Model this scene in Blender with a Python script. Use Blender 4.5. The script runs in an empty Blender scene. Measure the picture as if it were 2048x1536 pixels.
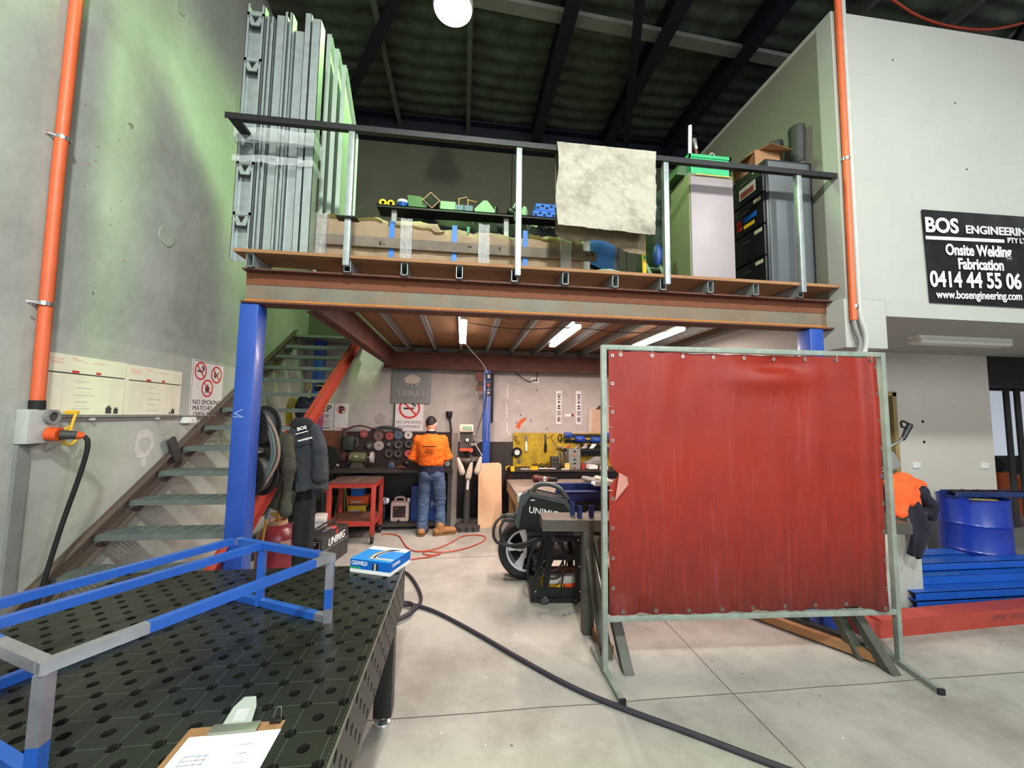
import bpy, bmesh, math, random
from mathutils import Vector, Matrix, noise
SC = bpy.context.scene
COL = SC.collection
R = math.radians
rnd = random.Random(7)

# ------------------------------------------------------------------ camera
cam_d = bpy.data.cameras.new('camera')
cam = bpy.data.objects.new('camera', cam_d)
COL.objects.link(cam)
cam_d.sensor_width = 36.0
cam_d.lens = 786.0 / 2048.0 * 36.0
cam_d.clip_start = 0.02
_xc = Vector((6336, -151, -786)); _yc = Vector((-99, -61, -786)).normalized()
_xc = (_xc - _yc * _xc.dot(_yc)).normalized(); _zc = _xc.cross(_yc)
cam.matrix_world = Matrix((_xc, _yc, _zc)).to_4x4()
cam.location = (0, 0, 1.75)
SC.camera = cam

# ------------------------------------------------------------------ world, lights, exposure
SC.view_settings.view_transform = 'Standard'
SC.view_settings.look = 'None'
SC.view_settings.gamma = 1.0
SC.view_settings.exposure = 0.15
SC.view_settings.use_curve_mapping = False
SC.cycles.use_denoising = True
SC.cycles.max_bounces = 8
SC.cycles.sample_clamp_indirect = 8.0
w = bpy.data.worlds.new('world'); SC.world = w; w.use_nodes = True
w.node_tree.nodes['Background'].inputs[0].default_value = (0.85, 0.93, 1.0, 1)
w.node_tree.nodes['Background'].inputs[1].default_value = 0.5

def lamp(name, kind, loc, power, col, size=0.3, sizey=None, tgt=None, spot=None):
    d = bpy.data.lights.new(name, kind); d.energy = power; d.color = col
    if kind == 'AREA':
        d.size = size
        if sizey: d.shape = 'RECTANGLE'; d.size_y = sizey
    else:
        d.shadow_soft_size = size
    if spot: d.spot_size = R(spot); d.spot_blend = 0.6
    o = bpy.data.objects.new(name, d); COL.objects.link(o); o.location = loc
    if tgt is not None:
        o.rotation_euler = (Vector(tgt) - Vector(loc)).to_track_quat('-Z', 'Y').to_euler()
    return o
GREEN = (0.52, 1.0, 0.32)
lamp('door_daylight', 'AREA', (3.0, -6.3, 4.0), 430, (0.93, 0.97, 1.0), 8.0, 3.4, (0.5, 0, 1.8))
lamp('bay_lamp_front_left', 'SPOT', (0.3, -2.0, 6.1), 1500, (0.93, 1.0, 0.90), 0.2, None, (-0.1, 0.2, 0), 168)
lamp('bay_lamp_front_right', 'SPOT', (4.6, -1.7, 6.2), 520, (0.93, 0.99, 0.95), 0.22, None, (4.4, -0.4, 0), 160)
lamp('bay_lamp_light', 'SPOT', (-0.2, 3.88, 5.93), 460, GREEN, 0.2, None, (-0.2, 3.88, 0), 172)
TUBES = [(-0.02, 4.9), (1.27, 4.9), (2.47, 4.8)]
for _x, _y in TUBES:
    lamp('tube_light', 'AREA', (_x, _y, 2.73), 56, (1.0, 0.79, 0.69), 0.06, 1.2, (_x, _y, 0))
lamp('far_shop_light', 'AREA', (10.5, 3.0, 6.0), 260, (0.95, 0.98, 1.0), 1.5, 1.5, (10.5, 4.0, 0))

# ------------------------------------------------------------------ materials
def lin(c):
    c /= 255.0
    return c / 12.92 if c <= 0.04045 else ((c + 0.055) / 1.055) ** 2.4
def rgb(r, g, b): return (lin(r), lin(g), lin(b), 1)
MATS = {}
def mat(name, col, rough=0.5, metal=0.0, var=0.12, scale=6.0, bump=0.0, bscale=None, dirt=None, dirt_amt=0.0, dirt_scale=2.5, coat=0.0, emit=None, alpha=None, trans=0.0):
    """procedural material: base colour broken up by noise, an optional second dirt colour in blotches, an optional bump"""
    if name in MATS: return MATS[name]
    m = bpy.data.materials.new(name); m.use_nodes = True; MATS[name] = m
    nt = m.node_tree; N = nt.nodes; L = nt.links
    b = N['Principled BSDF']
    b.inputs['Roughness'].default_value = rough
    b.inputs['Metallic'].default_value = metal
    if coat: b.inputs['Coat Weight'].default_value = coat; b.inputs['Coat Roughness'].default_value = 0.15
    if trans: b.inputs['Transmission Weight'].default_value = trans
    if alpha is not None: b.inputs['Alpha'].default_value = alpha
    tc = N.new('ShaderNodeTexCoord')
    n1 = N.new('ShaderNodeTexNoise'); n1.inputs['Scale'].default_value = scale; n1.inputs['Detail'].default_value = 6; n1.inputs['Roughness'].default_value = 0.62
    L.new(tc.outputs['Object'], n1.inputs['Vector'])
    r1 = N.new('ShaderNodeValToRGB'); e = r1.color_ramp.elements
    e[0].position = 0.3; e[1].position = 0.72
    e[0].color = tuple(c * (1 - var) for c in col[:3]) + (1,); e[1].color = tuple(min(1, c * (1 + var)) for c in col[:3]) + (1,)
    L.new(n1.outputs['Fac'], r1.inputs['Fac'])
    out = r1.outputs['Color']
    if dirt is not None:
        n2 = N.new('ShaderNodeTexNoise'); n2.inputs['Scale'].default_value = dirt_scale; n2.inputs['Detail'].default_value = 8; n2.inputs['Roughness'].default_value = 0.7
        L.new(tc.outputs['Object'], n2.inputs['Vector'])
        r2 = N.new('ShaderNodeValToRGB'); r2.color_ramp.elements[0].position = 0.45; r2.color_ramp.elements[1].position = 0.75
        r2.color_ramp.elements[1].color = (dirt_amt,) * 3 + (1,)
        L.new(n2.outputs['Fac'], r2.inputs['Fac'])
        mx = N.new('ShaderNodeMix'); mx.data_type = 'RGBA'
        L.new(r2.outputs['Color'], mx.inputs['Factor']); L.new(out, mx.inputs['A']); mx.inputs['B'].default_value = dirt
        out = mx.outputs['Result']
    L.new(out, b.inputs['Base Color'])
    if bump:
        n3 = N.new('ShaderNodeTexNoise'); n3.inputs['Scale'].default_value = bscale or scale * 4; n3.inputs['Detail'].default_value = 5
        L.new(tc.outputs['Object'], n3.inputs['Vector'])
        bp = N.new('ShaderNodeBump'); bp.inputs['Strength'].default_value = bump; bp.inputs['Distance'].default_value = 0.02
        L.new(n3.outputs['Fac'], bp.inputs['Height']); L.new(bp.outputs['Normal'], b.inputs['Normal'])
    if emit:
        b.inputs['Emission Color'].default_value = emit[0]; b.inputs['Emission Strength'].default_value = emit[1]
    m['out'] = 0
    return m
M = {}
M['concrete_wall'] = mat('concrete_wall', rgb(172, 174, 168), 0.9, 0, 0.13, 1.3, 0.25, 9, rgb(118, 119, 108), 0.6, 0.7)
M['back_wall'] = mat('back_wall', rgb(178, 172, 168), 0.9, 0, 0.12, 1.5, 0.2, 9, rgb(140, 130, 122), 0.7, 1.6)
M['floor'] = mat('floor_concrete', rgb(164, 161, 154), 0.58, 0, 0.16, 1.6, 0.12, 14, rgb(104, 95, 87), 0.8, 1.0)
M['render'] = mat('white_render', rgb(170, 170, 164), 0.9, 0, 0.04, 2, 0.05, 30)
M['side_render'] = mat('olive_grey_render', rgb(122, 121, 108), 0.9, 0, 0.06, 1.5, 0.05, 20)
M['cream_wall'] = mat('cream_wall', rgb(198, 190, 180), 0.9, 0, 0.05, 1.2, 0.03, 20)
M['foil'] = mat('roof_foil', rgb(80, 88, 78), 0.5, 0.25, 0.3, 5, 0.5, 7, rgb(40, 42, 38), 0.8, 3)
M['blue'] = mat('blue_paint', rgb(32, 74, 164), 0.42, 0, 0.12, 8, 0.04, 30, rgb(26, 52, 116), 0.5, 4, coat=0.2)
M['blue_dark'] = mat('dark_blue_paint', rgb(28, 46, 98), 0.45, 0, 0.15, 8)
M['navy'] = mat('navy_steel', rgb(11, 15, 30), 0.6, 0, 0.2, 5)
M['blue_channel'] = mat('blue_channel_paint', rgb(24, 84, 178), 0.4, 0, 0.12, 7, 0.02, 40, coat=0.15)
M['red'] = mat('red_paint', rgb(162, 60, 48), 0.5, 0, 0.12, 7, 0.03, 30, rgb(130, 40, 32), 0.6, 3)
M['red_trolley'] = mat('red_trolley_paint', rgb(168, 52, 40), 0.5, 0, 0.15, 9, 0.03, 30, rgb(96, 34, 28), 0.6, 4)
M['rust'] = mat('rusty_steel', rgb(120, 66, 38), 0.75, 0.1, 0.3, 4, 0.2, 30, rgb(66, 42, 34), 0.8, 3)
M['rust_brown'] = mat('brown_primer', rgb(98, 58, 46), 0.7, 0.1, 0.25, 4, 0.15, 30, rgb(58, 42, 38), 0.8, 3)
M['galv'] = mat('galvanised_steel', rgb(164, 172, 172), 0.42, 0.55, 0.14, 14, 0.03, 40, rgb(140, 150, 150), 0.6, 9)
M['galv_pale'] = mat('pale_galvanised_panel', rgb(176, 190, 178), 0.5, 0.35, 0.1, 6)
M['grey_tube'] = mat('grey_green_painted_tube', rgb(142, 152, 142), 0.55, 0.2, 0.14, 10, 0.05, 50, rgb(100, 106, 98), 0.6, 8)
M['tread'] = mat('tread_galvanised', rgb(118, 126, 122), 0.55, 0.4, 0.2, 8, 0.05, 40)
M['black_steel'] = mat('black_steel', rgb(26, 27, 28), 0.5, 0.3, 0.3, 7, 0.05, 30)
M['black'] = mat('black_plastic', rgb(20, 20, 21), 0.42, 0, 0.25, 10)
M['black_gloss'] = mat('black_satin_panel', rgb(30, 31, 34), 0.35, 0, 0.2, 4)
M['darkgrey'] = mat('dark_grey', rgb(58, 58, 58), 0.6, 0, 0.2, 8)
M['dark_board'] = mat('dark_brown_board', rgb(46, 36, 34), 0.8, 0, 0.25, 4, 0.05, 20)
M['dark_bench'] = mat('dark_bench', rgb(58, 50, 46), 0.6, 0.1, 0.3, 6, 0.1, 20)
M['grey'] = mat('mid_grey', rgb(128, 128, 126), 0.6, 0, 0.12, 8)
M['lightgrey'] = mat('light_grey', rgb(178, 178, 174), 0.6, 0, 0.08, 8)
M['white'] = mat('white_plastic', rgb(226, 226, 222), 0.5, 0, 0.04, 8)
M['paper'] = mat('white_paper', rgb(232, 232, 232), 0.8, 0, 0.03, 6)
M['poster'] = mat('cream_poster', rgb(222, 218, 198), 0.55, 0, 0.05, 5)
M['orange_pipe'] = mat('orange_pvc', rgb(214, 98, 56), 0.5, 0, 0.1, 10, 0.02, 60)
M['orange'] = mat('orange_plastic', rgb(220, 84, 34), 0.5, 0, 0.1, 10)
M['orange_shirt'] = mat('orange_hivis_cotton', rgb(238, 108, 20), 0.85, 0, 0.1, 9, 0.2, 60)
M['hivis'] = mat('orange_hivis_fleece', rgb(246, 96, 44), 0.9, 0, 0.06, 8, 0.1, 60)
M['jeans'] = mat('blue_denim', rgb(66, 86, 116), 0.9, 0, 0.3, 7, 0.3, 40, rgb(40, 54, 78), 0.6, 5)
M['navy_cloth'] = mat('navy_cloth', rgb(26, 30, 56), 0.9, 0, 0.2, 8)
M['skin'] = mat('skin', rgb(214, 160, 138), 0.55, 0, 0.06, 9)
M['hair'] = mat('dark_hair', rgb(22, 17, 16), 0.6, 0, 0.3, 40, 0.4, 120)
M['boot'] = mat('tan_leather_boot', rgb(150, 104, 62), 0.75, 0, 0.2, 12, 0.15, 40)
M['sole'] = mat('tan_boot_sole', rgb(110, 78, 50), 0.8, 0, 0.1, 8)
M['rubber'] = mat('black_rubber', rgb(18, 18, 19), 0.7, 0, 0.2, 8, 0.1, 40)
M['gumboot'] = mat('old_rubber_boot', rgb(46, 48, 46), 0.65, 0, 0.25, 8, 0.1, 30)
M['chrome'] = mat('bright_steel', rgb(215, 215, 216), 0.22, 0.9, 0.08, 10)
M['alloy'] = mat('alloy_silver', rgb(206, 206, 212), 0.3, 0.75, 0.06, 6)
M['steel'] = mat('bare_steel', rgb(150, 146, 140), 0.35, 0.8, 0.15, 12)
M['bench_steel'] = mat('mill_scale_steel', rgb(94, 90, 83), 0.5, 0.5, 0.2, 5, 0.05, 20, rgb(64, 56, 50), 0.7, 3)
M['leg_steel'] = mat('grey_steel_leg', rgb(80, 82, 73), 0.55, 0.3, 0.2, 6, 0.05, 20, rgb(60, 58, 52), 0.7, 5)
M['brass'] = mat('brass', rgb(200, 160, 80), 0.35, 0.8, 0.15, 15)
M['maroon'] = mat('maroon_cylinder_paint', rgb(122, 28, 44), 0.38, 0, 0.15, 6, 0.03, 30, rgb(92, 62, 58), 0.5, 4, coat=0.2)
M['kraft'] = mat('kraft_paper', rgb(152, 130, 106), 0.85, 0, 0.14, 5, 0.3, 12)
M['cardboard'] = mat('brown_cardboard', rgb(150, 108, 74), 0.85, 0, 0.12, 6)
M['timber_grey'] = mat('weathered_timber', rgb(120, 108, 98), 0.85, 0, 0.22, 3, 0.15, 20, rgb(82, 72, 64), 0.7, 5)
M['timber'] = mat('timber', rgb(150, 116, 80), 0.75, 0, 0.2, 4, 0.1, 20)
M['ply'] = mat('pale_plywood', rgb(216, 176, 142), 0.7, 0, 0.06, 3, 0.03, 20)
M['deck_ply'] = mat('flooring_board', rgb(150, 108, 74), 0.8, 0, 0.16, 2.5, 0.05, 20)
M['tape_blue'] = mat('blue_tape', rgb(30, 110, 200), 0.5, 0, 0.08, 8)
M['yellow'] = mat('yellow_plastic', rgb(226, 180, 30), 0.5, 0, 0.1, 10)
M['yellow_board'] = mat('yellow_pegboard_paint', rgb(176, 150, 28), 0.65, 0, 0.2, 6, 0.04, 30, rgb(112, 92, 24), 0.8, 5)
M['green_box'] = mat('green_toolbox_paint', rgb(40, 168, 108), 0.45, 0, 0.1, 8)
M['green_pale'] = mat('pale_green_paint', rgb(120, 146, 122), 0.6, 0, 0.1, 8)
M['green_dark'] = mat('dark_green_cloth', rgb(36, 48, 40), 0.85, 0, 0.3, 6, 0.3, 14)
M['green_mid'] = mat('green_enamel', rgb(58, 86, 50), 0.5, 0, 0.12, 8)
M['blue_bin'] = mat('blue_bin_plastic', rgb(36, 92, 210), 0.45, 0, 0.1, 8)
M['blue_case'] = mat('blue_case_plastic', rgb(24, 62, 130), 0.5, 0, 0.12, 8)
M['lilac'] = mat('lilac_grey_steel_panel', rgb(158, 146, 150), 0.45, 0.1, 0.05, 4)
M['olive_side'] = mat('olive_grey_steel', rgb(112, 112, 88), 0.5, 0.1, 0.08, 4)
M['charcoal_cloth'] = mat('charcoal_fleece', rgb(50, 52, 58), 0.95, 0, 0.18, 8, 0.3, 40)
M['olive_cloth'] = mat('worn_olive_black_cloth', rgb(54, 52, 46), 0.95, 0, 0.3, 6, 0.3, 30, rgb(78, 74, 52), 0.6, 4)
M['black_cloth'] = mat('black_cloth', rgb(26, 26, 30), 0.95, 0, 0.25, 8, 0.2, 40)
M['jerry'] = mat('milky_jerrycan', rgb(190, 168, 160), 0.5, 0, 0.06, 6)
M['tube_glow'] = mat('lit_tube', (1, 0.9, 0.85, 1), 0.4, emit=((1.0, 0.88, 0.82, 1), 9.0))
M['bay_glow'] = mat('lit_bay_lens', (0.9, 1, 0.8, 1), 0.4, emit=((0.82, 1.0, 0.62, 1), 7.0))
M['tube_off'] = mat('unlit_diffuser', rgb(214, 212, 206), 0.5, 0, 0.03, 8)
M['bottle'] = mat('dirty_white_plastic', rgb(196, 184, 170), 0.55, 0, 0.15, 12, dirt=rgb(120, 96, 76), dirt_amt=0.6, dirt_scale=14)
M['red_cord'] = mat('orange_red_cord', rgb(176, 62, 38), 0.55, 0, 0.1, 10)
M['vinyl_black'] = mat('black_banner_vinyl', rgb(42, 40, 44), 0.5, 0, 0.2, 2.5, 0.1, 5)
M['sky_blue'] = mat('sky_blue_print', rgb(28, 140, 224), 0.4, 0, 0.04, 8)
M['mid_blue'] = mat('mid_blue_print', rgb(16, 96, 184), 0.4, 0, 0.04, 8)
M['red_ink'] = mat('red_ink', rgb(200, 44, 44), 0.6, 0, 0.05, 10)
M['black_ink'] = mat('black_ink', rgb(26, 26, 28), 0.6, 0, 0.05, 10)
M['grey_ink'] = mat('grey_ink', rgb(150, 148, 142), 0.7, 0, 0.05, 10)
M['green_ink'] = mat('green_ink', rgb(40, 150, 90), 0.6, 0, 0.05, 10)
M['sign_white'] = mat('white_sign_enamel', rgb(216, 212, 212), 0.45, 0, 0.05, 6)
M['print_white'] = mat('white_print', rgb(228, 228, 228), 0.6, 0, 0.03, 8)
M['hole_black'] = mat('dark_hollow', rgb(12, 12, 12), 0.9, 0, 0.1, 8)

def flecks(m, scale, thr, col):
    """small specks of dropped paint and grit in a floor's own colour"""
    nt = m.node_tree; N = nt.nodes; L = nt.links; b = N['Principled BSDF']; old = b.inputs['Base Color'].links[0].from_socket
    tc = N.new('ShaderNodeTexCoord'); n = N.new('ShaderNodeTexNoise'); n.inputs['Scale'].default_value = scale; n.inputs['Detail'].default_value = 3
    L.new(tc.outputs['Object'], n.inputs['Vector']); g = N.new('ShaderNodeMath'); g.operation = 'GREATER_THAN'; g.inputs[1].default_value = thr; L.new(n.outputs['Fac'], g.inputs[0])
    mx = N.new('ShaderNodeMix'); mx.data_type = 'RGBA'; L.new(g.outputs[0], mx.inputs['Factor']); L.new(old, mx.inputs['A']); mx.inputs['B'].default_value = col
    L.new(mx.outputs['Result'], b.inputs['Base Color'])
flecks(M['floor'], 26, 0.735, rgb(214, 212, 206)); flecks(M['floor'], 19, 0.745, rgb(92, 86, 80)); flecks(M['concrete_wall'], 8, 0.76, rgb(120, 118, 110))

# ------------------------------------------------------------------ mesh builder
class G:
    def __init__(s): s.bm = bmesh.new(); s.mi = 0
    def _tag(s, faces):
        for f in faces: f.material_index = s.mi
    def box(s, c, size, rot=None, bev=0.0):
        r = bmesh.ops.create_cube(s.bm, size=1.0)
        vs = r['verts']
        mt = Matrix.Translation(c) @ (rot.to_4x4() if rot is not None else Matrix.Identity(4)) @ Matrix.Diagonal((size[0], size[1], size[2], 1))
        bmesh.ops.transform(s.bm, matrix=mt, verts=vs)
        fs = set(f for v in vs for f in v.link_faces); s._tag(fs)
        if bev:
            es = set(e for v in vs for e in v.link_edges)
            r = bmesh.ops.bevel(s.bm, geom=list(es), offset=bev, segments=2, affect='EDGES', profile=0.6)
            s._tag(r['faces'])
        return s
    def b(s, x0, x1, y0, y1, z0, z1, bev=0.0):
        return s.box(((x0 + x1) / 2, (y0 + y1) / 2, (z0 + z1) / 2), (abs(x1 - x0), abs(y1 - y0), abs(z1 - z0)), None, bev)
    def beam(s, p, q, wx, wy, up=(0, 0, 1), bev=0.0):
        """bar of section wx (sideways) by wy (upwards) from p to q"""
        p = Vector(p); q = Vector(q); d = q - p; L = d.length; d.normalize()
        u = Vector(up); sx = d.cross(u)
        if sx.length < 1e-4: sx = d.cross(Vector((0, 1, 0)))
        sx.normalize(); uz = sx.cross(d)
        rot = Matrix((sx, d, uz)).transposed()
        return s.box((p + q) / 2, (wx, L, wy), rot, bev)
    def cyl(s, p, q, r, r2=None, seg=16, caps=True):
        p = Vector(p); q = Vector(q); d = q - p
        res = bmesh.ops.create_cone(s.bm, cap_ends=caps, segments=seg, radius1=r, radius2=r if r2 is None else r2, depth=d.length)
        mt = Matrix.Translation((p + q) / 2) @ d.to_track_quat('Z', 'Y').to_matrix().to_4x4()
        bmesh.ops.transform(s.bm, matrix=mt, verts=res['verts'])
        s._tag(set(f for v in res['verts'] for f in v.link_faces)); return s
    def ball(s, c, r, sc=(1, 1, 1), seg=14, rot=None):
        res = bmesh.ops.create_uvsphere(s.bm, u_segments=seg, v_segments=max(6, seg // 2 + 1), radius=r)
        mt = Matrix.Translation(c) @ (rot.to_4x4() if rot is not None else Matrix.Identity(4)) @ Matrix.Diagonal((sc[0], sc[1], sc[2], 1))
        bmesh.ops.transform(s.bm, matrix=mt, verts=res['verts'])
        s._tag(set(f for v in res['verts'] for f in v.link_faces)); return s
    def tube(s, pts, r, seg=8, closed=False, smooth=0, radii=None):
        pts = [Vector(p) for p in pts]
        for _ in range(smooth):
            n = len(pts); new = []
            rng = range(n) if closed else range(n - 1)
            if not closed: new.append(pts[0])
            for i in rng:
                a = pts[i]; c = pts[(i + 1) % n]
                new.append(a * 0.75 + c * 0.25); new.append(a * 0.25 + c * 0.75)
            if not closed: new.append(pts[-1])
            pts = new
        n = len(pts); rings = []; prev = None
        for i, p in enumerate(pts):
            if closed: t = pts[(i + 1) % n] - pts[i - 1]
            else: t = pts[min(i + 1, n - 1)] - pts[max(i - 1, 0)]
            if t.length < 1e-9: t = Vector((0, 0, 1))
            t.normalize()
            if prev is None:
                a = t.orthogonal().normalized()
            else:
                a = prev - t * prev.dot(t)
                a = a.normalized() if a.length > 1e-6 else t.orthogonal().normalized()
            prev = a; bb = t.cross(a)
            rr = r if radii is None else radii[min(len(radii) - 1, int(round(i * (len(radii) - 1) / max(1, n - 1))))]
            rings.append([s.bm.verts.new(p + (a * math.cos(2 * math.pi * k / seg) + bb * math.sin(2 * math.pi * k / seg)) * rr) for k in range(seg)])
        fs = []
        for i in range(n if closed else n - 1):
            A = rings[i]; B = rings[(i + 1) % n]
            for k in range(seg): fs.append(s.bm.faces.new((A[k], A[(k + 1) % seg], B[(k + 1) % seg], B[k])))
        if not closed:
            fs.append(s.bm.faces.new(rings[0][::-1])); fs.append(s.bm.faces.new(rings[-1]))
        s._tag(fs); return s
    def loft(s, rings, caps=True, closed=True):
        vs = [[s.bm.verts.new(p) for p in ring] for ring in rings]; fs = []
        for A, B in zip(vs, vs[1:]):
            n = len(A)
            for k in range(n if closed else n - 1): fs.append(s.bm.faces.new((A[k], A[(k + 1) % n], B[(k + 1) % n], B[k])))
        if caps and closed: fs.append(s.bm.faces.new(vs[0][::-1])); fs.append(s.bm.faces.new(vs[-1]))
        s._tag(fs); return s
    def lathe(s, prof, c=(0, 0, 0), axis='Z', seg=24, closed=False):
        """prof: list of (radius, height)"""
        c = Vector(c)
        def P(r, h, a):
            x, y = r * math.cos(a), r * math.sin(a)
            if axis == 'Z': return c + Vector((x, y, h))
            if axis == 'Y': return c + Vector((x, h, y))
            return c + Vector((h, x, y))
        rings = [[s.bm.verts.new(P(r, h, 2 * math.pi * k / seg)) for k in range(seg)] for r, h in prof]
        fs = []
        n = len(rings)
        for i in range(n if closed else n - 1):
            A = rings[i]; B = rings[(i + 1) % n]
            for k in range(seg): fs.append(s.bm.faces.new((A[k], A[(k + 1) % seg], B[(k + 1) % seg], B[k])))
        if not closed:
            if prof[0][0] > 1e-5: fs.append(s.bm.faces.new(rings[0][::-1]))
            if prof[-1][0] > 1e-5: fs.append(s.bm.faces.new(rings[-1]))
        s._tag(fs); return s
    def prism(s, poly, vec):
        """poly: list of 3-D points of one face, pushed along vec"""
        vec = Vector(vec)
        A = [s.bm.verts.new(Vector(p)) for p in poly]; B = [s.bm.verts.new(Vector(p) + vec) for p in poly]
        fs = [s.bm.faces.new(A), s.bm.faces.new(B[::-1])]
        n = len(A)
        for k in range(n): fs.append(s.bm.faces.new((A[k], B[k], B[(k + 1) % n], A[(k + 1) % n])))
        s._tag(fs); return s
    def quad(s, *p):
        f = s.bm.faces.new([s.bm.verts.new(Vector(q)) for q in p]); s._tag([f]); return s
    def xf(s, mt):
        bmesh.ops.transform(s.bm, matrix=mt, verts=s.bm.verts); return s
    def merge(s, o, mt=None):
        me = bpy.data.meshes.new('tmp'); o.bm.to_mesh(me)
        if mt is not None: me.transform(mt)
        s.bm.from_mesh(me); bpy.data.meshes.remove(me); return s
    def mesh(s, name, smooth=None):
        bmesh.ops.recalc_face_normals(s.bm, faces=s.bm.faces)
        me = bpy.data.meshes.new(name); s.bm.to_mesh(me); s.bm.free()
        if smooth is not None:
            me.polygons.foreach_set('use_smooth', [True] * len(me.polygons))
            me.set_sharp_from_angle(angle=R(smooth))
        return me
    def build(s, name, m, parent=None, smooth=35, local=False):
        """link as ONE object; coordinates are world coordinates unless local"""
        me = s.mesh(name, smooth)
        for mm in (m if isinstance(m, (list, tuple)) else [m]): me.materials.append(mm)
        return place(me, name, parent, local)
ROOT = {}
def place(me, name, parent=None, local=False):
    o = bpy.data.objects.new(name, me); COL.objects.link(o)
    if parent is not None:
        mt = Matrix(ROOT[parent.name]) if parent.name in ROOT else Matrix.Identity(4)
        if not local: me.transform(mt.inverted())
        o.parent = parent; ROOT[o.name] = mt
    else:
        if not local:
            xs = [v.co for v in me.vertices]
            lo = Vector((min(v.x for v in xs), min(v.y for v in xs), min(v.z for v in xs))); hi = Vector((max(v.x for v in xs), max(v.y for v in xs), max(v.z for v in xs)))
            c = Vector(((lo.x + hi.x) / 2, (lo.y + hi.y) / 2, lo.z))
            me.transform(Matrix.Translation(-c)); o.location = c
            ROOT[o.name] = Matrix.Translation(c)
        else: ROOT[o.name] = Matrix.Identity(4)
    return o
def tag(o, label, cat, group=None, kind=None):
    o['label'] = label; o['category'] = cat
    if group: o['group'] = group
    if kind: o['kind'] = kind
    return o
def struct(o, label=None):
    o['kind'] = 'structure'
    if label: o['label'] = label
    return o
def thing(name, label, cat, loc=(0, 0, 0), rz=0.0, group=None):
    o = bpy.data.objects.new(name, None); COL.objects.link(o); o.empty_display_size = 0.1
    o.location = loc; o.rotation_euler = (0, 0, rz)
    ROOT[o.name] = Matrix.Translation(loc) @ Matrix.Rotation(rz, 4, 'Z')
    return tag(o, label, cat, group)
def lab(o, text): o['label'] = text; return o
def kids(o): return [c for c in bpy.data.objects if c.parent == o]
def dup(src, loc, rz=0.0, label=None, group=None, children=None):
    """copy of a thing with copies of its parts and sub-parts"""
    r = src.copy(); COL.objects.link(r); r.location = loc; r.rotation_euler = (0, 0, rz)
    if label: r['label'] = label
    if group: r['group'] = group
    def rec(a, bb):
        for ch in kids(a):
            c = ch.copy(); COL.objects.link(c); c.parent = bb
            if ch is not a: rec(ch, c)
    rec(src, r)
    return r
def text_mesh(txt, size, depth=0.0015, align='CENTER', bold=0.0, space=1.0, shear=0.0, xs=1.0):
    cu = bpy.data.curves.new('lettering', 'FONT'); cu.body = txt; cu.size = size; cu.extrude = depth; cu.align_x = align; cu.align_y = 'CENTER'
    cu.offset = bold; cu.space_character = space; cu.shear = shear; cu.resolution_u = 6 if size > 0.08 else 3
    o = bpy.data.objects.new('lettering', cu); COL.objects.link(o)
    dg = bpy.context.evaluated_depsgraph_get()
    me = bpy.data.meshes.new_from_object(o.evaluated_get(dg))
    bpy.data.objects.remove(o); bpy.data.curves.remove(cu)
    me.transform(Matrix.Diagonal((xs, 1, 1, 1)))
    return me
def text(name, txt, size, origin, xdir, ydir, m, parent, **k):
    me = text_mesh(txt, size, **k)
    x = Vector(xdir).normalized(); y = Vector(ydir).normalized(); z = x.cross(y)
    mt = Matrix((x, y, z)).transposed().to_4x4(); mt.translation = Vector(origin)
    me.transform(mt); me.materials.clear(); me.materials.append(m)
    return place(me, name, parent)
def remesh(g, name, m, parent=None, voxel=0.012, smooth_it=6, disp=None, local=False):
    """fuse overlapping shapes into one continuous skin"""
    me = g.mesh('tmp')
    o = bpy.data.objects.new('tmp', me); COL.objects.link(o)
    md = o.modifiers.new('r', 'REMESH'); md.mode = 'VOXEL'; md.voxel_size = voxel
    if smooth_it:
        sm = o.modifiers.new('s', 'SMOOTH'); sm.iterations = smooth_it; sm.factor = 0.5
    dg = bpy.context.evaluated_depsgraph_get(); dg.update()
    out = bpy.data.meshes.new_from_object(o.evaluated_get(dg)); out.name = name
    bpy.data.objects.remove(o); bpy.data.meshes.remove(me)
    if disp:
        ns = [v.normal.copy() for v in out.vertices]
        for v, nn in zip(out.vertices, ns): v.co += nn * disp(v.co)
    out.polygons.foreach_set('use_smooth', [True] * len(out.polygons))
    out.materials.clear(); out.materials.append(m)
    return place(out, name, parent, local)
def ell(c, rx, ry, n=14, tilt=None, z=0):
    """ellipse ring in a plane"""
    c = Vector(c); out = []
    for k in range(n):
        a = 2 * math.pi * k / n
        p = Vector((rx * math.cos(a), ry * math.sin(a), 0))
        if tilt is not None: p = tilt @ p
        out.append(c + p)
    return out
def limb(g, pts, rads, n=12):
    """tapered round limb through joints"""
    pts = [Vector(p) for p in pts]
    rings = []
    for i, p in enumerate(pts):
        t = (pts[min(i + 1, len(pts) - 1)] - pts[max(i - 1, 0)]).normalized()
        q = t.to_track_quat('Z', 'Y').to_matrix()
        r = rads[i]
        rx, ry = (r if isinstance(r, tuple) else (r, r))
        rings.append(ell(p, rx, ry, n, q))
    g.loft(rings)
    g.ball(pts[0], max(rads[0]) if isinstance(rads[0], tuple) else rads[0], seg=10)
    g.ball(pts[-1], max(rads[-1]) if isinstance(rads[-1], tuple) else rads[-1], seg=10)
    return g
def fbm(p, s, seed=0.0):
    return noise.fractal(Vector(p) * s + Vector((seed, seed * 1.7, seed * 0.3)), 1.0, 2.0, 4)
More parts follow.
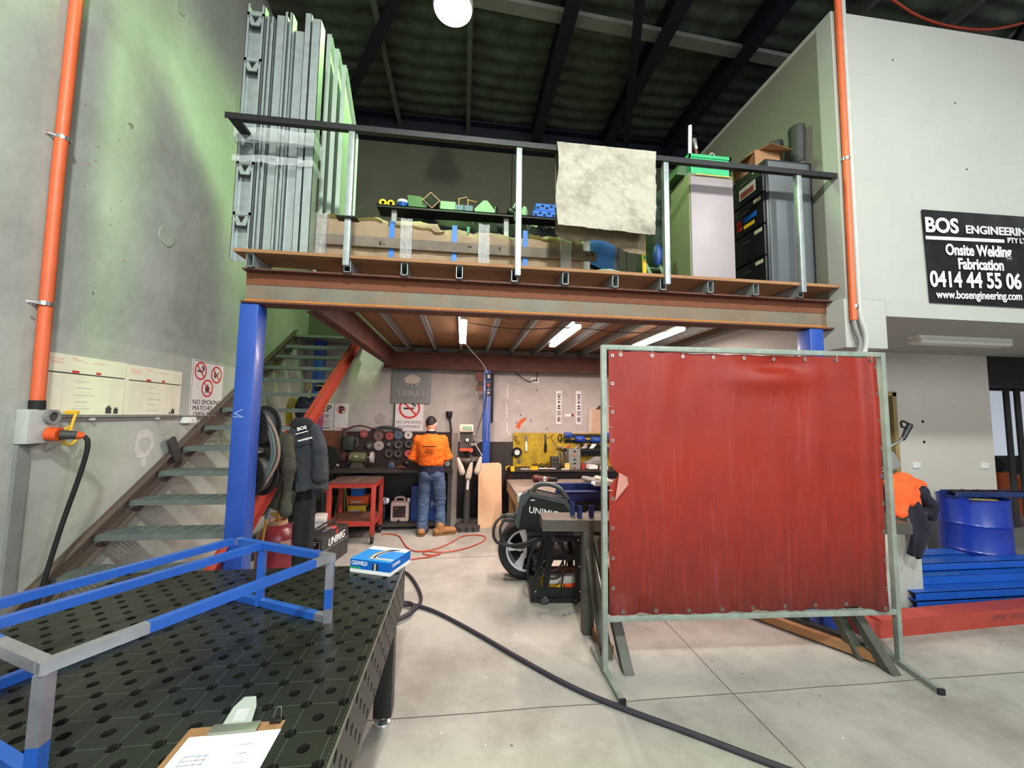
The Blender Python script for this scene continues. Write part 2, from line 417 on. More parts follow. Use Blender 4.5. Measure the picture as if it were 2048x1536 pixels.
def sheet(nu, nv, fn, thick, flip=False):
    """a cloth or panel: grid of points fn(u,v) given a real thickness"""
    g = G(); vs = [[g.bm.verts.new(Vector(fn(i / nu, j / nv))) for j in range(nv + 1)] for i in range(nu + 1)]
    for i in range(nu):
        for j in range(nv): g.bm.faces.new((vs[i][j], vs[i + 1][j], vs[i + 1][j + 1], vs[i][j + 1]))
    bmesh.ops.recalc_face_normals(g.bm, faces=g.bm.faces)
    bmesh.ops.solidify(g.bm, geom=g.bm.faces[:], thickness=thick)
    return g
# ================================================================== THE SETTING
g = G(); g.b(-2.8, 16.0, -6.6, 9.4, -0.15, 0); fl = struct(g.build('floor', M['floor']))
def line_box(g, p, q, wd, h=0.0012):
    p = Vector(p); q = Vector(q); n = 14; d = (q - p) / n; s = Vector((-d.y, d.x, 0)).normalized()
    pts = [p + d * i + s * (rnd.uniform(-1, 1) * 0.006 if 0 < i < n else 0) for i in range(n + 1)]
    for a, b in zip(pts, pts[1:]): g.beam(a + Vector((0, 0, h / 2)), b + Vector((0, 0, h / 2)), wd, h)
for p, q, wd in [((-0.6, 2.47, 0), (4.6, 2.44, 0), 0.006), ((1.72, -2, 0), (1.79, 6.0, 0), 0.006), ((-0.5, 5.02, 0), (0.6, 5.02, 0), 0.007), ((4.6, 2.44, 0), (11, 2.4, 0), 0.006)]:
    g = G(); line_box(g, p, q, wd); o = g.build('joint', mat('floor_joint', rgb(88, 82, 76), 0.9), fl); lab(o, 'dark saw-cut floor joint')
g = G(); g.b(-2.8, -2.6, -6.6, 8.4, 0, 7.0); wl = struct(g.build('wall_left', M['concrete_wall']))
for y, z, r in [(3.67, 3.263, 0.085), (4.55, 5.2, 0.1), (3.6, 5.35, 0.05)]:
    g = G(); g.cyl((-2.6, y, z), (-2.594, y, z), r, seg=28); o = g.build('patch', mat('wall_patch', rgb(166, 172, 160), 0.85, scale=4), wl); lab(o, 'round patched lifting point')
def ring_poly(r, jit, n=30):
    return [(3.62 + (r + rnd.uniform(-jit, jit)) * .9 * math.cos(2 * math.pi * k / n), 1.47 + (r + rnd.uniform(-jit, jit)) * math.sin(2 * math.pi * k / n)) for k in range(n)]
g = G(); po = ring_poly(.118, .012); pi_ = ring_poly(.062, .012); n = 30
for k in range(n):
    q4 = [po[k], po[(k + 1) % n], pi_[(k + 1) % n], pi_[k]]; g.quad(*[(-2.598, y, z) for y, z in q4])
bmesh.ops.remove_doubles(g.bm, verts=g.bm.verts, dist=1e-5)
g.prism([(-2.6, y, z) for y, z in [(3.60, 1.36), (3.66, 1.36), (3.655, 1.30), (3.63, 1.275), (3.61, 1.3)]], (.002, 0, 0))
lab(g.build('filler_ring', mat('pale_filler', rgb(192, 190, 184), 0.95, 0, .12, 12), wl, smooth=None), 'pale ring of filler')
g = G()
for i in range(26):
    y = 3.0 + 0.35 * rnd.random() + (i / 26) * -0.2; z = 2.5 + i * 0.055
    g.ball((-2.6, y, z), rnd.uniform(.002, .006), (0.1, 1, 1.3), 6)
lab(g.build('rust_spots', mat('rust_spots', rgb(146, 112, 86), 0.9), wl), 'small rust coloured spots')
g = G(); g.b(-2.8, 5.2, 6.9, 7.1, 0, 7.0); wb = struct(g.build('wall_back', M['back_wall']))
g = G(); g.b(-2.6, 5.2, 6.885, 6.9, 2.9, 7.0); struct(g.build('trim_5', mat('olive_cladding', rgb(88, 88, 72), 0.8, 0, 0.12, 1.5)))
for x in (0.8, 1.9, 3.0):
    g = G(); g.b(x - .006, x + .006, 6.878, 6.885, 2.93, 6.6); lab(g.build('sheet_joint', M['black_steel'], bpy.data.objects['trim_5']), 'dark sheet joint')
g = G(); g.cyl((-1.38, 6.9, 1.66), (-1.38, 6.893, 1.66), 0.085, seg=28); lab(g.build('patch', mat('wall_patch_grey', rgb(160, 152, 148), 0.85, scale=4), wb), 'round grey patch')
for k, (x, z) in enumerate([(0.95, 1.62), (1.02, 1.75), (1.3, 2.2), (1.5, 1.52), (1.2, 1.66)]):
    g = G(); g.cyl((x, 6.9, z), (x, 6.896, z), 0.012, seg=8); g.build('wall_hole', M['hole_black'], wb)
for pts, m_ in [([(0.93, 1.55), (1.0, 1.66), (1.1, 1.72), (1.13, 1.69), (1.04, 1.6), (1.0, 1.5)], mat('orange_spray', rgb(196, 92, 50), 0.8))]:
    g = G(); g.prism([(x, 6.9, z) for x, z in pts], (0, -0.003, 0)); g.build('spray_mark', m_, wb)
g = G()
for i in range(16):
    g.ball((0.78 + rnd.uniform(-.02, .03) + (0.2 if i % 5 == 0 else 0), 6.9, 1.3 + i * 0.07), 0.012, (0.8, 0.1, rnd.uniform(1, 4)), 6)
lab(g.build('paint_drips', mat('white_drips', rgb(222, 216, 212), 0.8), wb), 'white paint drips')
# upper office volume on the right
g = G(); g.b(3.27, 15.8, 2.95, 3.1, 2.80, 5.45); w1 = struct(g.build('wall_front', M['render']))
for x, z in [(4.55, 4.75), (4.62, 4.1), (4.2, 3.0), (3.9, 5.1)]:
    g = G(); g.cyl((x, 2.95, z), (x, 2.947, z), 0.007, seg=8); g.build('wall_hole', M['hole_black'], w1)
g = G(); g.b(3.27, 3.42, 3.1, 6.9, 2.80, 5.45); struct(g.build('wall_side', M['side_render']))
g = G(); g.b(3.27, 15.8, 2.95, 6.9, 5.45, 5.5); struct(g.build('trim_1', M['render']))
g = G(); g.b(3.66, 15.8, 2.95, 7.2, 2.66, 2.8); struct(g.build('trim_2', M['render']))
g = G(); g.b(3.25, 3.66, 2.95, 6.9, 2.37, 2.8, 0.006); struct(g.build('trim_3', M['render']))
# ground floor wall under the office, with a doorway
g = G(); g.b(3.7, 5.10, 4.55, 4.67, 0, 2.66); g.b(5.68, 7.2, 4.55, 4.67, 0, 2.66); g.b(5.10, 5.68, 4.55, 4.67, 2.08, 2.66)
wr = struct(g.build('wall_right', M['cream_wall']))
for x, z in [(5.78, 1.738), (6.101, 1.742), (6.102, 1.471)]:
    g = G(); g.cyl((x, 4.55, z), (x, 4.545, z), 0.018, seg=10); g.build('wall_hole', M['hole_black'], wr)
g = G(); g.b(5.06, 5.11, 4.53, 4.69, 0, 2.12); g.b(5.64, 5.70, 4.53, 4.69, 0, 2.12); g.b(5.06, 5.70, 4.53, 4.69, 2.07, 2.13)
d1 = struct(g.build('door_1', mat('varnished_jamb', rgb(150, 128, 82), 0.6, scale=4)))
g = G(); g.b(5.12, 5.16, 4.69, 5.3, 0.01, 2.06); o = g.build('door_leaf', mat('lavender_door', rgb(206, 200, 206), 0.6), d1)
g = G(); g.b(4.6, 6.4, 5.9, 6.0, 0, 2.66); struct(g.build('wall_inner', M['cream_wall']))
g = G(); g.b(7.2, 16, 4.55, 4.8, 2.25, 2.66); struct(g.build('trim_4', M['black_steel']))
g = G(); g.b(5.2, 16.0, 8.0, 8.2, 0, 7.0); struct(g.build('wall_far', M['darkgrey']))
wi = G(); wi.b(12.3, 14.4, 7.97, 8.0, 0.95, 2.5); struct(wi.build('window_1', mat('frosted_daylight', (0.75, 0.85, 0.95, 1), 0.4, emit=((0.75, 0.82, 0.95, 1), 0.4))))
g = G(); g.b(15.8, 16.0, -6.6, 8.2, 0, 7.0); struct(g.build('wall_far_right', M['cream_wall']))
g = G(); g.b(-2.8, 16.0, -6.6, -6.4, 5.2, 7.0); struct(g.build('wall_rear', M['concrete_wall']))
# roof: quilted foil under the sheeting, with its steel
def roof_fn(u, v):
    x = -2.8 + 18.8 * u; y = -6.6 + 14.8 * v
    s = math.sin(y * 2 * math.pi / 0.24); sx = ((x + 2.43) / 1.22) % 1.0
    return (x, y, 7.0 - 0.012 * s - 0.04 * math.sin(math.pi * sx) + 0.012 * fbm((x, y, 0), 1.7))
g = sheet(190, 370, roof_fn, 0.01); ce = struct(g.build('ceiling', M['foil'], smooth=80))
g = G()
purl = mat('purlin_galvanised', rgb(92, 96, 90), 0.6, 0.3)
for x in [-1.21, -0.02, 4.85, 6.1, 7.3, 8.5]:
    g = G(); g.b(x - 0.035, x + 0.035, -6.5, 6.9, 6.80, 6.82); g.b(x - 0.035, x - 0.02, -6.5, 6.9, 6.82, 6.96); g.build('purlin', purl, ce)
for x in [1.2, 2.5, 3.7]:
    g = G(); g.b(x - 0.09, x + 0.09, -6.5, 6.9, 6.66, 6.69); g.b(x - 0.01, x + 0.01, -6.5, 6.9, 6.69, 6.93); g.b(x - 0.09, x + 0.09, -6.5, 6.9, 6.91, 6.94); g.build('rafter', M['navy'], ce)
for p, q in [((-0.72, 4.2, 6.74), (-2.2, 6.6, 6.74)), ((1.95, 4.0, 6.7), (2.95, 6.85, 6.64)), ((6.2, 3.0, 6.6), (8.4, 5.5, 6.6))]:
    g = G(); g.beam(p, q, 0.11, 0.11); g.build('brace', M['navy'], ce)
g = G(); g.beam((-2.6, 4.32, 6.84), (9.0, 4.95, 6.84), 0.16, 0.06); lab(g.build('purlin', mat('pale_purlin', rgb(128, 130, 122), 0.6, 0.3), ce), 'paler cross purlin')
g = G(); g.b(-2.6, 5.2, 6.62, 6.9, 6.58, 6.62); g.b(-2.6, 5.2, 6.74, 6.77, 6.62, 6.94); g.b(-2.6, 5.2, 6.62, 6.9, 6.92, 6.95); lab(g.build('eave_beam', M['navy'], ce), 'dark beam along the top of the back wall')
# high-bay lamp with a lit lens
t = thing('high_bay_lamp', 'lit round high bay lamp hanging under the roof', 'lamp', (-0.2, 3.88, 6.0))
g = G(); g.lathe([(0.20, 0.02), (0.215, 0.06), (0.2, 0.14), (0.14, 0.26), (0.09, 0.34), (0.09, 0.46), (0.02, 0.5), (0.02, 0.86)], (-0.2, 3.88, 6.0), seg=32); g.build('housing', M['lightgrey'], t)
g = G(); g.lathe([(0.0, -0.035), (0.08, -0.03), (0.15, -0.015), (0.198, 0.018)], (-0.2, 3.88, 6.0), seg=32); lab(g.build('lens', M['bay_glow'], t), 'glowing lens')
# orange cable strung under the roof
g = G(); g.tube([(4.4, 3.6, 6.9), (4.74, 3.6, 6.62), (5.23, 3.6, 6.38), (5.98, 3.6, 6.36), (6.63, 3.6, 6.56), (7.3, 3.6, 6.88)], 0.014, 8, smooth=2); tag(g.build('extension_cord', M['red_cord']), 'orange cord looped under the roof above the white wall', 'cord')

# ================================================================== MEZZANINE
mz = thing('mezzanine_platform', 'steel mezzanine floor on blue posts with rusty beams and a handrail', 'mezzanine', (-1.53, 3.13, 0))
g = G(); g.b(-1.68, 3.27, 3.0, 3.30, 2.91, 2.935); g.b(-1.22, 3.27, 3.30, 6.9, 2.91, 2.935); lab(g.build('deck', M['deck_ply'], mz), 'brown flooring board deck')
def ibeam(p0, p1, w_, h, m_, name, label=None, top=None):
    """I section along X or Y with its bottom at p0.z"""
    p0 = Vector(p0); p1 = Vector(p1); g = G()
    for zz, ww, hh in ((0.006, w_, 0.012), (h - 0.006, w_, 0.012), (h / 2, 0.008, h)):
        g.beam(p0 + Vector((0, 0, zz)), p1 + Vector((0, 0, zz)), ww, hh)
    o = g.build(name, m_, mz)
    if label: lab(o, label)
    return o
def beam_mat():
    m = mat('weathered_beam', rgb(114, 109, 97), 0.65, 0.15, 0.18, 3, 0.1, 30, rgb(134, 84, 42), 0.65, 1.4)
    return m
FB = beam_mat()
def front_beam():
    x0, x1, y0, y1, z0, z1 = -1.64, 3.25, 3.05, 3.20, 2.55, 2.81
    g = G()
    g.mi = 0; g.b(x0, x1, 3.121, 3.129, z0 + 0.012, z1 - 0.012)
    g.mi = 1; g.b(x0, x1, y0, y1, z0, z0 + 0.012); g.b(x0, x1, y0, y1, z1 - 0.012, z1)
    g.mi = 3; g.b(x0, x1, 3.117, 3.121, z1 - 0.105, z1 - 0.012); g.mi = 2; g.b(x0, x1, 3.119, 3.121, z0 + 0.012, z0 + 0.045)
    o = g.build('front_beam', [FB, M['rust_brown'], mat('orange_rust', rgb(176, 112, 44), 0.8, 0, 0.2, 5, 0.1, 30), mat('brown_rust', rgb(112, 62, 36), 0.8, 0, 0.25, 3, 0.1, 30, rgb(84, 50, 34), .6, 3)], mz)
    lab(o, 'front beam with orange rust along its lower edge')
front_beam()
ibeam((-1.3, 6.65, 2.5), (3.25, 6.65, 2.5), 0.14, 0.27, M['rust_brown'], 'back_beam', 'dark brown beam at the back')
ibeam((-1.17, 3.2, 2.53), (-1.17, 6.58, 2.53), 0.12, 0.24, M['rust_brown'], 'trimmer_beam', 'red-brown beam beside the stairs')
JX = [-1.575, -0.89, -0.47, -0.05, 0.385, 0.80, 1.22, 1.635, 2.06, 2.48, 2.905]
for x in JX:
    g = G(); y1 = 6.85 if x > -1.2 else 3.3; t_ = 0.004; wx, h, z0 = 0.05, 0.1, 2.81
    g.b(x - wx / 2, x + wx / 2, 3.02, y1, z0, z0 + t_); g.b(x - wx / 2, x + wx / 2, 3.02, y1, z0 + h - t_, z0 + h)
    g.b(x - wx / 2, x - wx / 2 + t_, 3.02, y1, z0, z0 + h); g.b(x + wx / 2 - t_, x + wx / 2, 3.02, y1, z0, z0 + h)
    g.build('joist', M['galv'], mz)
for x, y, zt, wd in [(-1.58, 3.13, 2.55, 0.135), (3.08, 3.125, 2.55, 0.14), (-2.30, 6.62, 2.9, 0.15), (0.40, 6.64, 2.5, 0.125)]:
    g = G(); g.b(x - wd / 2, x + wd / 2, y - wd / 2, y + wd / 2, 0.0, zt, 0.016); g.b(x - wd * .55, x + wd * .55, y - wd * .55, y + wd * .55, 0, 0.012)
    lab(g.build('column', M['blue'], mz), 'blue painted square column')
g = G(); g.beam((-1.635, 3.0605, 1.71), (-1.565, 3.0605, 1.71), 0.002, 0.004); g.beam((-1.63, 3.0605, 1.735), (-1.575, 3.0605, 1.765), 0.002, 0.004); g.beam((-1.63, 3.0605, 1.735), (-1.58, 3.0605, 1.715), 0.002, 0.004)
lab(g.build('chalk_mark', mat('faint_chalk', rgb(168, 186, 216), .9), mz), 'white chalk level mark')
PX = [-0.89, 0.405, 1.655, 2.90]
for x in PX:
    g = G(); g.b(x - 0.0225, x + 0.0225, 2.975, 3.02, 2.845, 3.925, 0.003); lab(g.build('rail_post', M['galv'], mz), 'galvanised rail post')
g = G(); g.b(-0.97, -0.82, 2.95, 3.03, 3.205, 3.215); lab(g.build('bracket', M['black_steel'], mz), 'small black plate on the first post')
g = G(); g.b(-1.785, 3.36, 2.965, 3.04, 3.925, 3.945); g.b(-1.785, -1.71, 3.04, 3.25, 3.925, 3.945); g.b(-1.785, 3.36, 2.965, 2.972, 3.90, 3.945)
lab(g.build('handrail', M['black_steel'], mz), 'black flat top rail')
for x, y in TUBES:
    tt = thing('fluorescent_batten', {-0.02: 'leftmost lit fluorescent batten under the mezzanine', 1.27: 'middle lit fluorescent batten under the mezzanine', 2.47: 'lit fluorescent batten under the mezzanine just above the red curtain'}[x], 'light', (x, y, 2.76), 0, 'fluorescent battens under the mezzanine')
    g = G(); g.b(x - 0.03, x + 0.03, y - 0.64, y + 0.64, 2.785, 2.812); g.build('body', M['white'], tt)
    g = G(); g.b(x - 0.045, x + 0.045, y - 0.64, y + 0.64, 2.745, 2.785, 0.01); lab(g.build('diffuser', M['tube_glow'], tt), 'glowing diffuser')
g = G(); g.tube([(-0.02, 5.54, 2.8), (0.1, 5.9, 2.72), (0.32, 6.5, 2.6), (0.4, 6.56, 2.45)], 0.006, 6, smooth=2); tag(g.build('cable', M['white']), 'pale cable from the leftmost batten to the blue post', 'cable')
g = G(); g.tube([(-0.02, 4.4, 2.79), (0.6, 4.4, 2.72), (1.27, 4.35, 2.78), (1.9, 4.4, 2.73), (2.47, 4.4, 2.79)], 0.005, 6, smooth=2); tag(g.build('cable', M['darkgrey']), 'thin dark cable strung between the battens under the deck', 'cable')

# ================================================================== STAIRS
st = thing('steel_staircase', 'steel stair with open grating treads climbing the left wall', 'staircase', (-2.13, 2.5, 0))
XL, XR = -2.58, -1.68
def tread_z(k): return 0.668 + 0.1865 * (k - 1)
def tread_y(k): return 2.95 + 0.277 * (k - 1)
tr = G()
for i in range(7): tr.b(XL, XR, i * 0.038, i * 0.038 + 0.005, -0.026, -0.002)
for i in range(10):
    x = XL + 0.03 + i * (XR - XL - 0.06) / 9; tr.b(x - 0.003, x + 0.003, 0, 0.24, -0.008, 0)
tr.b(XL, XR, -0.012, 0.002, -0.04, 0.002); tr.b(XL, XL + 0.006, 0, 0.24, -0.06, 0); tr.b(XR - 0.006, XR, 0, 0.24, -0.06, 0)
tme = tr.mesh('tread', None); tme.materials.append(M['tread'])
for k in range(-2, 13):
    me = tme if k == -2 else tme
    o = bpy.data.objects.new('tread', me); COL.objects.link(o); o.parent = st
    o.location = Vector((0, tread_y(k), tread_z(k))) - Vector((-2.13, 2.5, 0))
for nm, x, m_, lb in [('stringer', XR + 0.03, M['red'], 'red painted side stringer'), ('stringer', XL - 0.012, mat('grey_brown_stringer', rgb(98, 84, 76), 0.75, 0.1, 0.2, 5, dirt=rgb(70, 60, 56), dirt_amt=.6, dirt_scale=5), 'grey-brown wall-side stringer')]:
    g = G()
    y0, z0 = tread_y(-2.0), tread_z(-2.0); y1, z1 = tread_y(13.4), tread_z(13.4)
    g.beam((x, y0 - 0.05, z0 - 0.06), (x, y1, z1 - 0.06), 0.01, 0.2); g.beam((x + (0.022 if x > -2 else 0.018), y0 - 0.05, z0 + 0.04), (x + (0.022 if x > -2 else 0.018), y1, z1 + 0.04), 0.05, 0.008)
    g.beam((x + (0.022 if x > -2 else 0.018), y0 - 0.05, z0 - 0.16), (x + (0.022 if x > -2 else 0.018), y1, z1 - 0.16), 0.05, 0.008)
    lab(g.build(nm, m_, st), lb)
g = G(); g.b(XL, XR, 6.3, 6.87, 2.9, 2.935); lab(g.build('landing', M['tread'], st), 'dark top landing')

# ================================================================== WELDING TABLE
TZ = 0.82
wt = thing('welding_table', 'black perforated steel welding table in the left foreground', 'table', (-0.33 - 14 * 0.0575 - 0.02875, 2.58 - 22 * 0.0575 - 0.02875, 0))
def perforated(nx, ny, p, r, depth, fn, skip=None):
    """plate of nx by ny cells, a round through-hole in every other cell; fn maps (u,v,d) to the place"""
    g = G(); bm = g.bm; V = {}
    def gv(i, j):
        k = (i, j)
        if k not in V: V[k] = bm.verts.new(fn(i * p, j * p, 0))
        return V[k]
    S = 16
    for i in range(nx):
        for j in range(ny):
            c4 = [gv(i, j), gv(i + 1, j), gv(i + 1, j + 1), gv(i, j + 1)]
            if (i + j) % 2 == 0 and not (skip and skip(i, j)):
                cx, cy = (i + .5) * p, (j + .5) * p
                top = []; bot = []
                for k in range(S):
                    a = 2 * math.pi * k / S - 3 * math.pi / 4
                    top.append(bm.verts.new(fn(cx + r * math.cos(a), cy + r * math.sin(a), 0)))
                    bot.append(bm.verts.new(fn(cx + r * math.cos(a), cy + r * math.sin(a), depth)))
                for q in range(4):
                    A = c4[q]; B = c4[(q + 1) % 4]
                    seg = [top[(q * 4 + e) % S] for e in range(5)]
                    bm.faces.new([A, B] + seg[::-1])
                for k in range(S): bm.faces.new((top[k], top[(k + 1) % S], bot[(k + 1) % S], bot[k]))
            else: bm.faces.new(c4)
    return g
def table_mat():
    m = mat('blackened_table_top', rgb(46, 48, 43), 0.33, 0.5, 0.3, 3, 0.03, 30, rgb(64, 66, 54), 0.6, 1.6)
    nt = m.node_tree; N = nt.nodes; L = nt.links; b = N['Principled BSDF']; old = b.inputs['Base Color'].links[0].from_socket
    tc = N.new('ShaderNodeTexCoord'); sp = N.new('ShaderNodeSeparateXYZ'); L.new(tc.outputs['Object'], sp.inputs[0])
    fs = []
    for ax, off in (('X', 0.0), ('Y', 0.0)):
        a = N.new('ShaderNodeMath'); a.operation = 'ADD'; a.inputs[1].default_value = 57.5 + off; L.new(sp.outputs[ax], a.inputs[0])
        mo = N.new('ShaderNodeMath'); mo.operation = 'MODULO'; mo.inputs[1].default_value = 0.115; L.new(a.outputs[0], mo.inputs[0])
        lt = N.new('ShaderNodeMath'); lt.operation = 'LESS_THAN'; lt.inputs[1].default_value = 0.0016; L.new(mo.outputs[0], lt.inputs[0]); fs.append(lt)
    mx = N.new('ShaderNodeMath'); mx.operation = 'MAXIMUM'; L.new(fs[0].outputs[0], mx.inputs[0]); L.new(fs[1].outputs[0], mx.inputs[1])
    ml = N.new('ShaderNodeMath'); ml.operation = 'MULTIPLY'; ml.inputs[1].default_value = 0.45; L.new(mx.outputs[0], ml.inputs[0])
    mi = N.new('ShaderNodeMix'); mi.data_type = 'RGBA'; L.new(ml.outputs[0], mi.inputs['Factor']); L.new(old, mi.inputs['A']); mi.inputs['B'].default_value = rgb(140, 150, 138)
    L.new(mi.outputs['Result'], b.inputs['Base Color'])
    return m
TM = table_mat(); TE = mat('blackened_table_side', rgb(58, 58, 55), 0.42, 0.5, 0.25, 5, 0.03, 30)
X1, Y1 = -0.33, 2.58
X0, Y0 = X1 - 27 * 0.0575, Y1 - 45 * 0.0575
g = perforated(27, 45, 0.0575, 0.0168, -0.022, lambda u, v, d: (X0 + u, Y0 + v, TZ + d)); lab(g.build('tabletop', TM, wt, smooth=None), 'perforated top with scribed grid')
g = perforated(45, 4, 0.0575, 0.0168, -0.022, lambda u, v, d: (X1 + d, Y0 + u, TZ - 0.23 + v)); lab(g.build('side_apron', TE, wt, smooth=None), 'perforated side plate')
g = perforated(45, 4, 0.0575, 0.0168, 0.022, lambda u, v, d: (X0 + d, Y0 + u, TZ - 0.23 + v)); g.build('side_apron', TE, wt, smooth=None)
g = perforated(27, 4, 0.0575, 0.0168, -0.022, lambda u, v, d: (X0 + u, Y1 + d, TZ - 0.23 + v)); g.build('end_apron', TE, wt, smooth=None)
g = G(); g.beam((X1 + .0005, Y0, TZ + .0005), (X1 + .0005, Y1, TZ + .0005), 0.006, 0.003)
for j in range(200): g.b(X1 - 0.011, X1 - 0.009, Y0 + 0.013 * j, Y0 + 0.013 * j + 0.003, TZ, TZ + 0.0006)
lab(g.build('edge_scale', M['steel'], wt, smooth=None), 'bright worn edge with scale marks')
g = G(); g.b(X0 + .005, X1 - .005, Y0 + .005, Y1 - .005, TZ - 0.03, TZ - 0.026); g.build('hole_shade', M['hole_black'], wt, smooth=None)  # black sheet under the top, painting the shade seen through its holes
for x, y in [(-0.405, 2.44), (-1.49, 2.44), (-0.405, 0.12), (-1.49, 0.12)]:
    g = G(); g.b(x - 0.05, x + 0.05, y - 0.05, y + 0.05, 0.058, TZ - 0.03, 0.006); lg = g.build('leg', mat('black_powdercoat', rgb(24, 24, 25), 0.4, 0, 0.15, 20, 0.05, 90), wt)
    g = G(); g.lathe([(0.0, 0.0), (0.047, 0.0), (0.048, 0.010), (0.044, 0.018), (0.022, 0.026), (0.014, 0.03), (0.014, 0.075), (0, 0.075)], (x, y, 0)); lab(g.build('levelling_foot', M['chrome'], lg), 'chrome levelling foot')

# blue square-tube frame on the table
fr = thing('box_frame', 'blue square-tube box frame with bare ground corners lying on the welding table', 'frame', (-0.9, 1.6, TZ))
FBL = mat('frame_blue', rgb(34, 86, 176), 0.38, 0.1, 0.1, 8, 0.02, 60, coat=0.3)
BARE = mat('ground_bare_steel', rgb(176, 176, 190), 0.33, 0.75, 0.15, 14, 0.02, 80)
s = 0.03; zt = 1.114 - s / 2; zb = TZ + s / 2
P2 = Vector((-0.575, 1.918, 0)); ux = Vector((-0.562, 0.291, 0)).normalized(); uy = Vector((-0.46, -0.746, 0)).normalized()
Pn = Vector((-1.035, 1.19, 0)); P1 = P2 + ux * 0.615; Pm = P2 + ux * 0.425; L_ = (Pn - P2).length; uy = (Pn - P2).normalized()
ux2 = Vector((-uy.y, uy.x, 0)); ux2 = ux2 if ux2.x < 0 else -ux2
def V3(p, z): return Vector((p.x, p.y, z))
def bar(name, a, b_, m_, up=(0, 0, 1)):
    g = G(); g.beam(a, b_, s, s, up, 0.002); return g.build(name, m_, fr)
def mixbar(name, a, b_, ba, bb, up=(0, 0, 1)):
    """blue tube with ba / bb metres of bare steel at the two ends"""
    a = Vector(a); b_ = Vector(b_); d = (b_ - a).normalized(); L = (b_ - a).length; g = G()
    cuts = [0] + ([ba] if ba else []) + ([L - bb] if bb else []) + [L]
    for i, (p, q) in enumerate(zip(cuts, cuts[1:])):
        g.mi = 1 if (ba and i == 0) or (bb and i == len(cuts) - 2) else 0
        g.beam(a + d * p, a + d * q, s, s, up)
    return g.build(name, [FBL, BARE], fr, smooth=None)
ux2 = ux; P1n = P1 + uy * L_; Pmn = Pm + uy * L_; N1 = P1n
mixbar('long_rail', V3(P2 + uy * -.015, zt), V3(Pn + uy * .015, zt), 0.10, 0.22)
mixbar('long_rail', V3(P1 + uy * .015, zt), V3(P1n - uy * .015, zt), 0, 0)
mixbar('long_rail', V3(Pm + uy * .015, zt), V3(Pmn - uy * .015, zt), 0, 0)
mixbar('end_rail', V3(P2 + ux * .015, zt), V3(P1 - ux * .015, zt), 0.04, 0.02)
mixbar('end_rail', V3(Pn + ux2 * .015, zt), V3(N1, zt), 0.24, 0)
mixbar('post', V3(P2, zb - s / 2), V3(P2, zt - s / 2), 0.06, 0.12, (1, 0, 0)); mixbar('post', V3(Pm, zb - s / 2), V3(Pm, zt - s / 2), 0, 0, (1, 0, 0))
mixbar('post', V3(Pn, zb - s / 2), V3(Pn, zt - s / 2), 0, 0.17, (1, 0, 0)); 
mixbar('bottom_rail', V3(P2 + ux * .015, zb), V3(P2 + ux * 0.62, zb), 0.05, 0)
mixbar('bottom_rail', V3(Pn + ux2 * .015, zb), V3(N1, zb), 0, 0)
mixbar('post', V3(P1n, zb - s / 2), V3(P1n, zt - s / 2), 0, 0, (1, 0, 0))
mixbar('bottom_rail', V3(P1 + uy * .015, zb), V3(P1n - uy * .015, zb), 0, 0)

# clipboard
cb = thing('clipboard', 'brown clipboard with white drawing sheets and steel clip on the welding table', 'clipboard', (-0.63, 1.17, TZ), 0.02)
g = G(); g.b(-0.135, 0.125, -0.2, 0.165, 0.0005, 0.0035, 0.001); g.build('board', M['cardboard'], cb, local=True)
g = G(); g.b(-0.115, 0.128, -0.22, 0.125, 0.004, 0.007); g.mi = 1
ink = mat('blue_pen', rgb(90, 100, 140), 0.7)
for i in range(3): g.box((-0.055 + i * 0.0, 0.055 - i * 0.014, 0.0073), (0.06, 0.0012, 0.0006))
g.box((-0.085, 0.04, 0.0073), (0.0012, 0.032, 0.0006)); g.box((-0.03, 0.04, 0.0073), (0.0012, 0.032, 0.0006)); g.box((-0.048, 0.04, 0.0073), (0.0012, 0.032, 0.0006))
for i in range(5): g.box((0.065 + rnd.uniform(-.01, .01), 0.08 - i * 0.03, 0.0073), (0.018 + rnd.uniform(0, .02), 0.001, 0.0006))
lab(g.build('paper_stack', [M['paper'], ink], cb, local=True, smooth=None), 'white sheets with a small pen sketch')
ck = G(); ck.b(-0.068, 0.062, 0.122, 0.155, 0.007, 0.016, 0.003); cl = ck.build('clip', mat('dull_clip', rgb(150, 150, 140), 0.4, 0.7), cb, local=True)
ck = G(); ck.prism([(-0.042, 0.15, 0.014), (0.036, 0.15, 0.014), (0.03, 0.19, 0.032), (0.014, 0.222, 0.04), (-0.02, 0.222, 0.04), (-0.036, 0.19, 0.032)], (0, 0.001, 0.002)); lab(ck.build('clip_lever', mat('clear_clip', rgb(190, 195, 192), 0.12, 0, .05, 8, alpha=.55), cl, local=True), 'clear lever')
ck = G()
for i in range(5): ck.box((-0.003, 0.16 + i * 0.006, 0.0185 + i * 0.0027), (0.034, 0.003, 0.003))
lab(ck.build('ridges', M['white'], cl, local=True), 'ridged grip')
bc = thing('binder_clip', 'small wire binder clip standing on the edge of the clipboard', 'clip', (-0.545, 1.335, TZ))
g = G(); g.tube([(0, 0, 0.004), (0.004, 0.012, 0.03), (0.012, 0.016, 0.036), (0.02, 0.014, 0.03), (0.024, 0.0, 0.004)], 0.0012, 6, smooth=1); g.build('wire_handle', M['steel'], bc, local=True)
g = G(); g.b(-0.004, 0.028, -0.012, 0.002, 0.0036, 0.012, 0.002); g.build('body', M['black'], bc, local=True)

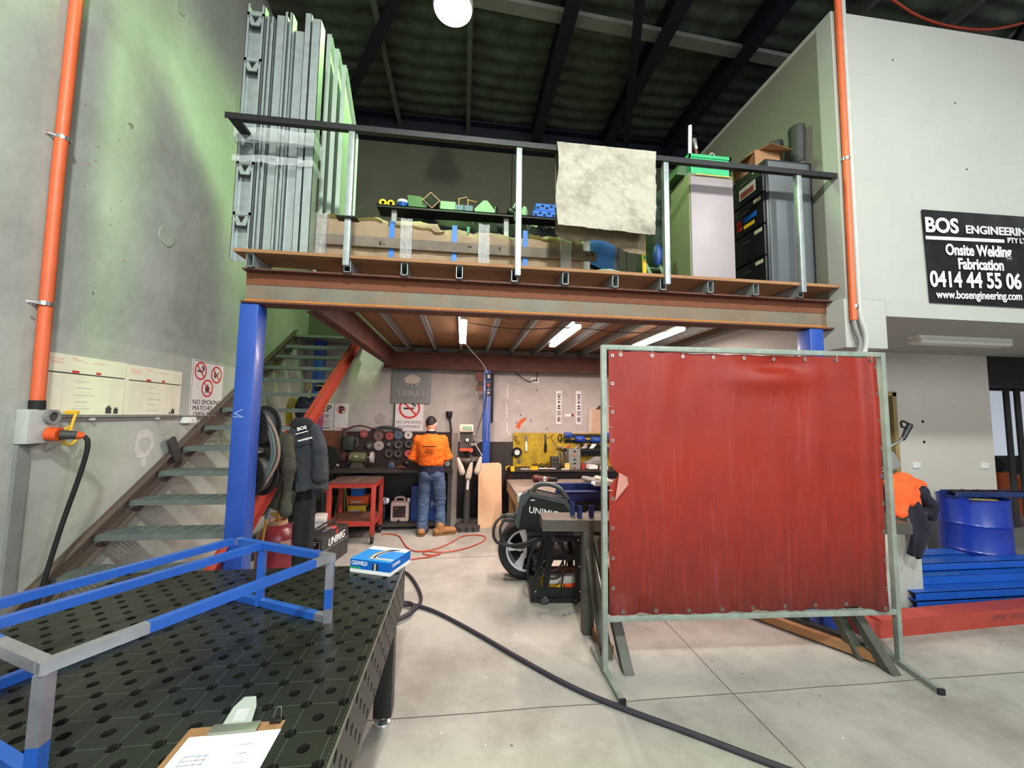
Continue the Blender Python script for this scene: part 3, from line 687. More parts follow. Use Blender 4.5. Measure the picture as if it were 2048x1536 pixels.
# blue carton at the far corner
bx = thing('wire_carton', 'blue and white welding wire carton on the far corner of the table', 'box', (-0.47, 2.55, TZ), R(-22))
def bt(name, txt, size, o, xd, yd, m_, **k): return text(name, txt, size, ROOT[bx.name] @ Vector(o), ROOT[bx.name].to_3x3() @ Vector(xd), ROOT[bx.name].to_3x3() @ Vector(yd), m_, bx, **k)
W_, D_, H_ = 0.265, 0.23, 0.075
g = G(); g.mi = 0; g.b(-W_ / 2, W_ / 2, -D_ / 2, D_ / 2, 0.018, H_ - 0.001)
g.mi = 1; g.b(-W_ / 2 - .0006, W_ / 2 + .0006, -D_ / 2 - .0006, D_ / 2 + .0006, 0.0, 0.02)
g.mi = 2; g.b(-W_ / 2, W_ / 2, -D_ / 2, D_ / 2, H_ - 0.001, H_)
g.mi = 1; g.b(-W_ / 2, W_ / 2, D_ / 2 - 0.055, D_ / 2, H_, H_ + .0005)
g.mi = 3; g.b(-W_ / 2 - .0004, -W_ / 2 + 0.07, -D_ / 2 - .0008, -D_ / 2, 0.02, 0.032)
g.mi = 4; g.b(0.015, 0.055, -D_ / 2 - .0008, -D_ / 2, 0.024, 0.06); g.mi = 5; g.b(0.028, 0.04, -D_ / 2 - .0012, -D_ / 2, 0.024, 0.06)
g.mi = 5; g.b(-0.03, 0.125, -D_ / 2 + 0.028, -D_ / 2 + 0.052, H_, H_ + .0005)
g.build('carton', [M['mid_blue'], M['print_white'], M['sky_blue'], M['green_ink'], M['black_ink'], M['lightgrey']], bx, local=True, smooth=None)
for (c_, m_, off) in ((0, 'grey', 0), (1, 'print_white', 0.022), (2, 'black_ink', 0.044), (3, 'lightgrey', 0.06)):
    g = G(); pts = []
    for k in range(9):
        a = R(95 + k * 14); pts.append((0.06 + off * 0.6 + 0.11 * math.cos(a) * 0.9, 0.0 + 0.06 + 0.11 * math.sin(a) - 0.085, H_ + 0.0006))
    for a_, b_ in zip(pts, pts[1:]): g.beam(a_, b_, 0.014, 0.0006)
    g.build('coil_print', M[m_], bx, local=True, smooth=None)
bt('lettering', 'CIGWELD', 0.03, (-0.07, -D_ / 2 - 0.001, 0.053), (1, 0, 0), (0, 0, 1), M['print_white'], depth=0.0003, bold=0.0007, xs=0.8)
bt('lettering', 'CIGWELD', 0.024, (W_ / 2 + 0.001, -0.05, 0.05), (0, 1, 0), (0, 0, 1), M['print_white'], depth=0.0003, bold=0.0005, xs=0.8)
bt('lettering', 'VERTICUT', 0.022, (0.05, -D_ / 2 + 0.04, H_ + 0.0008), (1, 0, 0), (0, 1, 0), M['mid_blue'], depth=0.0003) if False else None

# ================================================================== WELDING SCREEN
sc = thing('welding_screen', 'red welding curtain on a grey square-tube frame standing on the floor', 'screen', (2.07, 2.655, 0))
A = Vector((1.0, 2.71, 0)); B = Vector((3.165, 2.605, 0)); dx = (B - A).normalized(); ny_ = Vector((dx.y, -dx.x, 0))
ny_ = ny_ if ny_.y < 0 else -ny_
q = 0.036
for P in (A, B):
    g = G(); g.beam(V3(P, 0.03), V3(P, 2.265), q, q, (0, 1, 0), 0.002); lab(g.build('post', M['grey_tube'], sc), 'upright tube')
for z in (2.248, 0.37):
    g = G(); g.beam(V3(A, z) + dx * q / 2, V3(B, z) - dx * q / 2, q, q, (0, 0, 1), 0.002); g.build('rail', M['grey_tube'], sc)
for P, e0, e1 in ((A, Vector((1.008, 2.99, 0)), Vector((1.008, 2.425, 0))), (B, Vector((3.22, 2.88, 0)), Vector((3.09, 2.30, 0)))):
    g = G(); g.beam(V3(e0, 0.018), V3(e1, 0.018), q, q, (0, 0, 1), 0.002); ft = g.build('foot', M['grey_tube'], sc)
    d_ = (e1 - e0).normalized(); g = G(); g.beam(V3(e1, 0.018) - d_ * 0.01, V3(e1, 0.018) + d_ * 0.004, q + .003, q + .003); lab(g.build('end_cap', M['rubber'], ft), 'black end cap')
def curtain_mat():
    m = mat('red_pvc', rgb(156, 44, 26), 0.45, 0, 0.1, 1.6, 0.04, 9, rgb(112, 38, 30), 0.6, 1.8)
    nt = m.node_tree; N = nt.nodes; L = nt.links; b = N['Principled BSDF']; outn = N['Material Output']
    src = b.inputs['Base Color'].links[0].from_socket
    # grime plus painted-in loss of backlight towards the hem
    tc = N.new('ShaderNodeTexCoord'); sp = N.new('ShaderNodeSeparateXYZ'); L.new(tc.outputs['Generated'], sp.inputs[0])
    nz = N.new('ShaderNodeTexNoise'); nz.inputs['Scale'].default_value = 7; nz.inputs['Detail'].default_value = 6
    mp = N.new('ShaderNodeMapping'); mp.inputs['Scale'].default_value = (6, 6, 0.7); L.new(tc.outputs['Object'], mp.inputs[0]); L.new(mp.outputs[0], nz.inputs['Vector'])
    ad = N.new('ShaderNodeMath'); ad.operation = 'MULTIPLY_ADD'; ad.inputs[1].default_value = -0.5; L.new(nz.outputs['Fac'], ad.inputs[0]); ad.inputs[2].default_value = 0.72
    sb = N.new('ShaderNodeMath'); sb.operation = 'SUBTRACT'; L.new(ad.outputs[0], sb.inputs[0]); L.new(sp.outputs['Z'], sb.inputs[1])
    ml = N.new('ShaderNodeMath'); ml.operation = 'MULTIPLY'; ml.inputs[1].default_value = 1.7; ml.use_clamp = True; L.new(sb.outputs[0], ml.inputs[0])
    mx = N.new('ShaderNodeMix'); mx.data_type = 'RGBA'; L.new(ml.outputs[0], mx.inputs['Factor']); L.new(src, mx.inputs['A']); mx.inputs['B'].default_value = rgb(80, 36, 34)
    n4 = N.new('ShaderNodeTexNoise'); n4.inputs['Scale'].default_value = 9; n4.inputs['Detail'].default_value = 8; m4 = N.new('ShaderNodeMapping'); m4.inputs['Scale'].default_value = (3.2, 3.2, 0.22); L.new(tc.outputs['Object'], m4.inputs[0]); L.new(m4.outputs[0], n4.inputs['Vector'])
    r4 = N.new('ShaderNodeValToRGB'); r4.color_ramp.elements[0].position = 0.58; r4.color_ramp.elements[1].position = 0.8; r4.color_ramp.elements[1].color = (.22, .22, .22, 1); L.new(n4.outputs['Fac'], r4.inputs['Fac'])
    m5 = N.new('ShaderNodeMix'); m5.data_type = 'RGBA'; L.new(r4.outputs['Color'], m5.inputs['Factor']); L.new(mx.outputs['Result'], m5.inputs['A']); m5.inputs['B'].default_value = rgb(186, 112, 104)
    L.new(m5.outputs['Result'], b.inputs['Base Color'])
    tr_ = N.new('ShaderNodeBsdfTranslucent'); tr_.inputs['Color'].default_value = (0.7, 0.10, 0.04, 1)
    ms = N.new('ShaderNodeMixShader'); ms.inputs[0].default_value = 0.32; L.new(b.outputs[0], ms.inputs[1]); L.new(tr_.outputs[0], ms.inputs[2]); L.new(ms.outputs[0], outn.inputs['Surface'])
    return m
CW = 2.07; z0c, z1c = 0.385, 2.225
def cur(u, v):
    top = v; x = u
    sag = 0.0
    e = 4 * u * (1 - u)
    d_ = 0.012 * math.sin(u * 7 + 1.5 * v) * (0.5 + 0.5 * v) + 0.02 * fbm((u * 1.6, v * 0.6, 3.1), 1.6) + 0.004 * fbm((u * 13, v * 1.1, 7.7), 1.0) * (1.1 - v)
    d_ += 0.045 * math.exp(-((u - 0.965) / 0.02) ** 2)           # folded-in right edge
    d_ += 0.035 * math.exp(-((v - 0.9 - 0.35 * (u - 0.58) ** 2) / 0.045) ** 2) * math.exp(-((u - 0.6) / 0.14) ** 2) - 0.03 * math.exp(-((v - 0.96) / 0.03) ** 2) * math.exp(-((u - 0.62) / 0.12) ** 2)
    d_ += 0.02 * math.exp(-((u - 0.03 - 0.25 * (1 - v)) / 0.02) ** 2) * max(0, v - 0.6)
    z = z0c + (z1c - z0c) * v
    if v > 0.9: z -= 0.008 * (1 - abs(math.cos(u * math.pi * 8))) * (v - 0.9) * 10
    if v < 0.08: z += (0.08 - v) * (0.25 * fbm((u * 5, 2, 2), 2) + 0.1); d_ += (0.08 - v) * 0.6 * fbm((u * 6, 9, 1), 2)
    off = 0.035
    # torn bite on the left edge
    xx = u
    bite = math.exp(-((v - 0.52) / 0.028) ** 2)
    if u < 0.2: xx = u + (0.2 - u) / 0.2 * 0.032 * bite
    p = A + dx * (off + CW * xx) + ny_ * (d_ - 0.0)
    return (p.x, p.y, z)
g = sheet(150, 120, cur, 0.0016); lab(g.build('curtain', curtain_mat(), sc, smooth=80), 'red vinyl curtain, dirty and painted dimmer towards the hem')
g = G(); pF = A + dx * 0.10
g.prism([V3(pF + ny_ * .03, 1.36), V3(pF + dx * 0.05 + ny_ * 0.05, 1.33), V3(pF + dx * 0.055 + ny_ * .05, 1.28), V3(pF - dx * 0.03 + ny_ * .02, 1.16)], ny_ * 0.002); lab(g.build('torn_flap', mat('pale_torn_vinyl', rgb(190, 130, 120), 0.4), sc), 'pale torn flap')
def eyelet(u, v):
    p = Vector(cur(u, v)) + ny_ * 0.004; o = G(); o.lathe([(0.006, 0), (0.013, -0.002), (0.013, 0.003), (0.006, 0.003)], seg=12, closed=True)
    rot = ny_.to_track_quat('Z', 'Y').to_matrix().to_4x4(); rot.translation = p; o.xf(rot); lab(o.build('eyelet', M['steel'], sc), 'metal eyelet')
for i in range(9): eyelet(0.04 + i * 0.115, 0.015); eyelet(0.04 + i * 0.115, 0.985)
for i in range(9): 
    if i != 4: eyelet(0.012, 0.1 + i * 0.11)
    eyelet(0.99, 0.08 + i * 0.11)
for i in range(9):
    tie = G(); p = Vector(cur(0.04 + i * 0.115, 0.985)); tie.tube([p, p + Vector((0, -0.012, 0.03)), V3(Vector((p.x, p.y, 0)), 2.268), p + Vector((0, 0.02, 0.03)), p], 0.002, 5, smooth=1); lab(tie.build('cable_tie', M['bottle'], sc), 'pale cable tie')
for v in (0.78, 0.7, 0.46): 
    tie = G(); p = Vector(cur(0.012, v)); tie.tube([p, p + Vector((-0.03, -0.02, 0.005)), p + Vector((-0.055, 0, 0))], 0.002, 5, smooth=1); lab(tie.build('cable_tie', M['bottle'], sc), 'pale cable tie')
# ================================================================== ON THE MEZZANINE
DZ = 2.935
def channel(name, x, y, w_, d_, z1, label, flip=1, lugs=False, loc_rz=0.0, m_=None):
    """upright galvanised channel: web facing the room, two flanges"""
    t = thing(name, label, 'steel section', (x, y, DZ), loc_rz, 'galvanised sections stood on end on the mezzanine')
    h = z1 - DZ; th = 0.004
    g = G(); yy = 0.0 if flip > 0 else d_
    g.b(-w_ / 2, w_ / 2, yy, yy + th, 0, h); g.b(-w_ / 2, -w_ / 2 + th, 0, d_, 0, h); g.b(w_ / 2 - th, w_ / 2, 0, d_, 0, h)
    if flip < 0: g.b(-w_ / 2, -w_ / 2 + 0.02, 0, th, 0, h); g.b(w_ / 2 - 0.02, w_ / 2, 0, th, 0, h)
    g.build('channel', m_ or M['galv'], t, local=True)
    if lugs:
        for z in (0.32, 0.74, 1.62, 2.02):
            g = G(); g.b(-w_ / 2 + .004, w_ / 2 - .004, 0.0, d_ - 0.004, z + 0.035, z + 0.06)
            g.prism([(-w_ * .42, 0.0, z + .03), (w_ * .42, 0.0, z + .03), (w_ * .25, 0.0, z - .05), (-w_ * .25, 0.0, z - .05)], (0, 0.01, 0))
            lg = g.build('lug', M['galv'], t, local=True)
            g = G(); g.prism([(-w_ * .2, -0.002, z + .025), (w_ * .2, -0.002, z + .025), (0.0, -0.002, z - .03)], (0, 0.003, 0)); lab(g.build('lug_hole', M['hole_black'], lg, local=True), 'dark triangular cut-out')
    return t
channel('steel_section', -1.76, 3.22, 0.135, 0.06, 5.09, 'wide galvanised section with triangular lugs, leftmost of the upright bundle', -1, True)
channel('steel_section', -1.655, 3.24, 0.06, 0.07, 5.02, 'narrow galvanised channel just right of the section with lugs', -1)
channel('steel_section', -1.58, 3.26, 0.075, 0.07, 5.06, 'galvanised channel third from the left in the upright bundle', 1)
channel('steel_section', -1.505, 3.22, 0.06, 0.08, 5.06, 'galvanised channel in the middle of the upright bundle', -1)
channel('steel_section', -1.425, 3.27, 0.09, 0.07, 4.95, 'wide galvanised channel right of the middle of the bundle, lower at the top', 1)
channel('steel_section', -1.345, 3.2, 0.05, 0.08, 5.05, 'pale galvanised section second from the right of the bundle', 1)
channel('steel_section', -1.275, 3.19, 0.07, 0.1, 5.00, 'galvanised section at the right end of the upright bundle', 1)
# stretch film round the bundle
clear = mat('clear_film', rgb(215, 218, 220), 0.18, 0, 0.1, 20, 0.8, 24, alpha=0.38)
def film(name, x0, x1, y0, y1, z0, z1, label, cat='wrap', group=None):
    g = G(); n = 26
    ring = [(x0, y0), (x1, y0), (x1, y1), (x0, y1)]
    pts = []
    for i in range(4):
        a = ring[i]; b_ = ring[(i + 1) % 4]
        for k in range(n): pts.append((a[0] + (b_[0] - a[0]) * k / n, a[1] + (b_[1] - a[1]) * k / n))
    rows = []
    for j in range(7):
        v = j / 6
        rows.append([Vector((px, py - 0.008 * fbm((px * 9, v * 6, z0), 1.5), z0 + (z1 - z0) * v + 0.03 * (px - x0) * (1 if j % 2 else .4) + 0.015 * fbm((px * 4, py, v), 2))) for px, py in pts])
    g.loft(rows, caps=False)
    return g
g = film('f', -1.835, -1.235, 3.175, 3.34, 3.86, 3.99, ''); tag(g.build('stretch_wrap', clear), 'clear stretch film round the upright sections behind the rail', 'wrap')
g = film('f', -1.835, -1.235, 3.175, 3.34, 3.70, 3.76, ''); tag(g.build('stretch_wrap', clear), 'thin twisted band of clear film below the rail round the upright sections', 'wrap')
# tall folded green-grey panels behind the bundle
for i, (x, y, h1, h2) in enumerate([(-1.345, 3.62, 5.30, 4.92), (-1.285, 3.66, 5.2, 4.82), (-1.225, 3.70, 5.08, 4.70)]):
    t = thing('sheet_metal_frame', ['pale green folded sheet frame standing behind the bundle, nearest the bundle', 'pale green folded sheet frame in the middle of the three behind the bundle', 'pale green folded sheet frame with a sticker, rightmost behind the bundle'][i], 'frame', (x, y, DZ), 0, 'folded sheet frames standing behind the bundle')
    prof = [(x - 0.03, y, DZ), (x - 0.03, y, h1), (x + 0.0, y + 0.05, h1)]
    g = G(); a = 0.035
    xx = x
    g.prism([(xx, y, DZ), (xx, y, h1), (xx, y + 0.03, h1), (xx + 0.0, y + 0.50, h2), (xx, y + 0.50, DZ)], (0.004, 0, 0))
    g.build('web', M['galv_pale'], t)
    for (ya, za, yb, zb_) in ((y, DZ, y, h1), (y + 0.03, h1, y + 0.50, h2), (y + 0.50, DZ, y + 0.50, h2)):
        g = G(); g.beam((xx + 0.02, ya, za), (xx + 0.02, yb, zb_), 0.04, 0.004, (0, 1, 0.01) if ya == yb else (0, 0, 1)); g.build('flange', M['galv_pale'], t)
    if i == 2:
        g = G(); g.b(xx + 0.0045, xx + 0.006, y + 0.02, y + 0.1, 3.86, 3.93); g.build('sticker', M['paper'], t)
# paper-wrapped long pack
pk = thing('wrapped_pack', 'long kraft-paper wrapped pack with timber battens and blue tape on the mezzanine', 'package', (-0.12, 3.75, DZ))
def pack_fn(u, v):
    x = -1.36 + 2.46 * u; a = 2 * math.pi * v
    ca, sa = math.cos(a), math.sin(a); sq = lambda t: math.copysign(abs(t) ** 0.35, t)
    h = 0.255 + 0.02 * fbm((x * 2, 0, 4), 1.5) + (0.03 if u < .45 else 0)
    y = 3.74 + 0.24 * sq(ca) + 0.014 * fbm((x * 5, a * 2, 1), 1.4); z = DZ + h + h * sq(sa) + (0.02 * fbm((x * 4, a, 8), 2.0) if sa > 0.2 else 0)
    return (x, y, max(z, DZ + 0.001))
g = G(); nu, nv = 90, 40
rows = [[Vector(pack_fn(i / nu, j / nv)) for j in range(nv)] for i in range(nu + 1)]
g.loft(rows); g.build('paper_wrap', M['kraft'], pk, smooth=25)
for (x0, z0, x1, z1, w2) in [(-1.33, 3.5, -0.75, 3.49, .1), (-0.7, 3.47, -0.2, 3.43, .12), (0.55, 3.45, 1.02, 3.4, .11)]:
    g = G(); n = 12; L1 = []; L2 = []
    for k in range(n + 1):
        f = k / n; x = x0 + (x1 - x0) * f; z = z0 + (z1 - z0) * f + 0.015 * fbm((x * 6, 1, 1), 2)
        L1.append(Vector((x, 3.56, z - 0.03))); L2.append(Vector((x, 3.475, z + 0.01 - w2 * (0.25 + 0.5 * abs(fbm((x * 3, 3, 1), 2))))))
    g.loft([L1, L2], caps=False, closed=False); bmesh.ops.solidify(g.bm, geom=g.bm.faces[:], thickness=0.002)
    lab(g.build('paper_flap', mat('pale_kraft', rgb(178, 158, 130), 0.85, 0, 0.1, 5, 0.2, 14), pk), 'paler torn paper flap')
for x0, x1, z, lb in [(-1.27, 1.21, 3.245, 'upper weathered timber batten')]:
    g = G(); g.box(((x0 + x1) / 2, 3.465, z), (x1 - x0, 0.022, 0.092), None, 0.002); bt_ = g.build('batten', M['timber_grey'], pk); lab(bt_, lb)
    for xx in (-0.75, -0.72, 0.02, 0.04, 0.3, 0.98, 1.12, 1.17, 1.17):
        g = G(); g.cyl((xx, 3.455, z + rnd.uniform(-.03, .03)), (xx, 3.4525, z + rnd.uniform(-.03, .03)), 0.006, seg=8); g.build('nail_hole', M['hole_black'], bt_)
for x in (-0.66, -0.11, 0.54):
    g = G(); g.b(x - 0.022, x + 0.022, 3.484, 3.488, 3.0, 3.455); g.b(x - 0.022, x + 0.022, 3.484, 3.6, 3.455, 3.46); lab(g.build('tape_strip', M['tape_blue'], pk), 'blue tape strip')
for x in (-1.25, -0.53, 0.155, 0.915):
    g = film('b', x - 0.05, x + 0.05, 3.44, 3.99, 2.945, 3.47, ''); lab(g.build('plastic_band', clear, pk), 'crinkled clear plastic band')
g = G(); g.b(0.0, 0.025, 3.478, 3.486, 3.40, 3.455); lab(g.build('label_tag', M['green_ink'], pk), 'small green tag')
# steel shelf behind the pack, with its banner and things on it
sh = thing('steel_shelf', 'long dark steel shelf behind the wrapped pack on the mezzanine', 'shelf', (0.1, 4.9, DZ))
g = G(); g.prism([(-1.10, 4.75, 4.272), (1.9, 4.75, 4.272), (1.9, 4.94, 4.272), (-1.10, 5.04, 4.272)], (0, 0, .012)); g.b(-1.10, 1.9, 4.75, 4.756, 4.25, 4.284); g.build('shelf_plate', M['black_steel'], sh)
for x in (-0.9, 0.5, 1.75):
    g = G(); g.b(x - 0.03, x + 0.03, 4.84, 4.90, DZ, 4.272); lab(g.build('upright', M['lightgrey'], sh), 'pale upright post')
g = G(); n = 40
rows = [[Vector((-0.8 + 2.6 * i / n, 5.07 + 0.012 * math.sin(i * .6 + j), 3.3 + 1.1 * j / 8)) for i in range(n + 1)] for j in range(9)]
g.loft(rows, caps=False, closed=False); bmesh.ops.solidify(g.bm, geom=g.bm.faces[:], thickness=0.002)
bn = g.build('banner', mat('grey_vinyl', rgb(62, 60, 66), 0.5, 0, 0.15, 3)); tag(bn, 'dark banner with white lettering leaning behind the steel shelf', 'banner')
text('lettering', '\u2022 All Types of Metal Work', 0.085, (0.80, 5.055, 4.318), (1, 0, 0), (0, 0, 1), M['print_white'], bn, align='LEFT', bold=0.003)
SZ = 4.284
for i, x in enumerate((-1.03, -0.935)):
    t = thing('yellow_roll', ['yellow roll lying at the left end of the steel shelf', 'yellow roll second from the left end of the steel shelf'][i], 'roll', (x, 4.85, SZ), 0, 'yellow rolls on the steel shelf')
    g = G(); r = 0.044 - i * .002; g.lathe([(0.022, 0), (r, 0), (r, 0.1), (0.022, 0.1)], (0, -0.06, r), 'Y', 20, True); g.build('roll', M['yellow'], t, local=True)
    g = G(); g.lathe([(0.02, 0.004), (0.0221, 0.004), (0.0221, 0.09), (0.02, 0.09)], (0, -0.06, r), 'Y', 16, True); lab(g.build('core', mat('brown_core', rgb(120, 90, 20), 0.8), t, local=True), 'brown core')
t = thing('paint_tub', 'white tub with blue label on the steel shelf', 'tub', (-0.80, 4.86, SZ))
g = G(); g.lathe([(0.055, 0.001), (0.068, 0.09), (0.072, 0.092), (0.072, 0.108), (0.066, 0.112), (0.0, 0.112)], (-0.8, 4.86, SZ)); g.build('tub', M['white'], t)
g = G(); g.lathe([(0.0585, 0.018), (0.067, 0.08)], (-0.8, 4.86, SZ)); bmesh.ops.solidify(g.bm, geom=g.bm.faces[:], thickness=-0.001); lab(g.build('wrap_label', M['blue_bin'], t), 'blue wrap label')
g = G(); g.prism([(-0.72, 4.80, SZ), (-0.50, 4.80, SZ), (-0.50, 4.80, SZ + 0.13), (-0.60, 4.80, SZ + 0.165), (-0.74, 4.80, SZ + 0.17)], (0, 0.16, 0)); tag(g.build('folded_offcut', M['green_mid']), 'green folded sheet offcut between the tub and the dark red box', 'offcut')
t = thing('tipped_box', 'dark box with red rim tipped on its corner on the steel shelf', 'box', (-0.46, 4.88, SZ), R(8))
rot = Matrix.Rotation(R(40), 3, 'Y'); g = G(); c = Vector((0, 0, 0.118))
g.box(c, (0.15, 0.18, 0.15), rot); g.build('body', mat('maroon_box', rgb(54, 34, 38), 0.7), t, local=True)
g = G(); g.box(c + Vector((0, -0.092, 0)), (0.155, 0.006, 0.155), rot); g.build('rim', mat('red_rim', rgb(150, 90, 92), 0.7), t, local=True)
g = G(); g.box(c + Vector((0, -0.096, 0)), (0.13, 0.004, 0.13), rot); g.build('mouth', M['hole_black'], t, local=True)
t = thing('ribbed_tray', 'pale green ribbed tray standing on the steel shelf', 'tray', (-0.24, 4.86, SZ))
for i in range(4):
    g = G(); g.b(-0.34, -0.15, 4.80 + i * .012, 4.83 + i * .012, SZ + i * 0.038, SZ + 0.034 + i * 0.038, 0.004); g.build('rib', M['green_pale'], t)
for i, x in enumerate((-0.10, 0.015)):
    t = thing('parts_bin', ['blue-grey parts bin with a clamp, left of the pair on the steel shelf', 'blue-grey parts bin with a clamp, right of the pair on the steel shelf'][i], 'bin', (x, 4.84, SZ), 0, 'blue-grey bins on the steel shelf')
    g = G(); g.b(x - .052, x + .052, 4.79, 4.93, SZ, SZ + 0.09); g.b(x - .052, x + .052, 4.87, 4.93, SZ + .09, SZ + 0.135); g.build('body', mat('slate_bin', rgb(74, 88, 118), 0.6), t)
    g = G(); g.tube([(x - .01, 4.84, SZ + .09), (x - .01, 4.84, SZ + .2)], 0.006, 8); g.tube([(x - .02, 4.84, SZ + .19), (x + .10, 4.84, SZ + .23 - i * .06)], 0.005, 8); lab(g.build('clamp', mat('tan_clamp', rgb(190, 130, 80), 0.5), t), 'tan clamp')
g = G(); g.prism([(0.10, 4.82, SZ), (0.34, 4.82, SZ), (0.35, 4.82, SZ + .07), (0.25, 4.82, SZ + 0.19), (0.20, 4.82, SZ + 0.19), (0.09, 4.82, SZ + .07)], (0, 0.008, 0)); tag(g.build('gable_plate', M['green_pale']), 'pale green house-shaped plate standing on the steel shelf', 'plate')
g = G(); g.ball((0.36, 4.9, SZ + .09), 0.05, (0.7, 1, 1.8)); g.tube([(0.36, 4.88, SZ + .1), (0.42, 4.86, SZ + .03), (0.43, 4.86, SZ + .004)], 0.008, 8); tag(g.build('spray_gun', M['black']), 'black spray gun standing right of the house-shaped plate', 'tool')
t = thing('hand_grinder', 'black angle grinder hanging over the edge of the steel shelf', 'tool', (0.58, 4.8, SZ))
g = G(); g.ball((0.56, 4.82, SZ + .06), 0.06, (1, 1, 0.9)); g.tube([(0.56, 4.80, SZ + .05), (0.6, 4.76, SZ + 0.01), (0.6, 4.735, SZ - .1)], 0.024, 8); g.build('body', M['black'], t)
g = G(); g.tube([(0.57, 4.82, SZ + .08), (0.62, 4.82, SZ + .19)], 0.014, 8); lab(g.build('side_handle', M['grey'], t), 'grey handle')
g = G(); g.lathe([(0.03, 0), (0.045, 0.03), (0.045, 0.12), (0.03, 0.15), (0.024, 0.17), (0, 0.17)], (0.74, 4.87, SZ), seg=14); tag(g.build('flask', M['green_pale']), 'pale green flask standing left of the blue crates', 'flask')
for i in range(2):
    z = SZ + i * 0.095
    t = thing('parts_crate', ['lower blue crate of the stack on the steel shelf', 'upper blue crate of the stack on the steel shelf'][i], 'crate', (1.02, 4.87, z), 0, 'stacked blue crates on the steel shelf')
    g = G(); x0, x1, y0, y1 = 0.84 + i * .03, 1.2 + i * .03, 4.78, 4.96; hh = 0.09
    g.b(x0, x1, y0, y0 + .006, z, z + hh); g.b(x0, x1, y1 - .006, y1, z, z + hh); g.b(x0, x0 + .006, y0, y1, z, z + hh); g.b(x1 - .006, x1, y0, y1, z, z + hh); g.b(x0, x1, y0, y1, z, z + .006); g.build('body', M['blue_bin'], t)
    for k in range(6):
        g = G(); g.b(x0 + .012 + k * .058, x0 + .05 + k * .058, y0 - .002, y0, z + .02 + (k % 2) * .025, z + .05 + (k % 2) * .025); g.build('slot', M['navy_cloth'], t)
# loose things right of the pack
g = G(); g.b(1.185, 1.255, 3.78, 3.85, DZ, 3.62); tag(g.build('timber_stud', M['white']), 'white painted stud standing at the right end of the wrapped pack', 'post')
t = thing('draped_crate', 'blue cloth draped over a dark crate right of the white stud', 'crate', (1.42, 4.05, DZ))
g = G(); g.b(1.28, 1.64, 3.95, 4.3, DZ + .001, 3.66); g.build('crate', M['black'], t)
g = sheet(14, 14, lambda u, v: (1.27 + 0.3 * u + 0.03 * v, 3.93 - 0.02 * math.sin(u * 5), 3.32 + 0.33 * v - 0.12 * (u - .4) * (1 - v)), 0.004); lab(g.build('drape', mat('blue_drape', rgb(44, 96, 150), 0.8), t), 'blue cloth')
g = G(); g.ball((1.42, 3.66, DZ + .14), 0.2, (1, 0.5, 0.4)); g.ball((1.56, 3.68, DZ + .1), 0.14, (1.2, .6, .6)); tag(remesh(g, 'rag_heap', M['black_cloth'], None, 0.015, 4, lambda p: 0.01 * fbm(p, 12)), 'heap of black cloth in front of the draped crate', 'cloth')
g = G(); g.ball((1.4, 3.64, DZ + .235), 0.14, (1, 0.4, 0.2)); tag(remesh(g, 'crumpled_sheet', M['paper'], None, 0.012, 3, lambda p: 0.012 * fbm(p, 16)), 'crumpled white sheet on top of the black cloth', 'sheet')
t = thing('spirit_level', 'yellow spirit level leaning up just left of the third rail post', 'level', (1.54, 3.2, DZ))
g = G(); g.beam((1.545, 3.17, DZ), (1.537, 3.17, 3.33), 0.03, 0.022, (0, 1, 0), 0.002); g.build('body', M['yellow'], t)
g = G(); g.b(1.53, 1.553, 3.156, 3.16, 3.12, 3.15); g.build('vial', M['green_ink'], t)
# canvas drop cloth over the rail
dcm = mat('stained_canvas', rgb(178, 172, 158), 0.95, 0, 0.12, 4, 0.4, 22, rgb(92, 84, 76), 0.9, 4.2)
dc = thing('drop_cloth', 'stained canvas drop cloth hanging over the handrail', 'cloth', (1.13, 3.0, 3.2))
def dfn(u, v):
    x = 0.705 + 0.845 * u; z = 3.957 - (0.70 + 0.03 * u) * v
    w_ = 0.016 * fbm((x * 3 + z * 2.5, z * 2.2, 2), 1.6) + 0.012 * fbm((x * 7 + z * 5, z * 4, 5), 1.4)
    return (x - 0.03 * v * u + 0.012 * math.sin(v * 7) * (1 if u < .5 else -.4) * (abs(u - .5) * 2), 2.945 - 0.012 * v - abs(w_) * min(1, v * 4) * 1.4, z)
g = sheet(70, 60, dfn, 0.003); g.build('front_fall', dcm, dc, smooth=60)
def bfn(u, v):
    x = 0.72 + 0.78 * u; z = 3.955 - (0.72 + 0.10 * u + 0.03 * math.sin(u * 9)) * v
    return (x, 3.052 + 0.02 * fbm((x * 4, z * 2, 9), 1.5) + 0.01, z)
g = sheet(40, 30, bfn, 0.003); lab(g.build('back_fall', mat('dirty_canvas_back', rgb(120, 104, 84), 0.95, 0, 0.2, 5, 0.25, 20, rgb(52, 42, 36), 0.8, 6), dc, smooth=60), 'darker back fall')
g = sheet(40, 4, lambda u, v: (0.71 + 0.83 * u, 2.945 + 0.118 * v, 3.957 + 0.004 * math.sin(u * 30)), 0.003); g.build('top_fold', dcm, dc, smooth=60)
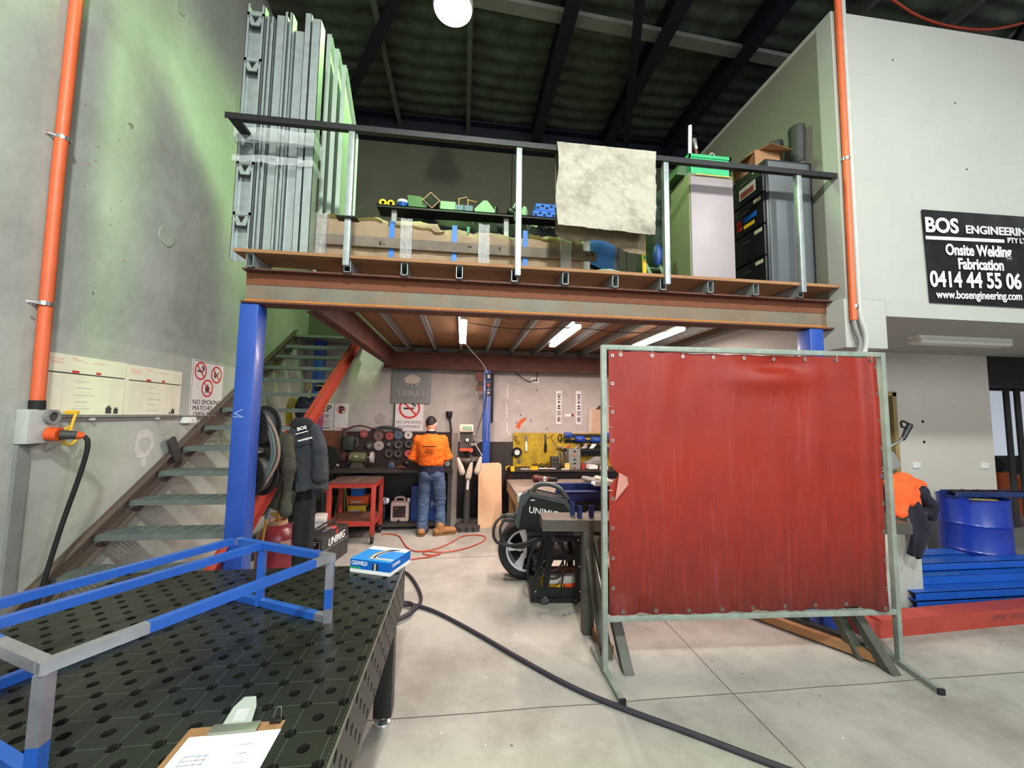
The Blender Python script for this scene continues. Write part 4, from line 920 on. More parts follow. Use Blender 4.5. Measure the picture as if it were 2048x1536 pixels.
# pale cabinet and green toolbox
t = thing('drawer_cabinet', 'lilac-grey backed steel cabinet standing behind the third rail post', 'cabinet', (2.22, 3.5, DZ))
g = G(); g.b(2.0, 2.44, 3.21, 3.85, DZ, 3.99, 0.004); g.build('carcass', M['olive_side'], t)
g = G(); g.b(2.015, 2.43, 3.2, 3.21, DZ + .01, 3.95, 0.003); lab(g.build('back_panel', M['lilac'], t), 'pale lilac panel')
g = G(); g.b(2.06, 2.40, 3.195, 3.2, 3.968, 3.975); lab(g.build('edge_strip', M['brass'], t), 'yellow strip')
t = thing('toolbox', 'green steel toolbox with open tray on top of the lilac-grey cabinet', 'toolbox', (2.25, 3.42, 3.99))
g = G()
for a in [(2.05, 2.46, 3.27, 3.28), (2.05, 2.46, 3.56, 3.57), (2.05, 2.06, 3.27, 3.57), (2.45, 2.46, 3.27, 3.57)]: g.b(a[0], a[1], a[2], a[3], 3.99, 4.20)
g.b(2.05, 2.46, 3.27, 3.57, 3.99, 4.0); g.build('body', M['green_box'], t)
g = G(); g.b(2.04, 2.47, 3.262, 3.275, 4.185, 4.215); g.b(2.04, 2.06, 3.262, 3.58, 4.185, 4.215); g.b(2.45, 2.47, 3.262, 3.58, 4.185, 4.215); g.build('rim', M['green_box'], t)
g = G(); g.prism([(1.93, 3.3, 4.02), (2.05, 3.3, 4.02), (2.05, 3.3, 4.16), (2.0, 3.3, 4.17)], (0, 0.25, 0)); g.build('side_flap', M['green_mid'], t)
g = G(); g.tube([(2.10, 3.35, 4.01), (2.115, 3.35, 4.56)], 0.016, 10); tag(g.build('plastic_rod', M['white']), 'white rod standing up in the green toolbox', 'rod')
t = thing('hammer', 'hammer standing head up in the green toolbox', 'hammer', (2.19, 3.36, 4.01))
g = G(); g.tube([(2.20, 3.4, 4.02), (2.19, 3.36, 4.2), (2.16, 3.34, 4.33)], 0.014, 8, smooth=1); g.build('handle', M['rust'], t)
g = G(); g.box((2.155, 3.34, 4.37), (0.03, 0.03, 0.11), Matrix.Rotation(R(-10), 3, 'Y'), 0.004); g.build('head', M['steel'], t)
g = G(); g.lathe([(0.014, 0), (0.03, 0), (0.03, 0.06), (0.014, 0.06)], (2.33, 3.34, 4.275), 'Y', 16, True); g.cyl((2.33, 3.37, 4.01), (2.33, 3.37, 4.25), 0.012); tag(g.build('socket_wrench', M['steel']), 'steel socket showing above the green toolbox', 'tool')
# dark green bag and things against the cabinet
g = G(); g.ball((1.9, 3.75, 3.62), 0.2, (0.5, 1.0, 1.9)); g.ball((1.9, 3.8, 3.3), 0.2, (0.5, 1.1, 1.4)); g.ball((1.94, 3.62, 3.95), 0.1, (.7, 1, 1)); tag(remesh(g, 'kit_bag', M['green_dark'], None, 0.02, 5, lambda p: 0.012 * fbm(p, 9)), 'dark green canvas bag slumped against the cabinet', 'bag')
g = G(); g.ball((1.84, 3.5, DZ + .38), 0.07, (0.7, 0.7, 1.6)); tag(g.build('blue_bottle', M['blue_case']), 'blue bottle shape in front of the green bag', 'bottle')
t = thing('step_frame', 'grey-green folding step standing behind the third rail post', 'steps', (1.84, 3.45, DZ))
for x in (1.76, 1.9):
    g = G(); g.beam((x, 3.35, DZ), (x, 3.6, DZ + .34), 0.03, 0.015); g.build('side', M['green_pale'], t)
for k in range(3):
    g = G(); g.b(1.76, 1.9, 3.38 + k * .08, 3.44 + k * .08, DZ + .06 + k * .1, DZ + .075 + k * .1); g.build('step', M['green_pale'], t)
# black filing cabinet
t = thing('filing_cabinet', 'black four-drawer filing cabinet at the right end of the mezzanine', 'cabinet', (3.0, 3.45, DZ))
g = G(); g.b(2.765, 3.25, 3.2, 3.82, DZ, 4.19, 0.004); g.build('carcass', M['black_gloss'], t)
g = G(); g.b(2.79, 3.225, 3.194, 3.2, DZ + .03, 4.17, 0.003); lab(g.build('side_panel', mat('satin_grey_black', rgb(92, 96, 100), 0.42, 0.2, 0.08, 3), t), 'satin grey side panel')
for k in range(4):
    z0 = DZ + 0.03 + k * 0.305
    g = G(); g.b(2.742, 2.765, 3.21, 3.67, z0, z0 + 0.29, 0.004); dr = g.build('drawer', M['black'], t)
    g = G(); g.b(2.738, 2.742, 3.24, 3.33, z0 + .235, z0 + .27); lab(g.build('label_card', mat('card_label', rgb(196, 184, 150), 0.8), dr), 'cream label card')
    g = G(); g.b(2.735, 2.742, 3.4, 3.5, z0 + .2, z0 + .215); g.build('handle', M['darkgrey'], dr)
    if k == 2:
        g = G(); g.mi = 0; g.b(2.739, 2.742, 3.50, 3.57, z0 + .06, z0 + .16); g.mi = 1; g.b(2.739, 2.742, 3.33, 3.47, z0 + .05, z0 + .085); g.mi = 2; g.b(2.739, 2.742, 3.3, 3.48, z0 + .115, z0 + .165); lab(g.build('sticker', [M['red_ink'], M['yellow'], M['mid_blue']], dr), 'red, yellow and blue stickers')
    if k == 3:
        g = G(); g.mi = 0; g.b(2.739, 2.742, 3.3, 3.52, z0 + .06, z0 + .17); g.mi = 1; g.b(2.7385, 2.739, 3.32, 3.5, z0 + .07, z0 + .13); lab(g.build('sticker', [M['bottle'], mat('brick_red_print', rgb(130, 62, 52), 0.6)], dr), 'red and white sticker')
g = G(); g.b(3.255, 3.268, 3.22, 3.5, DZ, 4.17); tag(g.build('spare_panel', M['black_steel']), 'black panel stood between the filing cabinet and the white wall', 'panel')
# open carton on the cabinet
t = thing('open_carton', 'open brown cardboard carton on top of the black filing cabinet', 'box', (2.92, 3.45, 4.19))
g = G()
for a in [(2.74, 3.02, 3.3, 3.304), (2.74, 3.02, 3.6, 3.604), (2.74, 2.744, 3.3, 3.6), (3.016, 3.02, 3.3, 3.6)]: g.b(a[0], a[1], a[2], a[3], 4.19, 4.35)
g.build('body', M['cardboard'], t)
for poly, v in [([(2.78, 3.3, 4.35), (2.78, 3.6, 4.35), (2.62, 3.6, 4.24), (2.62, 3.3, 4.24)], (0, 0, .003)), ([(2.86, 3.6, 4.35), (3.05, 3.6, 4.35), (3.10, 3.65, 4.52), (2.98, 3.66, 4.5)], (0, .003, 0)), ([(2.79, 3.3, 4.35), (3.05, 3.3, 4.35), (3.07, 3.2, 4.31), (2.84, 3.2, 4.35)], (0, 0, .003)), ([(3.02, 3.3, 4.35), (3.02, 3.6, 4.35), (3.05, 3.6, 4.30), (3.05, 3.3, 4.30)], (0, 0, .003))]:
    g = G(); g.prism(poly, v); g.build('flap', M['cardboard'], t)
# gumboots
for i, (x, y, rz, h) in enumerate([(3.185, 3.275, R(8), 0.40), (3.12, 3.47, R(20), 0.37)]):
    t = thing('rubber_boot', ['grey-black rubber boot standing at the front of the filing cabinet top', 'black rubber boot behind the front boot and the carton'][i], 'boot', (x, y, 4.19), rz, 'old rubber boots on the filing cabinet')
    g = G(); g.loft([ell((0, 0.0, 0.09 + (h - 0.09) * k / 6), 0.055 + 0.012 * k / 6, 0.062 + 0.014 * k / 6, 16) for k in range(7)])
    g.ball((0, 0.0, 0.08), 0.058, (0.95, 1.1, 1.2)); g.ball((0, 0.09, 0.05), 0.055, (0.85, 1.3, .85)); g.ball((0, 0.15, 0.045), 0.05, (0.9, 1.1, .8))
    remesh(g, 'shaft', M['gumboot'], t, 0.009, 4, None, local=True)
    g = G(); g.loft([[Vector((0.054 * math.cos(a) * (1 if math.sin(a) < 0 else .95), 0.07 + 0.135 * math.sin(a), z)) for a in [2 * math.pi * k / 20 for k in range(20)]] for z in (0.0, 0.028)]); lab(g.build('sole', M['darkgrey'], t, local=True), 'ridged sole')
    g = G(); g.lathe([(0.055, h - .004), (0.064, h - .004), (0.064, h + .008), (0.055, h + .008)], seg=18, closed=True); g.xf(Matrix.Diagonal((1, 1.12, 1, 1))); g.build('cuff', M['gumboot'], t, local=True)
# things on the office front: banner, pipes
bo = thing('company_banner', 'black company banner with white lettering fixed to the white wall', 'banner', (5.05, 2.93, 2.82))
g = G(); n = 50
rows = [[Vector((4.08 + 1.95 * i / n + 0.02 * (1 - j / 10) * (1 - i / n), 2.938 - 0.006 * abs(math.sin(i * .42 + j * .35)) * (1 - abs(j - 5) / 6), (2.80 + 0.86 * j / 10) + 0.035 * (i / n) * (j / 10))) for i in range(n + 1)] for j in range(11)]
g.loft(rows, caps=False, closed=False); bmesh.ops.solidify(g.bm, geom=g.bm.faces[:], thickness=0.002); g.build('vinyl', M['vinyl_black'], bo)
YB = 2.925
gm = mat('silver_print', rgb(206, 206, 208), 0.5)
def ltr(s, size, x, z, m_=None, **k): return text('lettering', s, size, (x, YB, z), (1, 0, 0.03), (0, 0, 1), m_ or M['print_white'], bo, align='LEFT', **k)
ltr('BOS', 0.19, 4.085, 3.505, gm, bold=0.006, shear=0.0, xs=1.02)
ltr('ENGINEERING', 0.105, 4.515, 3.495, gm, bold=0.003, xs=1.12)
ltr('PTY LTD', 0.068, 4.965, 3.425, gm, bold=0.002)
g = G(); g.prism([(4.085, YB, 3.375), (4.93, YB, 3.40), (4.93, YB, 3.432), (4.085, YB, 3.407)], (0, -0.001, 0)); g.build('rule', gm, bo)
ltr('Onsite Welding', 0.142, 4.285, 3.29, bold=0.004, xs=0.78); ltr('Fabrication', 0.142, 4.405, 3.165, bold=0.004, xs=0.78)
ltr('0414 44 55 06', 0.2, 4.1, 3.005, bold=0.005, xs=0.84); ltr('www.bosengineering.com', 0.105, 4.155, 2.872, bold=0.0015, xs=0.84)
t = thing('orange_conduit', 'orange PVC conduit running up the corner of the white office wall', 'pipe', (3.31, 2.92, 2.6))
g = G(); g.tube([(3.30, 2.92, 2.6), (3.315, 2.92, 4.2), (3.32, 2.92, 6.9)], 0.026, 14); g.build('pipe', M['orange_pipe'], t)
for z in (4.05, 2.72):
    g = G(); g.lathe([(0.028, -0.012), (0.031, -0.012), (0.031, 0.012), (0.028, 0.012)], (3.313, 2.92, z), seg=16, closed=True); g.b(3.335, 3.39, 2.944, 2.95, z - .012, z + .012); g.build('saddle', M['chrome'], t)
g = G(); g.tube([(3.372, 2.92, 6.9), (3.362, 2.92, 3.2), (3.36, 2.92, 2.72), (3.365, 2.915, 2.6), (3.40, 2.91, 2.5), (3.40, 2.91, 2.39), (3.36, 2.91, 2.3)], 0.021, 12, smooth=2); tag(g.build('grey_conduit', M['lightgrey']), 'grey conduit beside the orange one, bending at its lower end', 'pipe')
g = G(); g.tube([(3.30, 2.92, 2.62), (3.302, 2.915, 2.52), (3.335, 2.91, 2.44), (3.34, 2.91, 2.38), (3.31, 2.91, 2.3)], 0.018, 12, smooth=2); tag(g.build('flexible_conduit', M['grey']), 'grey flexible conduit below the end of the orange conduit', 'pipe')
t = thing('ceiling_batten', 'unlit fluorescent batten under the white office floor slab', 'light', (5.37, 3.6, 2.58))
g = G(); g.b(4.78, 5.96, 3.54, 3.66, 2.625, 2.66); g.build('body', M['white'], t)
g = G(); g.b(4.79, 5.95, 3.53, 3.67, 2.575, 2.625, 0.015); g.build('diffuser', M['tube_off'], t)
# ================================================================== LEFT WALL
XW = -2.6
t = thing('orange_conduit', 'orange PVC conduit running up the left concrete wall to the roof', 'pipe', (-2.56, 2.70, 1.79))
g = G(); g.tube([(-2.56, 2.725, 1.80), (-2.56, 2.70, 3.2), (-2.56, 2.69, 6.9)], 0.032, 16); g.build('pipe', M['orange_pipe'], t)
g = G(); g.cyl((-2.56, 2.728, 1.745), (-2.56, 2.724, 1.80), 0.036); lab(g.build('collar', M['rubber'], t), 'black collar')
for z in (3.458, 2.391, 5.4):
    g = G(); g.lathe([(0.034, -0.012), (0.038, -0.012), (0.038, 0.012), (0.034, 0.012)], (-2.56, 2.704, z), seg=18, closed=True); g.b(-2.6, -2.594, 2.64, 2.67, z - .01, z + .012); g.beam((-2.597, 2.655, z), (-2.575, 2.675, z), .02, .004); g.build('saddle', M['chrome'], t)
t = thing('power_outlet_box', 'grey industrial power outlet box with orange plug on the left wall', 'outlet', (-2.56, 2.75, 1.54))
g = G(); g.b(-2.6, -2.53, 2.655, 2.835, 1.54, 1.745, 0.008); g.build('box', M['lightgrey'], t)
g = G(); g.lathe([(0.03, 0.0), (0.045, 0.0), (0.045, 0.025), (0.03, 0.025)], (-2.53, 2.775, 1.70), 'X', 22, True); sk = g.build('socket', M['grey'], t)
g = G(); g.cyl((-2.532, 2.775, 1.70), (-2.515, 2.775, 1.70), 0.033, seg=20); g.build('socket_face', M['darkgrey'], sk)
g = G(); g.cyl((-2.53, 2.775, 1.595), (-2.475, 2.785, 1.592), 0.042, seg=20); pl = g.build('plug_collar', M['orange'], t); lab(pl, 'orange plug collar')
g = G(); g.cyl((-2.475, 2.785, 1.592), (-2.42, 2.83, 1.585), 0.03, 0.026, 16); lab(g.build('plug_body', M['darkgrey'], pl), 'dark plug body')
g = G(); g.cyl((-2.42, 2.83, 1.585), (-2.395, 2.85, 1.58), 0.028, 0.016, 14); g.build('gland', M['orange'], pl)
g = G(); g.tube([(-2.395, 2.85, 1.58), (-2.37, 2.86, 1.54), (-2.40, 2.86, 1.35), (-2.47, 2.84, 1.0), (-2.52, 2.80, 0.55), (-2.53, 2.72, 0.2), (-2.5, 2.5, 0.014), (-2.3, 2.1, 0.014)], 0.013, 10, smooth=2); tag(g.build('supply_cable', M['rubber']), 'black supply cable hanging from the orange plug on the left wall', 'cable')
g = G(); g.b(-2.6, -2.578, 2.665, 2.735, 0.0, 1.54); tag(g.build('cover_strip', M['grey']), 'grey vertical cover strip below the power outlet box', 'trunking')
g = G(); g.tube([(-2.555, 2.93, 1.735), (-2.52, 2.93, 1.735), (-2.525, 2.915, 1.66), (-2.53, 2.905, 1.57)], 0.008, 8, smooth=1)
g.tube([(-2.53, 2.90, 1.635), (-2.53, 2.87, 1.62), (-2.53, 2.88, 1.60), (-2.53, 2.91, 1.62)], 0.007, 8, smooth=1)
g.tube([(-2.53, 2.905, 1.58), (-2.53, 2.87, 1.54), (-2.53, 2.90, 1.515), (-2.53, 2.95, 1.53), (-2.53, 2.965, 1.58)], 0.008, 8, smooth=1)
g.b(-2.565, -2.52, 2.90, 2.955, 1.715, 1.74, 0.006); tag(g.build('cable_hook', M['yellow']), 'yellow plastic cable hook hung on the wall tray beside the outlet', 'hook')
t = thing('cable_tray', 'thin grey cable rail running along the left wall below the posters', 'tray', (-2.59, 3.5, 1.69))
g = G(); g.b(-2.6, -2.575, 2.84, 4.5, 1.695, 1.708); g.b(-2.6, -2.592, 2.84, 4.5, 1.668, 1.695); g.build('rail', M['grey'], t)
for y in (3.1, 3.7):
    g = G(); g.b(-2.592, -2.57, y, y + .03, 1.672, 1.69); g.build('clip', M['lightgrey'], t)
t = thing('junction_box', 'small white junction box at the end of the wall posters', 'box', (-2.58, 4.08, 1.635))
g = G(); g.b(-2.6, -2.545, 4.02, 4.16, 1.632, 1.69, 0.006); g.build('body', M['white'], t)
g = G(); g.b(-2.546, -2.544, 4.1, 4.115, 1.655, 1.667); g.build('mark', M['grey_ink'], t)
# two safety-data posters and the prohibition sign
def wtxt(p, s, size, y, z, m_, x=XW + 0.0065, **k): return text('lettering', s, size, (x, y, z), (0, 1, 0), (0, 0, 1), m_, p, **k)
for i, (y0, y1, lb) in enumerate([(2.755, 3.375, 'cream welding chart poster on the left wall nearest the orange conduit'), (3.385, 3.985, 'cream welding chart poster on the left wall nearest the stairs')]):
    t = thing('wall_poster', lb, 'poster', (-2.597, (y0 + y1) / 2, 1.71), 0, 'cream posters on the left wall')
    zt_, zb_ = 2.108 - 0.004 * i, 1.712
    g = G(); g.b(XW + .001, XW + .0094, y0, y1, zb_, zt_); g.build('sheet', M['poster'], t)
    w_ = y1 - y0; h_ = zt_ - zb_; X = XW + 0.0095
    g = G(); g.b(X, X + .0004, y0 + .02, y1 - .01, zt_ - 0.125, zt_ - 0.117); g.build('black_rule', M['black_ink'], t)
    g = G()
    for (a, b_, zz) in ((.32, .40, .108), (.60, .66, .105)): g.b(X, X + .0005, y0 + w_ * a, y0 + w_ * b_, zt_ - zz - .008, zt_ - zz + .008)
    g.build('red_block', M['red_ink'], t)
    rr = random.Random(i + 3); ys = [(.06, .2), (.22, .26), (.40, .56), (.80, .94)] if i == 0 else [(.06, .2), (.22, .32), (.36, .48), (.52, .62), (.8, .94)]
    g = G()
    for (a, b_) in ys:
        for k in range(18 if a < .3 or a > .7 else 7):
            zz = zt_ - 0.145 - k * (h_ - .17) / (18 if a < .3 or a > .7 else 7); e = b_ - (b_ - a) * rr.uniform(0, .35)
            g.b(X, X + .0003, y0 + w_ * a, y0 + w_ * e, zz - .0017, zz)
    g.build('fine_print', mat('faint_ink', rgb(184, 182, 166), .7), t)
    g = G()
    for k in range(5): g.b(X, X + .0004, y0 + w_ * (.36 + .02 * (k % 2)), y0 + w_ * (.52 + .04 * (k % 3)), zt_ - .17 - k * .047, zt_ - .167 - k * .047)
    g.build('bold_print', M['grey_ink'], t)
    g = G()
    for k, (a, b_, zz) in enumerate([(.05, .22, .035), (.06, .2, .05), (.08, .22, .06), (.34, .42, .03), (.44, .50, .04), (.55, .7, .035), (.3, .38, .02)]): g.b(X, X + .0004, y0 + w_ * a, y0 + w_ * b_, zt_ - zz - .002, zt_ - zz + .002)
    g.build('red_print', mat('faded_red_ink', rgb(222, 150, 140), 0.7), t)
    for (a, s_) in ((.80, 1.0), (.9, .8)) if i == 0 else ((.86, .8), (.80, .35)):
        g = G(); yy = y0 + w_ * a; g.b(X, X + .0006, yy - .024 * s_, yy + .024 * s_, zb_ + .008, zb_ + .008 + .045 * s_); g.b(X, X + .0006, yy - .012 * s_, yy + .012 * s_, zb_ + .008 + .045 * s_, zb_ + .008 + .058 * s_); g.build('machine_print', M['darkgrey'], t)
def prohibit(parent, o, xd, yd, r, kind):
    """round red prohibition symbol with a bar, on a plane"""
    o = Vector(o); xd = Vector(xd); yd = Vector(yd); nz = xd.cross(yd)
    mt = Matrix((xd, yd, nz)).transposed().to_4x4(); mt.translation = o
    g = G()
    if kind == 'smoke':
        g.b(-.55 * r, .35 * r, -.12 * r, .06 * r, 0, .0006); g.b(.38 * r, .44 * r, -.12 * r, .06 * r, 0, .0006)
        for dx_ in (0, .16): g.tube([((.36 + dx_) * r, .12 * r, .0004), ((.44 + dx_) * r, .3 * r, .0004), ((.2 + dx_) * r, .38 * r, .0004), ((.26 + dx_) * r, .58 * r, .0004)], 0.045 * r, 6, smooth=1)
    elif kind == 'match':
        g.b(-.45 * r, -.2 * r, -.3 * r, .05 * r, 0, .0006); g.tube([(-.3 * r, -.4 * r, .0004), (.1 * r, .0, .0004), (.4 * r, .3 * r, .0004)], .05 * r, 6); g.ball((-.32 * r, .1 * r, .0003), .16 * r, (.7, 1.3, .01))
    elif kind == 'flame':
        g.prism([(-.25 * r, -.4 * r, 0), (.25 * r, -.4 * r, 0), (.4 * r, -.05 * r, 0), (.22 * r, .25 * r, 0), (.18 * r, .05 * r, 0), (.05 * r, .55 * r, 0), (-.12 * r, .2 * r, 0), (-.2 * r, .3 * r, 0), (-.36 * r, 0, 0)], (0, 0, .0006)); g.b(-.45 * r, .45 * r, -.52 * r, -.46 * r, 0, .0006)
    elif kind == 'P':
        me = text_mesh('P', 1.5 * r, 0.0004, bold=0.03 * r / .1); g.bm.from_mesh(me); bpy.data.meshes.remove(me)
    g.xf(mt); g.build('pictogram', M['black_ink'], parent, smooth=None)
    g = G(); g.lathe([(r * .82, 0.0007), (r, 0.0007), (r, 0.0014), (r * .82, 0.0014)], seg=40, closed=True)
    a = R(-45); d_ = Vector((math.cos(a), math.sin(a), 0))
    if kind == 'P': d_ = Vector((math.cos(R(45)), math.sin(R(45)), 0))
    g.beam(d_ * -r * .86 + Vector((0, 0, .0011)), d_ * r * .86 + Vector((0, 0, .0011)), r * .16, .0007); g.xf(mt); lab(g.build('prohibition_ring', M['red_ink'], parent, smooth=None), 'red ring and bar')
t = thing('no_smoking_sign', 'white no smoking, matches or open flame sign on the left wall by the stairs', 'sign', (-2.597, 4.38, 1.67))
g = G(); g.b(XW + .001, XW + .005, 4.125, 4.632, 1.672, 2.25, 0.0); g.build('plate', M['sign_white'], t)
g = G()
for a in [(4.132, 4.626, 2.238, 2.243), (4.132, 4.626, 1.68, 1.684), (4.132, 4.136, 1.68, 2.243), (4.622, 4.626, 1.68, 2.243)]: g.b(XW + .005, XW + .0056, a[0], a[1], a[2], a[3])
g.build('border', M['black_ink'], t)
for (y, z, k) in ((4.245, 2.145, 'smoke'), (4.50, 2.13, 'match'), (4.365, 1.98, 'flame')): prohibit(t, (XW + .0056, y, z), (0, 1, 0), (0, 0, 1), 0.09, k)
for s_, z in (('NO SMOKING', 1.835), ('MATCHES OR', 1.775), ('OPEN FLAME', 1.715)): wtxt(t, s_, 0.066, 4.378, z, M['black_ink'], xs=1.05, depth=.0004)
g = G(); g.box((-2.55, 3.90, 1.40), (0.03, 0.085, 0.23), Matrix.Rotation(R(28), 3, 'X'), 0.008); bp_ = g.build('wall_bracket', M['darkgrey']); tag(bp_, 'dark steel bracket plate bolted to the wall above the stair treads', 'bracket')

# ================================================================== AROUND THE STAIRS
# hose reels on the back of the front post
for i, (z, lb) in enumerate([(1.63, 'upper black hose reel beside the blue front post'), (1.255, 'lower black hose reel beside the blue front post')]):
    t = thing('hose_reel', lb, 'reel', (-1.605, 3.35, z - 0.2), R(-24), 'hose reels on the blue post')
    mt = ROOT[t.name]
    def rl(g_, nm, m_): g_.xf(mt); return g_.build(nm, m_, t)
    for yy in (-0.06, 0.06):
        g = G(); g.lathe([(0.05, 0), (0.165, 0.0), (0.17, 0.006), (0.165, 0.012), (0.05, 0.012)], (0, yy, 0.2), 'Y', 36, True); fl_ = rl(g, 'flange', M['rubber'])
        if yy < 0:
            for k in range(28):
                a = 2 * math.pi * k / 28; g = G(); d_ = Vector((math.cos(a), 0, math.sin(a))); g.beam(Vector((0, yy - .002, .2)) + d_ * .085, Vector((0, yy - .002, .2)) + d_ * .158, 0.006, 0.006, (0, 1, 0)); g.xf(mt); g.build('rib', M['black'], fl_)
    g = G(); g.cyl((0, -0.08, 0.2), (0, 0.08, 0.2), 0.07, seg=24); rl(g, 'hub', M['black'])
    g = G(); g.cyl((0, -0.05, 0.2), (0, 0.05, 0.2), 0.135, seg=28); rl(g, 'hose_winding', M['darkgrey'])
for i, (dx_, m_, lb) in enumerate([(0.0, mat('green_grey_hose', rgb(84, 96, 90), 0.6), 'grey-green hose hanging from the upper hose reel'), (0.03, mat('red_grey_hose', rgb(126, 104, 94), 0.6), 'reddish grey hose looping from the upper hose reel'), (-0.02, mat('blue_grey_hose', rgb(72, 78, 80), 0.6), 'blue-grey hose hanging down to the gas cylinder')]):
    g = G(); x = -1.56 + dx_
    g.tube([(x - .06, 3.3, 1.76), (x + .02, 3.27, 1.72), (x + .10, 3.27, 1.6), (x + .14, 3.27, 1.42), (x + .10, 3.27, 1.30), (x + .04, 3.28, 1.2), (x - .02 + .01 * i, 3.3, 1.14)], 0.011, 8, smooth=2); tag(g.build('gas_hose', m_), lb, 'hose')
# gas cylinder
gx, gy = -1.86, 4.42
t = thing('gas_cylinder', 'maroon gas cylinder with blue valve wheel behind the blue post', 'cylinder', (gx, gy, 0))
g = G(); g.lathe([(0.16, 0.0), (0.18, 0.012), (0.19, 0.04), (0.19, 0.42), (0.183, 0.49), (0.155, 0.555), (0.11, 0.595), (0.06, 0.61), (0.05, 0.63), (0, 0.63)], (gx, gy, 0), seg=36); g.build('shell', M['maroon'], t)
g = G(); g.lathe([(0.085, 0.598), (0.09, 0.602), (0.086, 0.642), (0.08, 0.642), (0.08, 0.602)], (gx, gy, 0), seg=28, closed=True); lab(g.build('collar', mat('rusty_cream_collar', rgb(182, 150, 116), 0.7, 0, 0.2, 10, dirt=rgb(110, 70, 44), dirt_amt=0.7, dirt_scale=8), t), 'rusty cream neck collar')
g = G(); g.cyl((gx, gy, 0.62), (gx, gy, 0.76), 0.022); g.cyl((gx, gy, 0.7), (gx - .07, gy - .03, 0.7), 0.014); vb = g.build('valve', M['brass'], t)
g = G(); g.lathe([(0.0, 0.765), (0.045, 0.762), (0.055, 0.775), (0.045, 0.79), (0.0, 0.793)], (gx, gy, 0), seg=20); lab(g.build('hand_wheel', mat('pale_blue_wheel', rgb(70, 110, 160), 0.5), vb), 'blue hand wheel')
def on_cyl(a0, a1, z0, z1, r=0.1915):
    g = G(); n = 8; rows = [[Vector((gx + r * math.cos(a0 + (a1 - a0) * k / n), gy + r * math.sin(a0 + (a1 - a0) * k / n), z)) for k in range(n + 1)] for z in (z0, z1)]
    g.loft(rows, caps=False, closed=False); bmesh.ops.solidify(g.bm, geom=g.bm.faces[:], thickness=-0.001); return g
lab(on_cyl(R(-58), R(-28), 0.40, 0.47).build('sticker', mat('red_white_sticker', rgb(222, 200, 190), 0.6, 0, 0.2, 20, dirt=rgb(190, 60, 60), dirt_amt=0.6, dirt_scale=30), t), 'white sticker'); lab(on_cyl(R(-105), R(-88), 0.40, 0.45).build('sticker', M['bottle'], t), 'white sticker')
t = thing('cutting_torch', 'brass and steel cutting torch hanging by its hoses beside the gas cylinder', 'torch', (-1.86, 4.2, 0.7))
g = G()
for k in range(7): g.cyl((-1.82, 4.15, 1.16 + k * -.035), (-1.822, 4.15, 1.135 + k * -.035), 0.016 if k % 2 else .011, seg=10)
g.ball((-1.79, 4.14, 1.0), 0.02); g.ball((-1.80, 4.13, 0.95), 0.018); g.cyl((-1.825, 4.15, 1.17), (-1.83, 4.15, .9), .007); g.build('valve_body', M['brass'], t)
g = G(); g.tube([(-1.825, 4.15, 0.92), (-1.86, 4.16, 0.72)], 0.02, 10); lab(g.build('handle', mat('blue_grey_handle', rgb(120, 130, 150), 0.4, 0.5), t), 'blue-grey handle')
g = G(); g.tube([(-1.86, 4.16, 0.72), (-1.885, 4.17, 0.52), (-1.88, 4.17, 0.5)], 0.012, 8); g.build('tube', M['brass'], t)
g = G(); g.tube([(-1.885, 4.17, 0.52), (-1.86, 4.16, 0.3), (-1.83, 4.15, 0.02)], 0.01, 8, smooth=1); tag(g.build('torch_lead', mat('salmon_lead', rgb(206, 130, 104), 0.6)), 'salmon pink lead hanging in front of the maroon cylinder', 'cable')
# cords and cap hung behind the stair
for i, (x, y, z0, z1, m_, lb) in enumerate([(-2.02, 5.6, 1.95, 1.45, 'red_cord', 'orange-red extension cord coil hung behind the stair treads, upper'), (-2.20, 5.5, 1.60, 1.2, 'red_cord', 'orange-red extension cord coil hung behind the stair treads, left'), (-1.98, 5.45, 1.5, 1.0, 'red_cord', 'orange-red extension cord coil hung behind the stair treads, lowest'), (-2.28, 5.7, 1.95, 1.5, 'yellow_board', 'dull yellow lead hung behind the stair treads')]):
    g = G()
    for k in range(7):
        o_ = (k - 3) * 0.014; zc = (z0 + z1) / 2; h = (z0 - z1) / 2
        g.tube([(x + o_ + 0.06 * (1 + .1 * k) * math.cos(a), y + 0.012 * k, zc + h * math.sin(a) * (1 - .03 * k)) for a in [2 * math.pi * q_ / 16 for q_ in range(16)]], 0.007, 6, closed=True)
    tag(g.build('cord_coil', M[m_]), lb, 'cord', 'cords hung behind the stair')
t = thing('cord_hanger', 'yellow S-shaped hook holding the cords behind the stair', 'hook', (-2.03, 5.55, 1.9))
g = G(); g.tube([(-2.06, 5.55, 2.06), (-2.09, 5.55, 2.1), (-2.04, 5.55, 2.14), (-2.0, 5.55, 2.09), (-2.04, 5.55, 2.02), (-2.04, 5.55, 1.96)], 0.008, 8, smooth=1); g.ball((-2.04, 5.55, 1.97), .03, (1, .5, 1)); g.build('hook', M['yellow'], t)
t = thing('peaked_hat', 'dark hat with pale brim hung behind the stair', 'cap', (-1.85, 5.5, 1.95))
g = G(); g.ball((-1.84, 5.5, 2.08), 0.11, (1.1, 1, .8)); g.build('crown', M['navy_cloth'], t)
g = G(); g.ball((-1.82, 5.42, 2.1), 0.1, (1.15, .7, .12)); g.ball((-1.82, 5.44, 2.02), 0.08, (1.15, .5, .25)); g.build('brim', M['lightgrey'], t)
g = G(); g.ball((-2.1, 5.62, 1.8), .13, (1.1, .7, 1.6)); tag(remesh(g, 'dark_bag', M['navy_cloth'], None, .02, 4, lambda p: .01 * fbm(p, 9)), 'dark blue bag hung behind the upper stair treads', 'bag')
